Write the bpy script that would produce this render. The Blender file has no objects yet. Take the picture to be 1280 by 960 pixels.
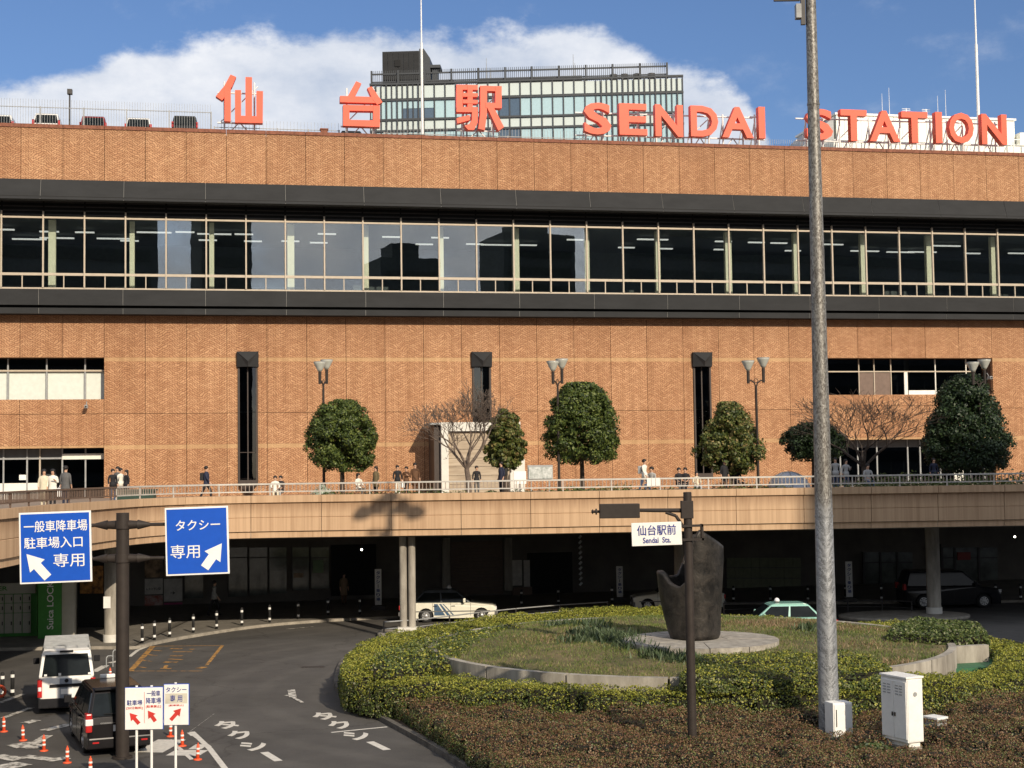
import bpy, bmesh, math, random
import numpy as np
from mathutils import Vector, Matrix
sc = bpy.context.scene
C = sc.collection
random.seed(7); RNG = np.random.default_rng(7)
R_ = math.radians
# ------------------------------------------------------------------ camera
FPX, PITCH, ROLL, CAMH = 1850.0, 0.0567, 0.0137, 7.4
TH = 0.1917                      # yaw of the station facade
_r0 = Vector((1, 0, 0)); _f = Vector((0, math.cos(PITCH), math.sin(PITCH))); _u0 = Vector((0, -math.sin(PITCH), math.cos(PITCH)))
CR = math.cos(ROLL) * _r0 - math.sin(ROLL) * _u0
CU = math.sin(ROLL) * _r0 + math.cos(ROLL) * _u0
cam_data = bpy.data.cameras.new('camera'); cam = bpy.data.objects.new('camera', cam_data); C.objects.link(cam)
cam_data.sensor_width = 36; cam_data.lens = FPX / 1280 * 36; cam_data.clip_start = .3; cam_data.clip_end = 6000
m = Matrix.Identity(4)
for i in range(3):
    m[i][0] = CR[i]; m[i][1] = CU[i]; m[i][2] = -_f[i]
m[2][3] = CAMH
cam.matrix_world = m
sc.camera = cam
# ------------------------------------------------------------------ light
SUN_EL, SUN_AZ = R_(27.3), R_(27.5)       # light travels forward and to the left
sc.view_settings.view_transform = 'Standard'; sc.view_settings.look = 'None'
sc.view_settings.exposure = 0.35; sc.view_settings.gamma = 1
world = bpy.data.worlds.new('World'); sc.world = world; world.use_nodes = True
sd = bpy.data.lights.new('sun', 'SUN'); sd.energy = 3.75; sd.angle = R_(.53); sd.color = (1, .86, .68)
sun = bpy.data.objects.new('sun', sd); C.objects.link(sun)
ldir = Vector((-math.sin(SUN_AZ) * math.cos(SUN_EL), math.cos(SUN_AZ) * math.cos(SUN_EL), -math.sin(SUN_EL)))
sun.rotation_euler = ldir.to_track_quat('-Z', 'Y').to_euler()
def build_world():
    nt = world.node_tree; N = nt.nodes; L = nt.links
    N.clear()
    out = N.new('ShaderNodeOutputWorld'); bg = N.new('ShaderNodeBackground'); bg.inputs[1].default_value = .1
    sky = N.new('ShaderNodeTexSky'); sky.sky_type = 'NISHITA'; sky.sun_disc = False
    sky.sun_elevation = SUN_EL; sky.sun_rotation = math.atan2(-ldir.x, -ldir.y)
    sky.air_density = 1.0; sky.dust_density = 1.4; sky.ozone_density = 2.2
    geo = N.new('ShaderNodeTexCoord'); sep = N.new('ShaderNodeSeparateXYZ'); L.new(geo.outputs['Generated'], sep.inputs[0])
    def math_(op, a, b=None, c=None):
        n = N.new('ShaderNodeMath'); n.operation = op
        for i, v in enumerate((a, b, c)):
            if v is None: continue
            if hasattr(v, 'links') or hasattr(v, 'node'): L.new(v, n.inputs[i])
            else: n.inputs[i].default_value = v
        return n.outputs[0]
    # azimuth (0 straight ahead) and elevation of the looked-at direction
    az = math_('ARCTAN2', sep.outputs[0], sep.outputs[1]); el = math_('ARCSINE', sep.outputs[2])
    comb = N.new('ShaderNodeCombineXYZ'); L.new(az, comb.inputs[0]); L.new(math_('MULTIPLY', el, 1.6), comb.inputs[1])
    noi = N.new('ShaderNodeTexNoise'); noi.inputs['Scale'].default_value = 13; noi.inputs['Detail'].default_value = 9; noi.inputs['Roughness'].default_value = .62
    L.new(comb.outputs[0], noi.inputs['Vector'])
    noi2 = N.new('ShaderNodeTexNoise'); noi2.inputs['Scale'].default_value = 5; noi2.inputs['Detail'].default_value = 7; noi2.inputs['Roughness'].default_value = .6
    L.new(comb.outputs[0], noi2.inputs['Vector'])
    # cloud bank ahead: top edge as a float curve of azimuth; elsewhere unseen broken cloud, its cover raised to add fill light
    rr = N.new('ShaderNodeMapRange'); L.new(az, rr.inputs[0]); rr.inputs[1].default_value = -.5; rr.inputs[2].default_value = .5
    ramp = N.new('ShaderNodeFloatCurve'); L.new(rr.outputs[0], ramp.inputs['Value'])
    cv = ramp.mapping.curves[0]
    pts = []
    for px, py in ((-250, 190), (-60, 150), (0, 108), (60, 88), (130, 62), (250, 44), (400, 36), (520, 38), (600, 34), (690, 28), (745, 32), (800, 60), (870, 84), (915, 104), (950, 150), (985, 230), (1100, 330), (1400, 330)):
        a = (px - 640) / FPX; b = (480 - py) / FPX
        d = (_f + CR * a + CU * b).normalized()
        pts.append((min(1, max(0, math.atan2(d.x, d.y) + .5)), max(0, math.asin(d.z) * 2.5)))
    cv.points[0].location = (0, .3); cv.points[1].location = (1, .1)
    for p in pts: cv.points.new(*p)
    ramp.mapping.update()
    top = math_('DIVIDE', ramp.outputs[0], 2.5)
    d = math_('SUBTRACT', top, el)
    d = math_('ADD', d, math_('MULTIPLY', math_('SUBTRACT', noi.outputs[0], .5), .06))
    mask = N.new('ShaderNodeMapRange'); mask.interpolation_type = 'SMOOTHSTEP'; L.new(d, mask.inputs[0]); mask.inputs[1].default_value = -.002; mask.inputs[2].default_value = .013
    # only the sector ahead uses the bank
    ahead = N.new('ShaderNodeMapRange'); ahead.interpolation_type = 'SMOOTHSTEP'; L.new(math_('ABSOLUTE', az), ahead.inputs[0]); ahead.inputs[1].default_value = .55; ahead.inputs[2].default_value = .75
    broken = N.new('ShaderNodeMapRange'); broken.interpolation_type = 'SMOOTHSTEP'; L.new(noi2.outputs[0], broken.inputs[0]); broken.inputs[1].default_value = .36; broken.inputs[2].default_value = .54
    wisp = N.new('ShaderNodeMapRange'); wisp.interpolation_type = 'SMOOTHSTEP'
    L.new(math_('ADD', math_('MULTIPLY', math_('SUBTRACT', 0.22, math_('ABSOLUTE', math_('SUBTRACT', el, .255))), 1.0), math_('MULTIPLY', noi.outputs[0], 1.0)), wisp.inputs[0]); wisp.inputs[1].default_value = .72; wisp.inputs[2].default_value = 1.05; wisp.inputs[4].default_value = .55
    mk = math_('MAXIMUM', mask.outputs[0], math_('MULTIPLY', wisp.outputs[0], .5))
    mx = N.new('ShaderNodeMix'); mx.data_type = 'FLOAT'; L.new(ahead.outputs[0], mx.inputs[0]); L.new(mk, mx.inputs[2]); L.new(broken.outputs[0], mx.inputs[3])
    hz = N.new('ShaderNodeMapRange'); L.new(el, hz.inputs[0]); hz.inputs[1].default_value = -.01; hz.inputs[2].default_value = .03
    fac = math_('MULTIPLY', mx.outputs[0], hz.outputs[0])
    cr = N.new('ShaderNodeValToRGB'); L.new(math_('ADD', math_('MULTIPLY', noi2.outputs[0], .6), math_('MULTIPLY', noi.outputs[0], .4)), cr.inputs[0])
    cr.color_ramp.elements[0].position = .38; cr.color_ramp.elements[0].color = (4.1, 4.7, 5.8, 1)
    cr.color_ramp.elements[1].position = .60; cr.color_ramp.elements[1].color = (7.4, 7.5, 7.8, 1)
    tint = N.new('ShaderNodeMix'); tint.data_type = 'RGBA'; tint.blend_type = 'MULTIPLY'; tint.inputs[0].default_value = 1
    L.new(sky.outputs[0], tint.inputs[6]); tint.inputs[7].default_value = SKY_TINT
    cm = N.new('ShaderNodeMix'); cm.data_type = 'RGBA'; L.new(fac, cm.inputs[0]); L.new(tint.outputs[2], cm.inputs[6]); L.new(cr.outputs[0], cm.inputs[7])
    L.new(cm.outputs[2], bg.inputs[0]); L.new(bg.outputs[0], out.inputs[0])
SKY_TINT = (.58, .68, .87, 1)
build_world()
# ------------------------------------------------------------------ survey helpers (photo pixel at 1280x960 -> a point on a real plane)
CAM = Vector((0, 0, CAMH))
def ray(px, py):
    return _f + CR * ((px - 640) / FPX) + CU * ((480 - py) / FPX)
def G(px, py, z=0.0):
    d = ray(px, py); return CAM + d * ((z - CAMH) / d.z)
def DY(px, py, Y):
    d = ray(px, py); return CAM + d * (Y / d.y)
FT = Vector((math.cos(TH), math.sin(TH), 0)); FN = Vector((math.sin(TH), -math.cos(TH), 0)); FO = Vector((0, 95, 0))
def FP(px, py, d=0.0):               # facade plane moved d metres towards the plaza -> (s, z)
    r = ray(px, py); o = FO + FN * d
    t = (o - CAM).dot(FN) / r.dot(FN); p = CAM + r * t
    return (p - FO).dot(FT), p.z
# ------------------------------------------------------------------ materials
def nodes_of(name):
    mt = bpy.data.materials.new(name); mt.use_nodes = True
    nt = mt.node_tree; return mt, nt, nt.nodes, nt.links, nt.nodes['Principled BSDF']
def mat(name, col, rough=.6, metal=0.0, var=.12, scale=4.0, col2=None, bump=0.0, bscale=30.0, emit=0.0, spec=.4, coat=0.0, detail=6, stretch=(1, 1, 1), thr=(.35, .65), alpha=None):
    mt, nt, N, L, P = nodes_of(name)
    P.inputs['Roughness'].default_value = rough; P.inputs['Metallic'].default_value = metal
    P.inputs['Specular IOR Level'].default_value = spec; P.inputs['Coat Weight'].default_value = coat
    tc = N.new('ShaderNodeTexCoord'); mp = N.new('ShaderNodeMapping'); mp.inputs['Scale'].default_value = stretch
    L.new(tc.outputs['Object'], mp.inputs[0])
    noi = N.new('ShaderNodeTexNoise'); noi.inputs['Scale'].default_value = scale; noi.inputs['Detail'].default_value = detail; noi.inputs['Roughness'].default_value = .65
    L.new(mp.outputs[0], noi.inputs['Vector'])
    cr = N.new('ShaderNodeValToRGB'); L.new(noi.outputs[0], cr.inputs[0])
    c2 = col2 or tuple(max(0, c * (1 + var)) for c in col); c1 = col if col2 else tuple(max(0, c * (1 - var)) for c in col)
    cr.color_ramp.elements[0].position = thr[0]; cr.color_ramp.elements[0].color = (*c1, 1)
    cr.color_ramp.elements[1].position = thr[1]; cr.color_ramp.elements[1].color = (*c2, 1)
    L.new(cr.outputs[0], P.inputs['Base Color'])
    if bump:
        n2 = N.new('ShaderNodeTexNoise'); n2.inputs['Scale'].default_value = bscale; n2.inputs['Detail'].default_value = 5
        L.new(mp.outputs[0], n2.inputs['Vector'])
        b = N.new('ShaderNodeBump'); b.inputs['Strength'].default_value = bump; b.inputs['Distance'].default_value = .02
        L.new(n2.outputs[0], b.inputs['Height']); L.new(b.outputs[0], P.inputs['Normal'])
    if emit:
        P.inputs['Emission Color'].default_value = (*col, 1); P.inputs['Emission Strength'].default_value = emit
    return mt
def leaf_mat(name, stops, rough=.5, trans=.25, patch=0.6, pscale=.9):
    """leaf colours: random per leaf, plus a slow patchiness over the plant"""
    mt, nt, N, L, P = nodes_of(name)
    P.inputs['Roughness'].default_value = rough; P.inputs['Specular IOR Level'].default_value = .35
    g = N.new('ShaderNodeNewGeometry'); tc = N.new('ShaderNodeTexCoord')
    noi = N.new('ShaderNodeTexNoise'); noi.inputs['Scale'].default_value = pscale; noi.inputs['Detail'].default_value = 4; L.new(tc.outputs['Object'], noi.inputs['Vector'])
    a = N.new('ShaderNodeMath'); a.operation = 'MULTIPLY_ADD'; L.new(noi.outputs[0], a.inputs[0]); a.inputs[1].default_value = patch * 2; a.inputs[2].default_value = -patch
    b = N.new('ShaderNodeMath'); b.operation = 'ADD'; b.use_clamp = True; L.new(g.outputs['Random Per Island'], b.inputs[0]); L.new(a.outputs[0], b.inputs[1])
    cr = N.new('ShaderNodeValToRGB'); L.new(b.outputs[0], cr.inputs[0])
    el = cr.color_ramp.elements
    el[0].position = stops[0][0]; el[0].color = (*stops[0][1], 1); el[1].position = stops[-1][0]; el[1].color = (*stops[-1][1], 1)
    for p, c in stops[1:-1]:
        e = el.new(p); e.color = (*c, 1)
    L.new(cr.outputs[0], P.inputs['Base Color'])
    if trans:
        out = N['Material Output']; tr = N.new('ShaderNodeBsdfTranslucent'); L.new(cr.outputs[0], tr.inputs[0])
        mx = N.new('ShaderNodeMixShader'); mx.inputs[0].default_value = trans
        L.new(P.outputs[0], mx.inputs[1]); L.new(tr.outputs[0], mx.inputs[2]); L.new(mx.outputs[0], out.inputs[0])
    return mt
def glass_mat(name, tint, ior=1.52, through=.7, rough=.0, boost=1.0, wav=0.0):
    """thin pane: fresnel mirror over a tinted see-through"""
    mt, nt, N, L, P = nodes_of(name); N.remove(P); out = N['Material Output']
    tr = N.new('ShaderNodeBsdfTransparent'); tr.inputs[0].default_value = tuple(c * through for c in tint) + (1,)
    gl = N.new('ShaderNodeBsdfGlossy'); gl.inputs['Roughness'].default_value = rough; gl.inputs[0].default_value = (1, 1, 1, 1)
    fr = N.new('ShaderNodeFresnel'); fr.inputs[0].default_value = ior
    ml = N.new('ShaderNodeMath'); ml.operation = 'MULTIPLY'; ml.use_clamp = True; L.new(fr.outputs[0], ml.inputs[0]); ml.inputs[1].default_value = boost
    if wav:
        tc = N.new('ShaderNodeTexCoord'); n2 = N.new('ShaderNodeTexNoise'); n2.inputs['Scale'].default_value = .9; n2.inputs['Detail'].default_value = 1
        L.new(tc.outputs['Object'], n2.inputs['Vector']); b = N.new('ShaderNodeBump'); b.inputs['Strength'].default_value = wav; b.inputs['Distance'].default_value = .02
        L.new(n2.outputs[0], b.inputs['Height']); L.new(b.outputs[0], gl.inputs['Normal'])
    mx = N.new('ShaderNodeMixShader'); L.new(ml.outputs[0], mx.inputs[0]); L.new(tr.outputs[0], mx.inputs[1]); L.new(gl.outputs[0], mx.inputs[2]); L.new(mx.outputs[0], out.inputs[0])
    return mt
def brick_mat(name, warm=0.0):
    """herringbone relief tile: small bricks laid on a zig-zag, with two sandy courses"""
    mt, nt, N, L, P = nodes_of(name)
    P.inputs['Roughness'].default_value = .8; P.inputs['Specular IOR Level'].default_value = .25
    tc = N.new('ShaderNodeTexCoord'); sp = N.new('ShaderNodeSeparateXYZ'); L.new(tc.outputs['Object'], sp.inputs[0])
    def mth(op, a, b=None, c=None):
        n = N.new('ShaderNodeMath'); n.operation = op
        for i, v in enumerate((a, b, c)):
            if v is None: continue
            if isinstance(v, (int, float)): n.inputs[i].default_value = v
            else: L.new(v, n.inputs[i])
        return n.outputs[0]
    x, z = sp.outputs[0], sp.outputs[2]
    wob = N.new('ShaderNodeTexNoise'); wob.inputs['Scale'].default_value = 1.1; wob.inputs['Detail'].default_value = 2; L.new(tc.outputs['Object'], wob.inputs['Vector'])
    zig = mth('PINGPONG', mth('ADD', x, mth('MULTIPLY', wob.outputs[0], .9)), .62)
    cmb = N.new('ShaderNodeCombineXYZ'); L.new(x, cmb.inputs[0]); L.new(mth('MULTIPLY_ADD', zig, .62, z), cmb.inputs[1])
    br = N.new('ShaderNodeTexBrick'); L.new(cmb.outputs[0], br.inputs['Vector'])
    br.inputs['Scale'].default_value = 1; br.inputs['Brick Width'].default_value = .30; br.inputs['Row Height'].default_value = .135; br.inputs['Mortar Size'].default_value = .018
    br.inputs['Mortar Smooth'].default_value = .6; br.inputs['Bias'].default_value = .0
    br.inputs['Color1'].default_value = (.43, .232, .124, 1); br.inputs['Color2'].default_value = (.55, .318, .176, 1); br.inputs['Mortar'].default_value = (.26, .13, .072, 1)
    # patches of redder and sandier tile
    pn = N.new('ShaderNodeTexNoise'); pn.inputs['Scale'].default_value = 1.6; pn.inputs['Detail'].default_value = 5; pn.inputs['Roughness'].default_value = .7; L.new(tc.outputs['Object'], pn.inputs['Vector'])
    pr = N.new('ShaderNodeValToRGB'); L.new(pn.outputs[0], pr.inputs[0])
    pr.color_ramp.elements[0].position = .3; pr.color_ramp.elements[0].color = (.90, .84, .80, 1); pr.color_ramp.elements[1].position = .68; pr.color_ramp.elements[1].color = (1.06, 1.08, 1.07, 1)
    m1 = N.new('ShaderNodeMix'); m1.data_type = 'RGBA'; m1.blend_type = 'MULTIPLY'; m1.inputs[0].default_value = 1; L.new(br.outputs[0], m1.inputs[6]); L.new(pr.outputs[0], m1.inputs[7])
    # sandy courses
    b1 = mth('LESS_THAN', mth('ABSOLUTE', mth('SUBTRACT', z, BAND_Z[0])), .12); b2 = mth('LESS_THAN', mth('ABSOLUTE', mth('SUBTRACT', z, BAND_Z[1])), .13)
    bb = mth('MULTIPLY', mth('ADD', b1, b2), .62)
    m2 = N.new('ShaderNodeMix'); m2.data_type = 'RGBA'; L.new(bb, m2.inputs[0]); L.new(m1.outputs[2], m2.inputs[6]); m2.inputs[7].default_value = (.53, .355, .185, 1)
    # rain streaks
    st = N.new('ShaderNodeMapping'); st.inputs['Scale'].default_value = (2.2, 1, .12); L.new(tc.outputs['Object'], st.inputs[0])
    sn = N.new('ShaderNodeTexNoise'); sn.inputs['Scale'].default_value = 1.4; sn.inputs['Detail'].default_value = 6; L.new(st.outputs[0], sn.inputs['Vector'])
    sr = N.new('ShaderNodeValToRGB'); L.new(sn.outputs[0], sr.inputs[0]); sr.color_ramp.elements[0].position = .35; sr.color_ramp.elements[0].color = (.86, .84, .82, 1); sr.color_ramp.elements[1].position = .6; sr.color_ramp.elements[1].color = (1, 1, 1, 1)
    m3 = N.new('ShaderNodeMix'); m3.data_type = 'RGBA'; m3.blend_type = 'MULTIPLY'; m3.inputs[0].default_value = 1; L.new(m2.outputs[2], m3.inputs[6]); L.new(sr.outputs[0], m3.inputs[7])
    oi = N.new('ShaderNodeObjectInfo'); orr = N.new('ShaderNodeValToRGB'); L.new(oi.outputs['Random'], orr.inputs[0]); orr.color_ramp.elements[0].color = (.90, .87, .85, 1); orr.color_ramp.elements[1].color = (1.05, 1.06, 1.06, 1)
    m4 = N.new('ShaderNodeMix'); m4.data_type = 'RGBA'; m4.blend_type = 'MULTIPLY'; m4.inputs[0].default_value = 1; L.new(m3.outputs[2], m4.inputs[6]); L.new(orr.outputs[0], m4.inputs[7])
    # soot washed down from the ledges
    sg = N.new('ShaderNodeMapRange'); L.new(z, sg.inputs[0]); sg.inputs[1].default_value = BAND_Z[0] + .2; sg.inputs[2].default_value = BAND_Z[0] + 2.6
    s1 = mth('MULTIPLY', sg.outputs[0], mth('LESS_THAN', z, BAND_Z[0] + 3.2)); tg = N.new('ShaderNodeMapRange'); L.new(z, tg.inputs[0]); tg.inputs[1].default_value = TOPZ - 1.4; tg.inputs[2].default_value = TOPZ
    s2 = mth('MULTIPLY', mth('ADD', s1, tg.outputs[0]), mth('MULTIPLY', sn.outputs[0], .55))
    m5 = N.new('ShaderNodeMix'); m5.data_type = 'RGBA'; L.new(s2, m5.inputs[0]); L.new(m4.outputs[2], m5.inputs[6]); m5.inputs[7].default_value = (.22, .115, .07, 1)
    L.new(m5.outputs[2], P.inputs['Base Color'])
    # relief: bricks stand out unevenly
    vo = N.new('ShaderNodeTexVoronoi'); vo.inputs['Scale'].default_value = 5.5; L.new(cmb.outputs[0], vo.inputs['Vector'])
    hs = mth('MULTIPLY', mth('ADD', mth('SUBTRACT', 1.0, br.outputs['Fac']), mth('MULTIPLY', vo.outputs['Distance'], .9)), mth('SUBTRACT', 1.0, mth('MULTIPLY', bb, 1.2)))
    bp = N.new('ShaderNodeBump'); bp.inputs['Strength'].default_value = .7; bp.inputs['Distance'].default_value = .035; L.new(hs, bp.inputs['Height']); L.new(bp.outputs[0], P.inputs['Normal'])
    return mt
TOPZ = FP(640, 172.5)[1]
BAND_Z = (FP(640, 449.5)[1], FP(640, 554)[1])
M = {}
M['brick'] = brick_mat('herringbone_brick')
M['coping'] = mat('brown_coping', (.22, .085, .05), .8, var=.3, scale=6, bump=.5)
M['joint'] = mat('dark_joint', (.13, .07, .045), .9)
M['fascia'] = mat('charcoal_metal', (.030, .031, .032), .8, var=.12, scale=.5, stretch=(1, 1, 3), spec=.2)
M['fascia_seam'] = mat('seam_metal', (.2, .2, .19), .5)
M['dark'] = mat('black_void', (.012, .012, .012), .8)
M['mull'] = mat('champagne_frame', (.47, .40, .31), .45, var=.06)
M['mullw'] = mat('white_frame', (.78, .76, .68), .5, var=.05)
M['cream'] = mat('cream_column', (.80, .76, .60), .6, var=.04)
M['glass'] = glass_mat('window_glass', (.95, .99, .98), through=1.0, boost=3.4, wav=.03)
M['dglass'] = glass_mat('dark_glass', (.5, .55, .6), through=.35, boost=1.6, wav=.03)
M['brglass'] = glass_mat('bronze_glass', (.5, .36, .28), through=.22, boost=1.6)
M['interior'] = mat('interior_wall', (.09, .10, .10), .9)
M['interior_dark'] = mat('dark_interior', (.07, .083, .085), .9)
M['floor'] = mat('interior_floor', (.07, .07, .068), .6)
M['brframe'] = mat('bronze_frame', (.045, .032, .026), .5)
M['tube'] = mat('lit_tube', (1, .97, .9), .5, emit=.55)
M['dlight'] = mat('lit_downlight', (1, .93, .75), .5, emit=9)
M['letter'] = mat('orange_red_enamel', (.82, .115, .055), .5, var=.05, scale=1.2, spec=.4)
M['steelw'] = mat('white_painted_steel', (.78, .78, .76), .5, var=.1)
M['steelg'] = mat('grey_painted_steel', (.30, .31, .31), .5, var=.15)
M['steeld'] = mat('dark_steel', (.045, .042, .04), .5, var=.2)
M['brown'] = mat('dark_brown_paint', (.034, .027, .023), .6, var=.15, spec=.25)
M['white'] = mat('white_paint', (.80, .79, .75), .45, var=.05)
M['black'] = mat('black_rubber', (.018, .018, .018), .75)
M['red'] = mat('red_lens', (.45, .02, .02), .25)
M['amber'] = mat('amber_lens', (.7, .3, .04), .25)
M['chrome'] = mat('chrome', (.7, .7, .7), .18, metal=1)
M['soil'] = mat('dry_soil', (.10, .07, .045), .95, var=.35, scale=3, bump=.8)
# ------------------------------------------------------------------ mesh helpers
class MB:
    def __init__(s): s.v = []; s.f = []; s.m = []; s.mi = 0; s.smooth = []
    def add(s, verts, faces, smooth=False):
        o = len(s.v); s.v += [tuple(v) for v in verts]
        for f in faces: s.f.append(tuple(i + o for i in f)); s.m.append(s.mi); s.smooth.append(smooth)
        return s
    def box(s, x0, x1, y0, y1, z0, z1):
        return s.add([(x0, y0, z0), (x1, y0, z0), (x1, y1, z0), (x0, y1, z0), (x0, y0, z1), (x1, y0, z1), (x1, y1, z1), (x0, y1, z1)],
                     [(0, 3, 2, 1), (4, 5, 6, 7), (0, 1, 5, 4), (1, 2, 6, 5), (2, 3, 7, 6), (3, 0, 4, 7)])
    def tube(s, p0, p1, r0, r1=None, n=10, cap=True, smooth=True):
        p0 = Vector(p0); p1 = Vector(p1); r1 = r0 if r1 is None else r1
        d = (p1 - p0); 
        if d.length < 1e-6: return s
        d.normalize(); a = d.orthogonal().normalized(); b = d.cross(a)
        vs = []
        for p, r in ((p0, r0), (p1, r1)):
            for i in range(n):
                t = 2 * math.pi * i / n; vs.append(p + a * (r * math.cos(t)) + b * (r * math.sin(t)))
        fs = [(i, (i + 1) % n, n + (i + 1) % n, n + i) for i in range(n)]
        s.add(vs, fs, smooth)
        if cap:
            s.add(vs[:n], [tuple(range(n))[::-1]]); s.add(vs[n:], [tuple(range(n))])
        return s
    def path(s, pts, r, n=8):
        for i in range(len(pts) - 1):
            ra = r[i] if isinstance(r, (list, tuple)) else r; rb = r[i + 1] if isinstance(r, (list, tuple)) else r
            s.tube(pts[i], pts[i + 1], ra, rb, n)
        return s
    def lathe(s, prof, c=(0, 0, 0), n=16, sx=1, sy=1, smooth=True):
        vs = []; k = len(prof)
        for (r, z) in prof:
            for i in range(n):
                t = 2 * math.pi * i / n; vs.append((c[0] + r * math.cos(t) * sx, c[1] + r * math.sin(t) * sy, c[2] + z))
        fs = [(j * n + i, j * n + (i + 1) % n, (j + 1) * n + (i + 1) % n, (j + 1) * n + i) for j in range(k - 1) for i in range(n)]
        fs2 = [tuple(range(n))[::-1], tuple((k - 1) * n + i for i in range(n))]
        s.add(vs, fs, smooth); o = len(s.v) - len(vs)
        for f in fs2: s.f.append(tuple(i + o for i in f)); s.m.append(s.mi); s.smooth.append(False)
        return s
    def prism(s, poly, y0, y1, plane='xz'):
        """poly: outline in (x,z) (or (x,y) for plane 'xy', heights then), extruded"""
        n = len(poly)
        if plane == 'xz': vs = [(x, y0, z) for x, z in poly] + [(x, y1, z) for x, z in poly]
        else: vs = [(x, y, y0) for x, y in poly] + [(x, y, y1) for x, y in poly]
        return s.add(vs, [tuple(range(n)), tuple(range(2 * n - 1, n - 1, -1))] + [(i, n + i, n + (i + 1) % n, (i + 1) % n) for i in range(n)])
    def quad(s, a, b, c, d, th=.012):
        """thin slab on the quad abcd, pushed out along its normal"""
        a, b, c, d = map(Vector, (a, b, c, d)); nrm = (c - a).cross(d - b).normalized() * th
        vs = [a, b, c, d, a + nrm, b + nrm, c + nrm, d + nrm]
        return s.add(vs, [(3, 2, 1, 0), (4, 5, 6, 7), (0, 1, 5, 4), (1, 2, 6, 5), (2, 3, 7, 6), (3, 0, 4, 7)])
    def ball(s, c, r, n=10, sz=1):
        k = n // 2; return s.lathe([(max(.001, r * math.sin(math.pi * j / k)), -r * sz * math.cos(math.pi * j / k)) for j in range(k + 1)], c, n)
    def mesh(s, name, mats):
        me = bpy.data.meshes.new(name); me.from_pydata(s.v, [], s.f)
        for mt in (mats if isinstance(mats, (list, tuple)) else [mats]): me.materials.append(mt)
        me.polygons.foreach_set('material_index', s.m); me.polygons.foreach_set('use_smooth', s.smooth); me.update(); return me
    def build(s, name, mats, parent=None, fix=True, bevel=0, loc=None):
        me = s.mesh(name, mats)
        if fix or bevel:
            bm = bmesh.new(); bm.from_mesh(me)
            bmesh.ops.recalc_face_normals(bm, faces=bm.faces)
            if bevel:
                bmesh.ops.remove_doubles(bm, verts=bm.verts, dist=.0005)
                es = [e for e in bm.edges if len(e.link_faces) == 2 and e.calc_face_angle(0) > .5]
                bmesh.ops.bevel(bm, geom=es, offset=bevel, segments=2, profile=.6, affect='EDGES', clamp_overlap=True)
            bm.to_mesh(me); bm.free()
        o = bpy.data.objects.new(name, me); C.objects.link(o)
        if parent: o.parent = parent
        if loc is not None: o.location = loc
        return o
def tag(o, label=None, cat=None, group=None, kind=None):
    if label: o['label'] = label
    if cat: o['category'] = cat
    if group: o['group'] = group
    if kind: o['kind'] = kind
    return o
def thing(name, label, cat, loc=(0, 0, 0), rz=0, group=None):
    o = bpy.data.objects.new(name, None); C.objects.link(o); o.empty_display_size = .3
    o.location = loc; o.rotation_euler = (0, 0, rz); return tag(o, label, cat, group)
def obj(name, mb, mats, parent=None, **k): return mb.build(name, mats, parent, **k)
def struct(name, mb, mats, parent=None):
    o = mb.build(name, mats, parent)
    if not parent: o['kind'] = 'structure'
    return o
def dup(root, loc=None, rz=None, label=None, group=None, mats=None):
    def cp(o, par):
        c = o.copy(); C.objects.link(c); c.parent = par
        if mats and o.type == 'MESH' and any(s in mats for s in o.data.materials[:]):
            c.data = o.data.copy()
            for i, s in enumerate(o.data.materials[:]):
                if s in mats: c.data.materials[i] = mats[s]
        for ch in [x for x in o.children]: cp(ch, c)
        return c
    r = cp(root, None)
    if loc is not None: r.location = loc
    if rz is not None: r.rotation_euler = (0, 0, rz)
    if label: r['label'] = label
    if group: r['group'] = group
    return r
def text_mesh(body, name='lettering', extrude=.02, offset=0.0, res=3):
    """a word as a flat or solid mesh, x right, z up, standing on z=0, lower left at the origin, facing -y"""
    c = bpy.data.curves.new(name, 'FONT'); c.body = body; c.extrude = extrude; c.offset = offset; c.resolution_u = res; c.size = 1
    o = bpy.data.objects.new(name, c); C.objects.link(o)
    dg = bpy.context.evaluated_depsgraph_get(); me = bpy.data.meshes.new_from_object(o.evaluated_get(dg))
    bpy.data.objects.remove(o); bpy.data.curves.remove(c); me.name = name
    n = len(me.vertices); co = np.empty(n * 3); me.vertices.foreach_get('co', co); co = co.reshape(-1, 3)
    co = np.stack([co[:, 0], -co[:, 2], co[:, 1]], 1)
    co[:, 0] -= co[:, 0].min(); co[:, 2] -= co[:, 2].min()
    me.vertices.foreach_set('co', co.ravel()); me.update(); return me, co
def text_obj(body, name, mt, parent, x0, x1, z0, z1, y=0, th=.01, offset=0.0, vertical=False, rot=0):
    """lettering scaled into the box x0..x1, z0..z1 on the plane y of its parent, standing th proud towards -y"""
    me, co = text_mesh(body, name, .5, offset)
    if rot: a = co.copy(); co[:, 0] = -a[:, 2]; co[:, 2] = a[:, 0]; co[:, 0] -= co[:, 0].min(); co[:, 2] -= co[:, 2].min()
    w = co[:, 0].max(); h = co[:, 2].max()
    co[:, 0] = x0 + co[:, 0] / w * (x1 - x0); co[:, 2] = z0 + co[:, 2] / h * (z1 - z0)
    co[:, 1] = y - th * (.5 - co[:, 1] / 1.0) if False else y - th / 2 + co[:, 1] * th
    me.vertices.foreach_set('co', co.ravel()); me.update(); me.materials.clear(); me.materials.append(mt)
    o = bpy.data.objects.new(name, me); C.objects.link(o); o.parent = parent
    return o
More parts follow.
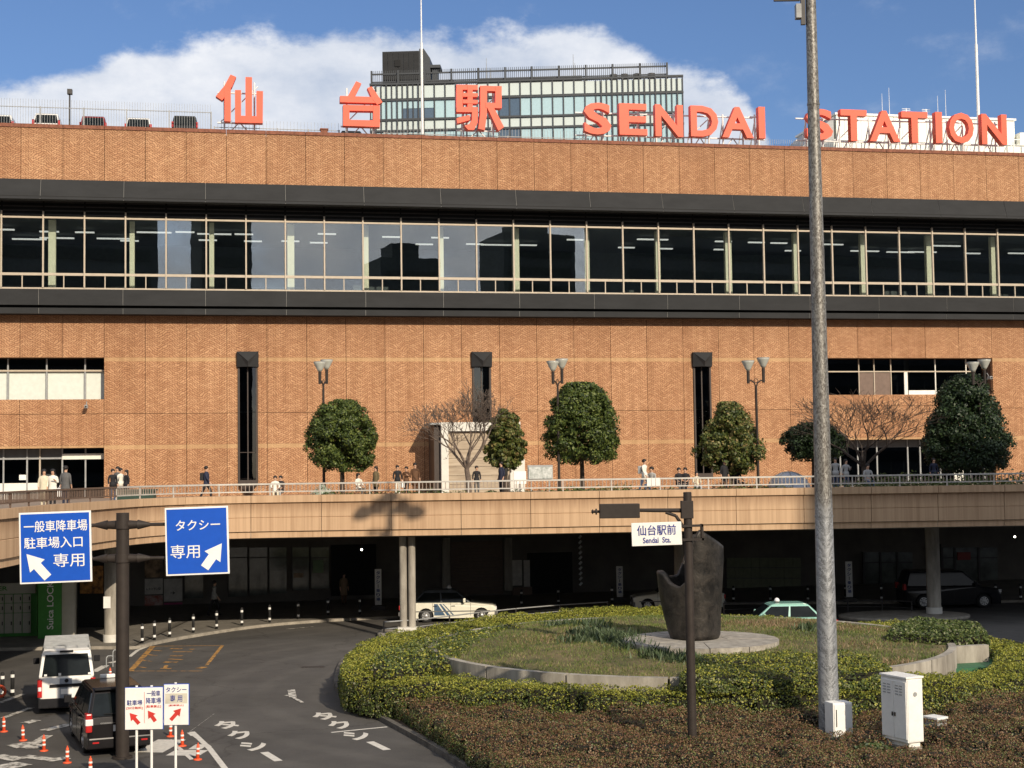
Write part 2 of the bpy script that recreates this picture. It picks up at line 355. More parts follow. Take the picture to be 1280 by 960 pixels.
def np_mesh(name, verts, quads, mats, parent=None, mi=None):
    me = bpy.data.meshes.new(name); nv = len(verts); nf = len(quads); k = quads.shape[1]
    me.vertices.add(nv); me.vertices.foreach_set('co', verts.astype(np.float32).ravel())
    me.loops.add(nf * k); me.loops.foreach_set('vertex_index', quads.astype(np.int32).ravel())
    me.polygons.add(nf); me.polygons.foreach_set('loop_start', np.arange(nf, dtype=np.int32) * k); me.polygons.foreach_set('loop_total', np.full(nf, k, dtype=np.int32))
    for mt in (mats if isinstance(mats, (list, tuple)) else [mats]): me.materials.append(mt)
    if mi is not None: me.polygons.foreach_set('material_index', mi.astype(np.int32))
    me.update(calc_edges=True); me.validate()
    o = bpy.data.objects.new(name, me); C.objects.link(o)
    if parent: o.parent = parent
    return o
def leaves(P, Nn, size, aspect=.6, tilt=.7, up=0.0):
    """leaf quads (slightly folded diamonds) at P facing roughly Nn"""
    n = len(P); r = RNG.normal(size=(n, 3)) * tilt
    nn = Nn + r + np.array([0, 0, up]); nn /= np.linalg.norm(nn, axis=1)[:, None] + 1e-9
    t = RNG.normal(size=(n, 3)); a = np.cross(nn, t); a /= np.linalg.norm(a, axis=1)[:, None] + 1e-9; b = np.cross(nn, a)
    s = (size * RNG.uniform(.65, 1.35, n))[:, None]
    V = np.stack([P - a * s, P + b * s * aspect + nn * s * .15, P + a * s, P - b * s * aspect + nn * s * .15], 1).reshape(-1, 3)
    return V, np.arange(4 * n).reshape(n, 4)
def fbm(x, y, seed=0, f=1.0, o=4):
    """cheap smooth noise from summed sines"""
    r = np.random.default_rng(seed); v = np.zeros_like(x, dtype=float); a = 1.0; tot = 0
    for k in range(o):
        for j in range(3):
            th = r.uniform(0, 2 * math.pi); ph = r.uniform(0, 2 * math.pi)
            v += a * np.sin((x * math.cos(th) + y * math.sin(th)) * f * (1 + .3 * j) + ph)
        tot += a * 3; a *= .55; f *= 2.1
    return v / tot * 1.8
# ------------------------------------------------------------------ ground, road, walks
M['asphalt'] = mat('worn_asphalt', (.066, .062, .056), .85, col2=(.105, .098, .088), scale=.22, bump=.25, bscale=60, spec=.3, detail=9)
def road_mat():
    mt, nt, N, L, P = nodes_of('road_asphalt'); P.inputs['Roughness'].default_value = .85; P.inputs['Specular IOR Level'].default_value = .3
    tc = N.new('ShaderNodeTexCoord')
    def noise(sc_, det, ro=.6, dist=0.0, vec=None):
        n = N.new('ShaderNodeTexNoise'); n.inputs['Scale'].default_value = sc_; n.inputs['Detail'].default_value = det; n.inputs['Roughness'].default_value = ro; n.inputs['Distortion'].default_value = dist; L.new(vec or tc.outputs['Object'], n.inputs['Vector']); return n
    def ramp(src, p0, c0, p1, c1):
        r_ = N.new('ShaderNodeValToRGB'); L.new(src, r_.inputs[0]); e = r_.color_ramp.elements; e[0].position = p0; e[0].color = (*c0, 1); e[1].position = p1; e[1].color = (*c1, 1); return r_.outputs[0]
    def mul(a, b):
        m_ = N.new('ShaderNodeMix'); m_.data_type = 'RGBA'; m_.blend_type = 'MULTIPLY'; m_.inputs[0].default_value = 1; L.new(a, m_.inputs[6]); L.new(b, m_.inputs[7]); return m_.outputs[2]
    base = ramp(noise(.22, 9, .7).outputs[0], .35, (.068, .064, .058), .65, (.108, .101, .092))
    fine = ramp(noise(45, 3).outputs[0], .3, (.82, .82, .82), .7, (1.14, 1.14, 1.14))
    # wheel paths follow the curve round the island
    sp = N.new('ShaderNodeVectorMath'); sp.operation = 'DISTANCE'; L.new(tc.outputs['Object'], sp.inputs[0]); sp.inputs[1].default_value = (6, 52, 0)
    w1 = N.new('ShaderNodeMath'); w1.operation = 'MULTIPLY_ADD'; L.new(noise(.15, 2).outputs[0], w1.inputs[0]); w1.inputs[1].default_value = 1.2; L.new(sp.outputs['Value'], w1.inputs[2])
    w2 = N.new('ShaderNodeMath'); w2.operation = 'SINE'; w3 = N.new('ShaderNodeMath'); w3.operation = 'MULTIPLY'; L.new(w1.outputs[0], w3.inputs[0]); w3.inputs[1].default_value = 3.4; L.new(w3.outputs[0], w2.inputs[0])
    tyre = ramp(w2.outputs[0], .2, (.93, .93, .93), .9, (1.05, 1.05, 1.04))
    spots = ramp(noise(1.7, 6, .7).outputs[0], .28, (.66, .64, .62), .40, (1, 1, 1))
    vo = N.new('ShaderNodeTexVoronoi'); vo.feature = 'DISTANCE_TO_EDGE'; vo.inputs['Scale'].default_value = .16
    ad = N.new('ShaderNodeVectorMath'); ad.operation = 'MULTIPLY_ADD'; L.new(noise(.8, 6, .7).outputs[1], ad.inputs[0]); ad.inputs[1].default_value = (1.6, 1.6, 0); L.new(tc.outputs['Object'], ad.inputs[2]); L.new(ad.outputs[0], vo.inputs['Vector'])
    crack = ramp(vo.outputs['Distance'], .001, (.62, .61, .60), .006, (1, 1, 1))
    L.new(mul(mul(mul(mul(base, fine), tyre), spots), crack), P.inputs['Base Color'])
    b = N.new('ShaderNodeBump'); b.inputs['Strength'].default_value = .25; b.inputs['Distance'].default_value = .01; L.new(noise(60, 3).outputs[0], b.inputs['Height']); L.new(b.outputs[0], P.inputs['Normal']); return mt
M['asphalt'] = road_mat()
M['asphalt2'] = mat('asphalt_patch', (.050, .046, .042), .85, var=.2, scale=.8, bump=.2, bscale=60)
M['walk'] = mat('paving_concrete', (.17, .155, .13), .85, var=.2, scale=1.2, bump=.2)
M['kerb'] = mat('kerb_stone', (.30, .27, .22), .8, var=.25, scale=2.5)
M['paint'] = mat('worn_road_paint', (.62, .59, .52), .75, var=.12, scale=6)
M['wornpaint'] = mat('faded_road_paint', (.16, .15, .13), .8, col2=(.62, .59, .52), scale=5, thr=(.42, .55))
M['ypaint'] = mat('faded_orange_paint', (.10, .075, .05), .8, col2=(.46, .24, .06), scale=4, thr=(.40, .54))
M['concrete'] = mat('weathered_concrete', (.20, .18, .15), .85, col2=(.42, .39, .33), scale=1.6, stretch=(1, 1, .25), bump=.3)
g = MB().add([(-1500, -600, 0), (1500, -600, 0), (1500, 2500, 0), (-1500, 2500, 0)], [(0, 1, 2, 3)]); struct('ground', g, M['asphalt2'])
g = MB().add([(-45, 18, .004), (60, 18, .004), (60, 84, .004), (-45, 78, .004)], [(0, 1, 2, 3)]); struct('road', g, M['asphalt'])
# ------------------------------------------------------------------ the station building
bld = thing('station_building', 'long red-brown brick station building with glazed gallery and black bands', 'building', FO, TH)
S0, DS = -30.2802, 2.4575
def J(n): return S0 + n * DS
def bz(px, py, d=0): return FP(px, py, d)[1]
NL, NR = -4, 31
Z = dict(top=bz(640, 172.5), btop=bz(640, 238.0), bbot=bz(640, 260.5, .5), tr=bz(640, 282.3, -1), lt=bz(640, 349.2, -1), wb=bz(640, 366, -1), f1t=bz(640, 366.5, 1), f1b=bz(640, 385.3, 1), f2t=bz(640, 388.6, .9), f2b=bz(640, 395.6, .9),
         j1=bz(640, 403), j2=bz(640, 514), opt=bz(640, 447.5), opb=bz(640, 496.5), lot=bz(640, 554.5))
DECK = 5.9
# rows of brick panels: upper parapet, then two rows below the gallery, cut for the openings
gap = .013
slots = {5: 0, 11: 0, 17: 0}
def panel(x0, x1, z0, z1, y0=0.0, y1=.35):
    if x1 - x0 < .05 or z1 - z0 < .05: return
    obj('brick_panel', MB().box(x0 + gap, x1 - gap, y0, y1, z0 + gap, z1 - gap), M['brick'], bld, fix=False)
ztopb = Z['top'] - .22
for n in range(NL, NR): panel(J(n), J(n + 1), Z['btop'], ztopb)
opL = (NL, 2); opR = (21, 26)
for n in range(NL, NR):
    a, b = J(n), J(n + 1); inL = n < 2; inR = 21 <= n < 26
    if n in slots:
        xa, xb = J(n + .27), J(n + .76); zs = bz(640, 441)
        panel(a, xa, Z['j2'], Z['f2b'] + .5); panel(xb, b, Z['j2'], Z['f2b'] + .5); obj('brick_panel', MB().box(xa - gap, xb + gap, .002, .35, zs, Z['f2b'] + .5), M['brick'], bld, fix=False)
        zb = bz(640, 602); panel(a, xa, zb, Z['j2']); panel(xb, b, zb, Z['j2']); panel(a, b, DECK - .1, zb)
    elif inL or inR:
        zt = Z['opt']; panel(a, b, zt, Z['f2b'] + .5)
        if inL: panel(a, b, Z['j2'], Z['opb']); panel(a, b, Z['lot'], Z['j2'])
        else: panel(a, b, bz(1130, 507), bz(1130, 493)); panel(a, b, Z['lot'], bz(1130, 507))
    else:
        panel(a, b, Z['j2'], Z['f2b'] + .5); panel(a, b, bz(640, 554), Z['j2']) if False else panel(a, b, DECK - .1, Z['j2'])
# backing behind the joints and the body of the building
w = MB()
XL, XR = J(NL), J(NR)
w.box(XL, XR, .30, .6, Z['btop'] - .3, Z['top'] - .3)
for (a, b, z0, z1) in ((J(2), J(21), 0, Z['f2b'] + .6), (J(26), XR, 0, Z['f2b'] + .6), (XL, J(2), Z['opt'] + .02, Z['f2b'] + .6), (XL, J(2), Z['lot'] + .02, Z['opb'] - .02),
                       (J(21), J(26), Z['opt'] + .02, Z['f2b'] + .6), (J(21), J(26), Z['lot'] + .02, bz(1130, 493) - .02)):
    segs = [(a, b)]
    if a == J(2):
        segs = [(J(2), J(5.27)), (J(5.76), J(11.27)), (J(11.76), J(17.27)), (J(17.76), J(21))]
        w.box(J(5.2), J(5.8), .31, .61, bz(640, 440), z1); w.box(J(11.2), J(11.8), .31, .61, bz(640, 440), z1); w.box(J(17.2), J(17.8), .31, .61, bz(640, 440), z1)
    for q in segs: w.box(q[0], q[1], .30, .6, z0, z1)
w.box(XL, XR, 2.9, 3.2, 0, Z['wb'] - .72); w.box(XL, XR, 2.9, 3.2, Z['bbot'] + .95, Z['top'] - .6)       # spine wall closing the shafts
w.box(XL, XL + .4, .61, 34, 0, Z['top'] - .5); w.box(XR - .4, XR, .61, 34, 0, Z['top'] - .5); w.box(XL, XR, 34, 34.4, 0, Z['top'] - .5)
obj('wall', w, M['joint'], bld)
obj('roof_deck', MB().box(XL, XR, .61, 34, Z['top'] - .75, Z['top'] - .45), M['concrete'], bld)
for n in range(NL, NR):
    obj('coping', MB().box(J(n) + .01, J(n + 1) - .01, -.06, .5, ztopb, Z['top']), M['coping'], bld, fix=False)
# black bands
for n in range(-4, 31, 2):
    a, b = J(n + .48), J(n + 2.48)
    fm = MB().add([(a + .015, -.5, Z['bbot']), (b - .015, -.5, Z['bbot']), (b - .015, -.08, Z['btop'] + .02), (a + .015, -.08, Z['btop'] + .02), (a + .015, .29, Z['bbot']), (b - .015, .29, Z['bbot']), (b - .015, .29, Z['btop'] + .02), (a + .015, .29, Z['btop'] + .02)],
                  [(0, 1, 2, 3), (7, 6, 5, 4), (0, 4, 5, 1), (3, 2, 6, 7), (0, 3, 7, 4), (1, 5, 6, 2)])
    obj('fascia_panel', fm, M['fascia'], bld)
    obj('fascia_panel', MB().box(a + .015, b - .015, -1.0, .28, Z['f1b'], Z['f1t']), M['fascia'], bld, fix=False)
    obj('fascia_panel', MB().box(a + .015, b - .015, -.9, .28, Z['f2b'], Z['f2t']), M['fascia'], bld, fix=False)
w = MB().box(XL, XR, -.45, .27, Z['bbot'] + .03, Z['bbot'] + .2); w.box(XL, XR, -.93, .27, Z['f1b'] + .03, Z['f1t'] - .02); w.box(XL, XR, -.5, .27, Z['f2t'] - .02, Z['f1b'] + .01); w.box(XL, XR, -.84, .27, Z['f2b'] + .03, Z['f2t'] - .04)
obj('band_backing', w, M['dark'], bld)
w = MB()
for n in range(-4, 31, 2):
    x = J(n + .48); w.box(x - .012, x + .012, -.975, -.6, Z['f1b'] + .01, Z['f1t'] - .01); w.box(x - .012, x + .012, -.875, -.6, Z['f2b'] + .01, Z['f2t'] - .01)
    w.add([(x - .012, -.47, Z['bbot']), (x + .012, -.47, Z['bbot']), (x + .012, -.05, Z['btop']), (x - .012, -.05, Z['btop'])], [(0, 1, 2, 3)])
obj('band_seam', w, M['fascia_seam'], bld)
# gallery glazing (its plane lies 1 m behind the brick face)
YG = 1.0
gz0, gz1 = Z['wb'] - .0, Z['bbot'] + .6
rail = lambda z, h, nm='transom': obj(nm, MB().box(XL, XR, YG - .07, YG + .05, z - h / 2, z + h / 2), M['mull'], bld, fix=False)
rail(Z['tr'], .11); rail(Z['lt'], .16); rail(Z['wb'], .12, 'sill')
for n in range(NL, NR):
    x = J(n + .49)
    obj('mullion', MB().box(x - .045, x + .045, YG - .13, YG + .04, gz0 + .06, Z['tr'] + .38), M['mull'], bld, fix=False)
    xm = J(n + .99)
    obj('mullion', MB().box(xm - .03, xm + .03, YG - .05, YG + .03, gz0 + .06, Z['lt'] - .095), M['mull'], bld, fix=False)
    x2 = J(n + 1.49)
    obj('pane', MB().box(x + .06, x2 - .06, YG - .01, YG + .0, Z['lt'] + .095, Z['tr'] - .065), M['glass'], bld, fix=False)
    obj('pane', MB().box(x + .06, xm - .03, YG - .01, YG + .0, gz0 + .06, Z['lt'] - .095), M['glass'], bld, fix=False)
    obj('pane', MB().box(xm + .03, x2 - .06, YG - .01, YG + .0, gz0 + .06, Z['lt'] - .095), M['glass'], bld, fix=False)
    lv = MB()
    for k in range(4): lv.box(x + .06, x2 - .06, YG + .02, YG + .1, Z['tr'] + .15 + k * .26, Z['tr'] + .22 + k * .26)
    obj('louvre', lv, M['steeld'], bld, fix=False)
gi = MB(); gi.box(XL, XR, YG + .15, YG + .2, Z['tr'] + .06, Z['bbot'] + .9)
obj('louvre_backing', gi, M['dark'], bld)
for n in range(-4, 31, 2):
    x = J(n + .56); wd = .30 if n % 6 else .44
    c = MB().box(x, x + wd, YG + 1.15, YG + 1.5, Z['wb'] - .5, Z['tr'] + 1.2)
    obj('gallery_column', c, M['cream'], bld, fix=False)
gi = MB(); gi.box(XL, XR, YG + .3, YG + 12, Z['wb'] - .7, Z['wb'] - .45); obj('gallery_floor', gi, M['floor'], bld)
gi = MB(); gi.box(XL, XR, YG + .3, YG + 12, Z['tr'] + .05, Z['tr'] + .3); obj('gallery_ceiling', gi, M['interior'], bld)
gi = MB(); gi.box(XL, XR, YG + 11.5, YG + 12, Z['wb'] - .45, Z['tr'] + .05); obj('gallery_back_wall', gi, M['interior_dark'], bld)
rg = random.Random(5)
for n in range(NL, NR):
    for k in range(2):
        if rg.random() < .5:
            x = J(n + rg.random() * .7); y = YG + (3.2 if k else 6.5) + rg.random(); ln = rg.choice((1.2, 1.2, 2.2))
            obj('ceiling_light', MB().box(x, x + ln, y, y + .2, Z['tr'] + .10 - k * .0 - .35, Z['tr'] - .17), M['tube'], bld, fix=False)
# furniture seen through the gallery panes: planters and counters
w = MB()
for k in range(60):
    x = rg.uniform(XL + 2, XR - 3); h = rg.uniform(.6, 1.5); w.box(x, x + rg.uniform(.5, 2.2), YG + 4 + rg.random() * 5, YG + 9.3, Z['wb'] - .44, Z['wb'] - .44 + h)
tag(obj('gallery_fittings', w, M['interior'], bld), None, None, None, None)
# slot windows with pointed hoods
for n in slots:
    xa, xb = J(n + .27), J(n + .76); zt, zh, zb = bz(640, 439.5, .5), bz(640, 458, .5), bz(640, 602); xm = (xa + xb) / 2
    h = MB(); o = .06
    v = [(xa - o, -.02, zt), (xb + o, -.02, zt), (xb + o, -.02, zh), (xa - o, -.02, zh), (xa - o, -.30, zt + .0), (xb + o, -.30, zt + .0), (xb + o, -.16, zh), (xa - o, -.16, zh), (xm, -.75, (zt * .35 + zh * .65)), (xm, -.60, zh)]
    h.add(v, [(0, 1, 5, 4), (4, 5, 8), (5, 6, 9, 8), (4, 8, 9, 7), (6, 2, 3, 7, 9), (0, 4, 7, 3), (1, 2, 6, 5), (0, 3, 2, 1)])
    wn = obj('slot_window', MB().box(xa, xb, .9, .95, zb, zt), M['interior_dark'], bld)
    obj('hood', h, M['fascia'], wn)
    f = MB(); f.box(xa, xa + .11, -.1, .9, zb, zh); f.box(xb - .11, xb, -.1, .9, zb, zh); f.box(xa + .11, xb - .11, -.1, .9, zb, zb + .35); obj('window_frame', f, M['brframe'], wn)
    obj('mullion', MB().box(xm - .035, xm + .035, .05, .12, zb + .35, zh + .3), M['brframe'], wn)
    zz = [zb + .35, zb + (zh - zb) * .28, zb + (zh - zb) * .62, zh + .3]
    for i in range(3):
        for q in ((xa + .11, xm - .035), (xm + .035, xb - .11)):
            obj('pane', MB().box(q[0], q[1], .1, .11, zz[i] + .02, zz[i + 1] - .02), M['brglass'] if i == 1 else M['dglass'], wn, fix=False)
    obj('spandrel', MB().box(xa + .11, xb - .11, .08, .16, zz[1] - .02, zz[1] + .02), M['brframe'], wn)
    if n == 5: obj('spout', MB().add([(xm - .55, -.02, zb), (xm + .55, -.02, zb), (xm + .14, -.02, zb - .45), (xm - .14, -.02, zb - .45), (xm - .5, -.35, zb), (xm + .5, -.35, zb), (xm + .12, -.3, zb - .45), (xm - .12, -.3, zb - .45)], [(0, 3, 2, 1), (4, 5, 6, 7), (0, 1, 5, 4), (1, 2, 6, 5), (2, 3, 7, 6), (3, 0, 4, 7)]), M['brframe'], wn)
# recessed openings: upper left (white blinds), lower left (shop front), upper right, lower right
M['blind'] = mat('white_blind', (.62, .66, .60), .7, var=.05)
M['greyp'] = mat('grey_panel', (.12, .12, .12), .5)
def reveal(x0, x1, z0, z1, dep=.9, mt=None):
    r = MB(); r.box(x0 - .02, x1 + .3, .6, dep + .5, z1 + .02, z1 + .3); r.box(x0, x1, .6, dep + .5, z0 - .3, z0 - .02)
    r.box(x1, x1 + .3, .6, dep + .5, z0, z1); obj('reveal', r, M['joint'], bld)
xl1, xl2 = XL, J(2); za, zb_ = Z['opb'], Z['opt']
reveal(xl1, xl2, za, zb_)
zt = bz(60, 463.5, -.8)
dx_ = [FP(p, 480, -.8)[0] for p in (-150, -95, -40, 10, 58.5, 106.5)] + [xl2]
for i in range(len(dx_) - 1):
    a, b = dx_[i], dx_[i + 1]
    bw = 'blind'
    obj('window_blind', MB().box(a + .05, b - .05, .93, .97, za, zt - .05), M['blind'], bld, fix=False)
    obj('pane', MB().box(a + .05, b - .05, .80, .81, za, zt - .06), M['dglass'] if False else M['steelglass'] if 'steelglass' in M else M['dglass'], bld, fix=False) if False else None
    obj('pane', MB().box(a + .05, b - .05, .80, .81, zt + .06, zb_), M['dglass'], bld, fix=False)
    obj('mullion', MB().box(a - .045, a + .045, .74, .9, za, zb_), M['steelg'], bld, fix=False)
obj('transom', MB().box(xl1, xl2 - .01, .73, .91, zt - .05, zt + .05), M['mull'], bld, fix=False)
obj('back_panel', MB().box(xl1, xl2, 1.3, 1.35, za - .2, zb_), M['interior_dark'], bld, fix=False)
# lower left shop front
zl = Z['lot']; reveal(xl1, xl2, DECK, zl, 1.2)
ys = 1.0
bx_ = [FP(p, 590, -ys)[0] for p in (-170, -120, -60, 4.5, 34, 50, 78, 107)] + [xl2]
ztr = bz(60, 573, -ys)
for i in range(len(bx_) - 1):
    a, b = bx_[i], bx_[i + 1]
    door = i == 5
    if i < 5: obj('counter_panel', MB().box(a, b, ys - .06, ys + .1, DECK, bz(20, 604, -ys)), M['mullw'], bld, fix=False)
    if not door: obj('pane', MB().box(a + .04, b - .04, ys, ys + .01, bz(20, 604, -ys) if i < 5 else DECK + .1, ztr - .05), M['dglass'], bld, fix=False)
    obj('sign_panel', MB().box(a + .05, b - .05, ys, ys + .05, ztr + .05, zl - .02), M['greyp'] if i < 6 else M['dglass'], bld, fix=False)
    obj('mullion', MB().box(a - .045, a + .045, ys - .08, ys + .09, DECK, zl), M['mull'] if i == 5 else M['steelg'], bld, fix=False)
obj('transom', MB().box(xl1, xl2 - .01, ys - .09, ys + .1, ztr - .05, ztr + .05), M['steelg'], bld, fix=False)
obj('transom', MB().box(bx_[6], xl2 - .01, ys - .14, ys - .09, bz(110, 572, -ys) - .1, bz(110, 569, -ys) + .1), M['mullw'], bld, fix=False)
M['green'] = mat('green_band', (.05, .30, .12), .5)
obj('green_counter', MB().box(bx_[6] + .2, bx_[7] + .6, ys + 1.5, ys + 1.6, bz(110, 607, -ys), bz(110, 603, -ys)), M['green'], bld, fix=False)
obj('notice', MB().box(FP(24, 595, -ys)[0], FP(33, 595, -ys)[0], ys - .02, ys - .01, bz(28, 600, -ys), bz(28, 593.5, -ys)), M['white'], bld, fix=False)
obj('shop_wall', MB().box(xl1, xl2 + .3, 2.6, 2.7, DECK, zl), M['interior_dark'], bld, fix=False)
# right openings
xr1, xr2 = J(21), J(26); zr0 = bz(1130, 493); reveal(xr1, xr2, zr0, Z['opt'])
r2 = MB(); r2.box(xr1 - .3, xr1, .6, 1.4, zr0, Z['opt']); obj('reveal', r2, M['joint'], bld)
zt = bz(1130, 464.5, -.8)
M['taupe'] = mat('taupe_panel', (.16, .11, .085), .6)
cells = [(1036, 1073, 'g'), (1075, 1092, 't'), (1093.5, 1113, 't'), (1115, 1130, 'd'), (1137, 1168.5, 'g'), (1171, 1207, 'g'), (1209, 1241, 'g')]
for a, b, kd in cells:
    x0, x1 = FP(a, 480, -.8)[0], min(FP(b, 480, -.8)[0], xr2); zz0 = zr0 if kd != 'g' or a < 1100 else bz(1130, 488, -.8)
    if kd == 't': obj('panel', MB().box(x0, x1, .8, .84, zr0, zt - .04), M['taupe'], bld, fix=False)
    else: obj('pane', MB().box(x0, x1, .80, .81, zz0, zt - .04), M['dglass'], bld, fix=False)
    if kd == 'g' and a > 1100: obj('sill_panel', MB().box(x0 - .08, x1, .78, .84, zr0, bz(1130, 488, -.8)), M['white'], bld, fix=False)
    obj('pane', MB().box(x0 - .02, x1 + .02, .80, .81, zt + .05, Z['opt']), M['dglass'], bld, fix=False)
    obj('mullion', MB().box(x1 + .005, x1 + (.25 if kd == 'd' else .07), .74, .9, zr0, Z['opt'] if kd != 'd' else zt), M['mullw'] if kd == 'd' or a > 1110 else M['mull'], bld, fix=False)
obj('mullion', MB().box(xr1 + .25, xr1 + .36, .74, .9, zr0, Z['opt']), M['mull'], bld, fix=False)
obj('transom', MB().box(xr1, xr2 - .9, .73, .91, zt - .04, zt + .04), M['mull'], bld, fix=False)
obj('back_panel', MB().box(xr1, xr2, 1.9, 1.95, zr0 - .2, Z['opt']), M['interior_dark'], bld, fix=False)
obj('blind', MB().box(FP(1183, 470, -1)[0], FP(1206, 470, -1)[0], 1.0, 1.02, zr0 + .3, zt - .1), M['mull'], bld, fix=False)
reveal(xr1, xr2, DECK, Z['lot'], 1.2)
for i, (a, b) in enumerate(((1030, 1050), (1051, 1072), (1073, 1096), (1097, 1134.5), (1136, 1150), (1152, 1175), (1176, 1212), (1213, 1230))):
    x0, x1 = FP(a, 580, -1)[0], FP(b, 580, -1)[0]
    obj('pane', MB().box(x0 + .04, x1 - .04, 1, 1.01, DECK + .1, bz(1130, 559, -1)), M['dglass'], bld, fix=False)
    obj('sign_panel', MB().box(x0 + .04, x1 - .04, 1, 1.05, bz(1130, 560, -1) + .05, Z['lot']), M['greyp'], bld, fix=False)
    obj('mullion', MB().box(x1 - .04, x1 + .05, .93, 1.09, DECK, Z['lot']), M['steelg'], bld, fix=False)
obj('shop_wall', MB().box(xr1 - .3, xr2 + .3, 2.7, 2.75, DECK, Z['lot']), M['interior_dark'], bld, fix=False)
obj('shop_counter', MB().box(FP(1098, 600, -1)[0], FP(1170, 600, -1)[0], 1.4, 1.9, DECK, bz(1130, 592, -1)), M['mullw'], bld, fix=False)
obj('lit_poster', MB().box(FP(1190, 600, -1)[0], FP(1202, 600, -1)[0], .7, .76, DECK + .1, bz(1195, 580, -.7)), M['mullw'], bld, fix=False)
def local(o_empty_s, y, z): return FO + FT * o_empty_s - FN * y + Vector((0, 0, z))   # y into the building
# ------------------------------------------------------------------ roof sign letters
def make_letter(nm, strokes, label, org, scl, kind='stroke', body=None, bb=None, word=''):
    dL = -1.6
    if strokes:
        P = [[FP(org[0] + x / scl, org[1] + y / scl, dL) for x, y in s] for s in strokes]
        allx = [p[0] for s in P for p in s]; allz = [p[1] for s in P for p in s]
    else:
        x0, y0, x1, y1 = [v / scl for v in bb]
        a = FP(org[0] + x0, org[1] + y0, dL); b = FP(org[0] + x1, org[1] + y1, dL); allx = [a[0], b[0]]; allz = [a[1], b[1]]
        z_l = FP(org[0] + x0, org[1] + (y1), dL)[1]
    mx = (min(allx) + max(allx)) / 2; zb = Z['top'] - .1
    t = thing('sign_letter', label, 'letter', local(mx, -dL, zb), TH, 'letters of the big roof sign')
    if strokes:
        w = MB()
        for i, s in enumerate(P):
            w.prism([(x - mx, z - zb) for x, z in s], -.30 - .012 * i, .25 - .008 * i)
        obj('letter_face', w, M['letter'], t)
    else:
        text_obj(body, 'letter_face', M['letter'], t, min(allx) - mx, max(allx) - mx, min(allz) - zb, max(allz) - zb, y=-.1, th=.5, offset=.028)
    w = MB(); x0, x1, z0, z1 = min(allx) - mx, max(allx) - mx, min(allz) - zb, max(allz) - zb
    wd = x1 - x0
    for x in (x0 + .18 * wd, x1 - .18 * wd):
        w.tube((x, .42, 0), (x, .42, z1 - .3), .06, n=6); w.tube((x, .42, z1 * .75), (x, 1.7, 0), .045, n=6)
        w.box(x - .16, x + .16, .1, .7, 0, .12)
    ex = .35 if not strokes else -.1
    for z in (z0 + .15, z1 - (.45 if not strokes else 1.0)): w.tube((x0 - ex, .5, z), (x1 + ex, .5, z), .055, n=6)
    w.tube((x0 + .18 * wd, .47, 0.05), (x0 + .5 * wd, .47, z0 + .2), .04, n=6); w.tube((x1 - .18 * wd, .47, 0.05), (x0 + .5 * wd, .47, z0 + .2), .04, n=6)
    w.tube((x0 + .1 * wd, .5, z0 + .2), (x1 - .1 * wd, .5, z1 - .5), .04, n=6)
    obj('support_frame', w, M['steelw'], t)
O1, S1 = (260, 80), 5.3333
make_letter('l', [[(150, 78), (187, 94), (160, 158), (95, 250), (52, 222), (108, 155)], [(110, 160), (152, 140), (152, 390), (110, 388)], [(180, 182), (220, 182), (220, 398), (180, 396)], [(250, 95), (293, 97), (293, 398), (250, 396)], [(323, 188), (366, 190), (364, 402), (323, 400)], [(180, 352), (364, 358), (364, 402), (180, 398)]],
            'orange-red roof character 仙, leftmost of the big sign letters', O1, S1)
make_letter('l', [[(985, 122), (1020, 138), (968, 240), (920, 240)], [(878, 220), (1115, 228), (1115, 268), (878, 262)], [(1060, 168), (1088, 158), (1160, 262), (1125, 280), (1095, 245)], [(898, 280), (1140, 285), (1140, 322), (898, 318)], [(898, 280), (940, 280), (940, 420), (898, 418)], [(1098, 285), (1142, 285), (1142, 428), (1098, 426)], [(898, 380), (1142, 385), (1142, 428), (898, 420)]],
            'orange-red roof character 台 with a closed box under a peaked top', O1, S1)
O2 = (540, 80)
make_letter('l', [[(158, 145), (300, 148), (300, 180), (158, 178)], [(158, 145), (200, 146), (200, 328), (158, 328)], [(232, 148), (266, 148), (266, 328), (232, 328)], [(200, 200), (298, 203), (298, 228), (200, 226)], [(200, 245), (298, 248), (298, 273), (200, 270)], [(158, 293), (298, 296), (298, 330), (158, 328)], [(260, 298), (298, 298), (298, 400), (275, 447), (235, 447), (212, 420), (245, 408), (260, 380)], [(158, 370), (245, 348), (248, 382), (165, 405)],
            [(315, 155), (455, 158), (455, 192), (315, 188)], [(315, 155), (360, 155), (360, 335), (345, 450), (302, 440), (315, 340)], [(415, 158), (457, 158), (457, 305), (415, 305)], [(350, 268), (457, 271), (457, 305), (350, 302)], [(360, 300), (402, 295), (472, 430), (435, 455)]],
            'orange-red roof character 駅, the densest of the three kanji', O2, S1)
for ch, bb, lb in (('S', (38, 162, 222, 378), 'orange-red roof letter S, first letter of SENDAI'), ('E', (272, 168, 460, 382), 'orange-red roof letter E in SENDAI'), ('N', (510, 175, 698, 392), 'orange-red roof letter N in SENDAI'), ('D', (745, 183, 932, 393), 'orange-red roof letter D in SENDAI'),
                   ('A', (952, 190, 1165, 400), 'orange-red roof letter A in SENDAI'), ('I', (1195, 192, 1243, 402), 'orange-red roof letter I, last letter of SENDAI')):
    make_letter('l', None, lb, (720, 100), S1, body=ch, bb=bb)
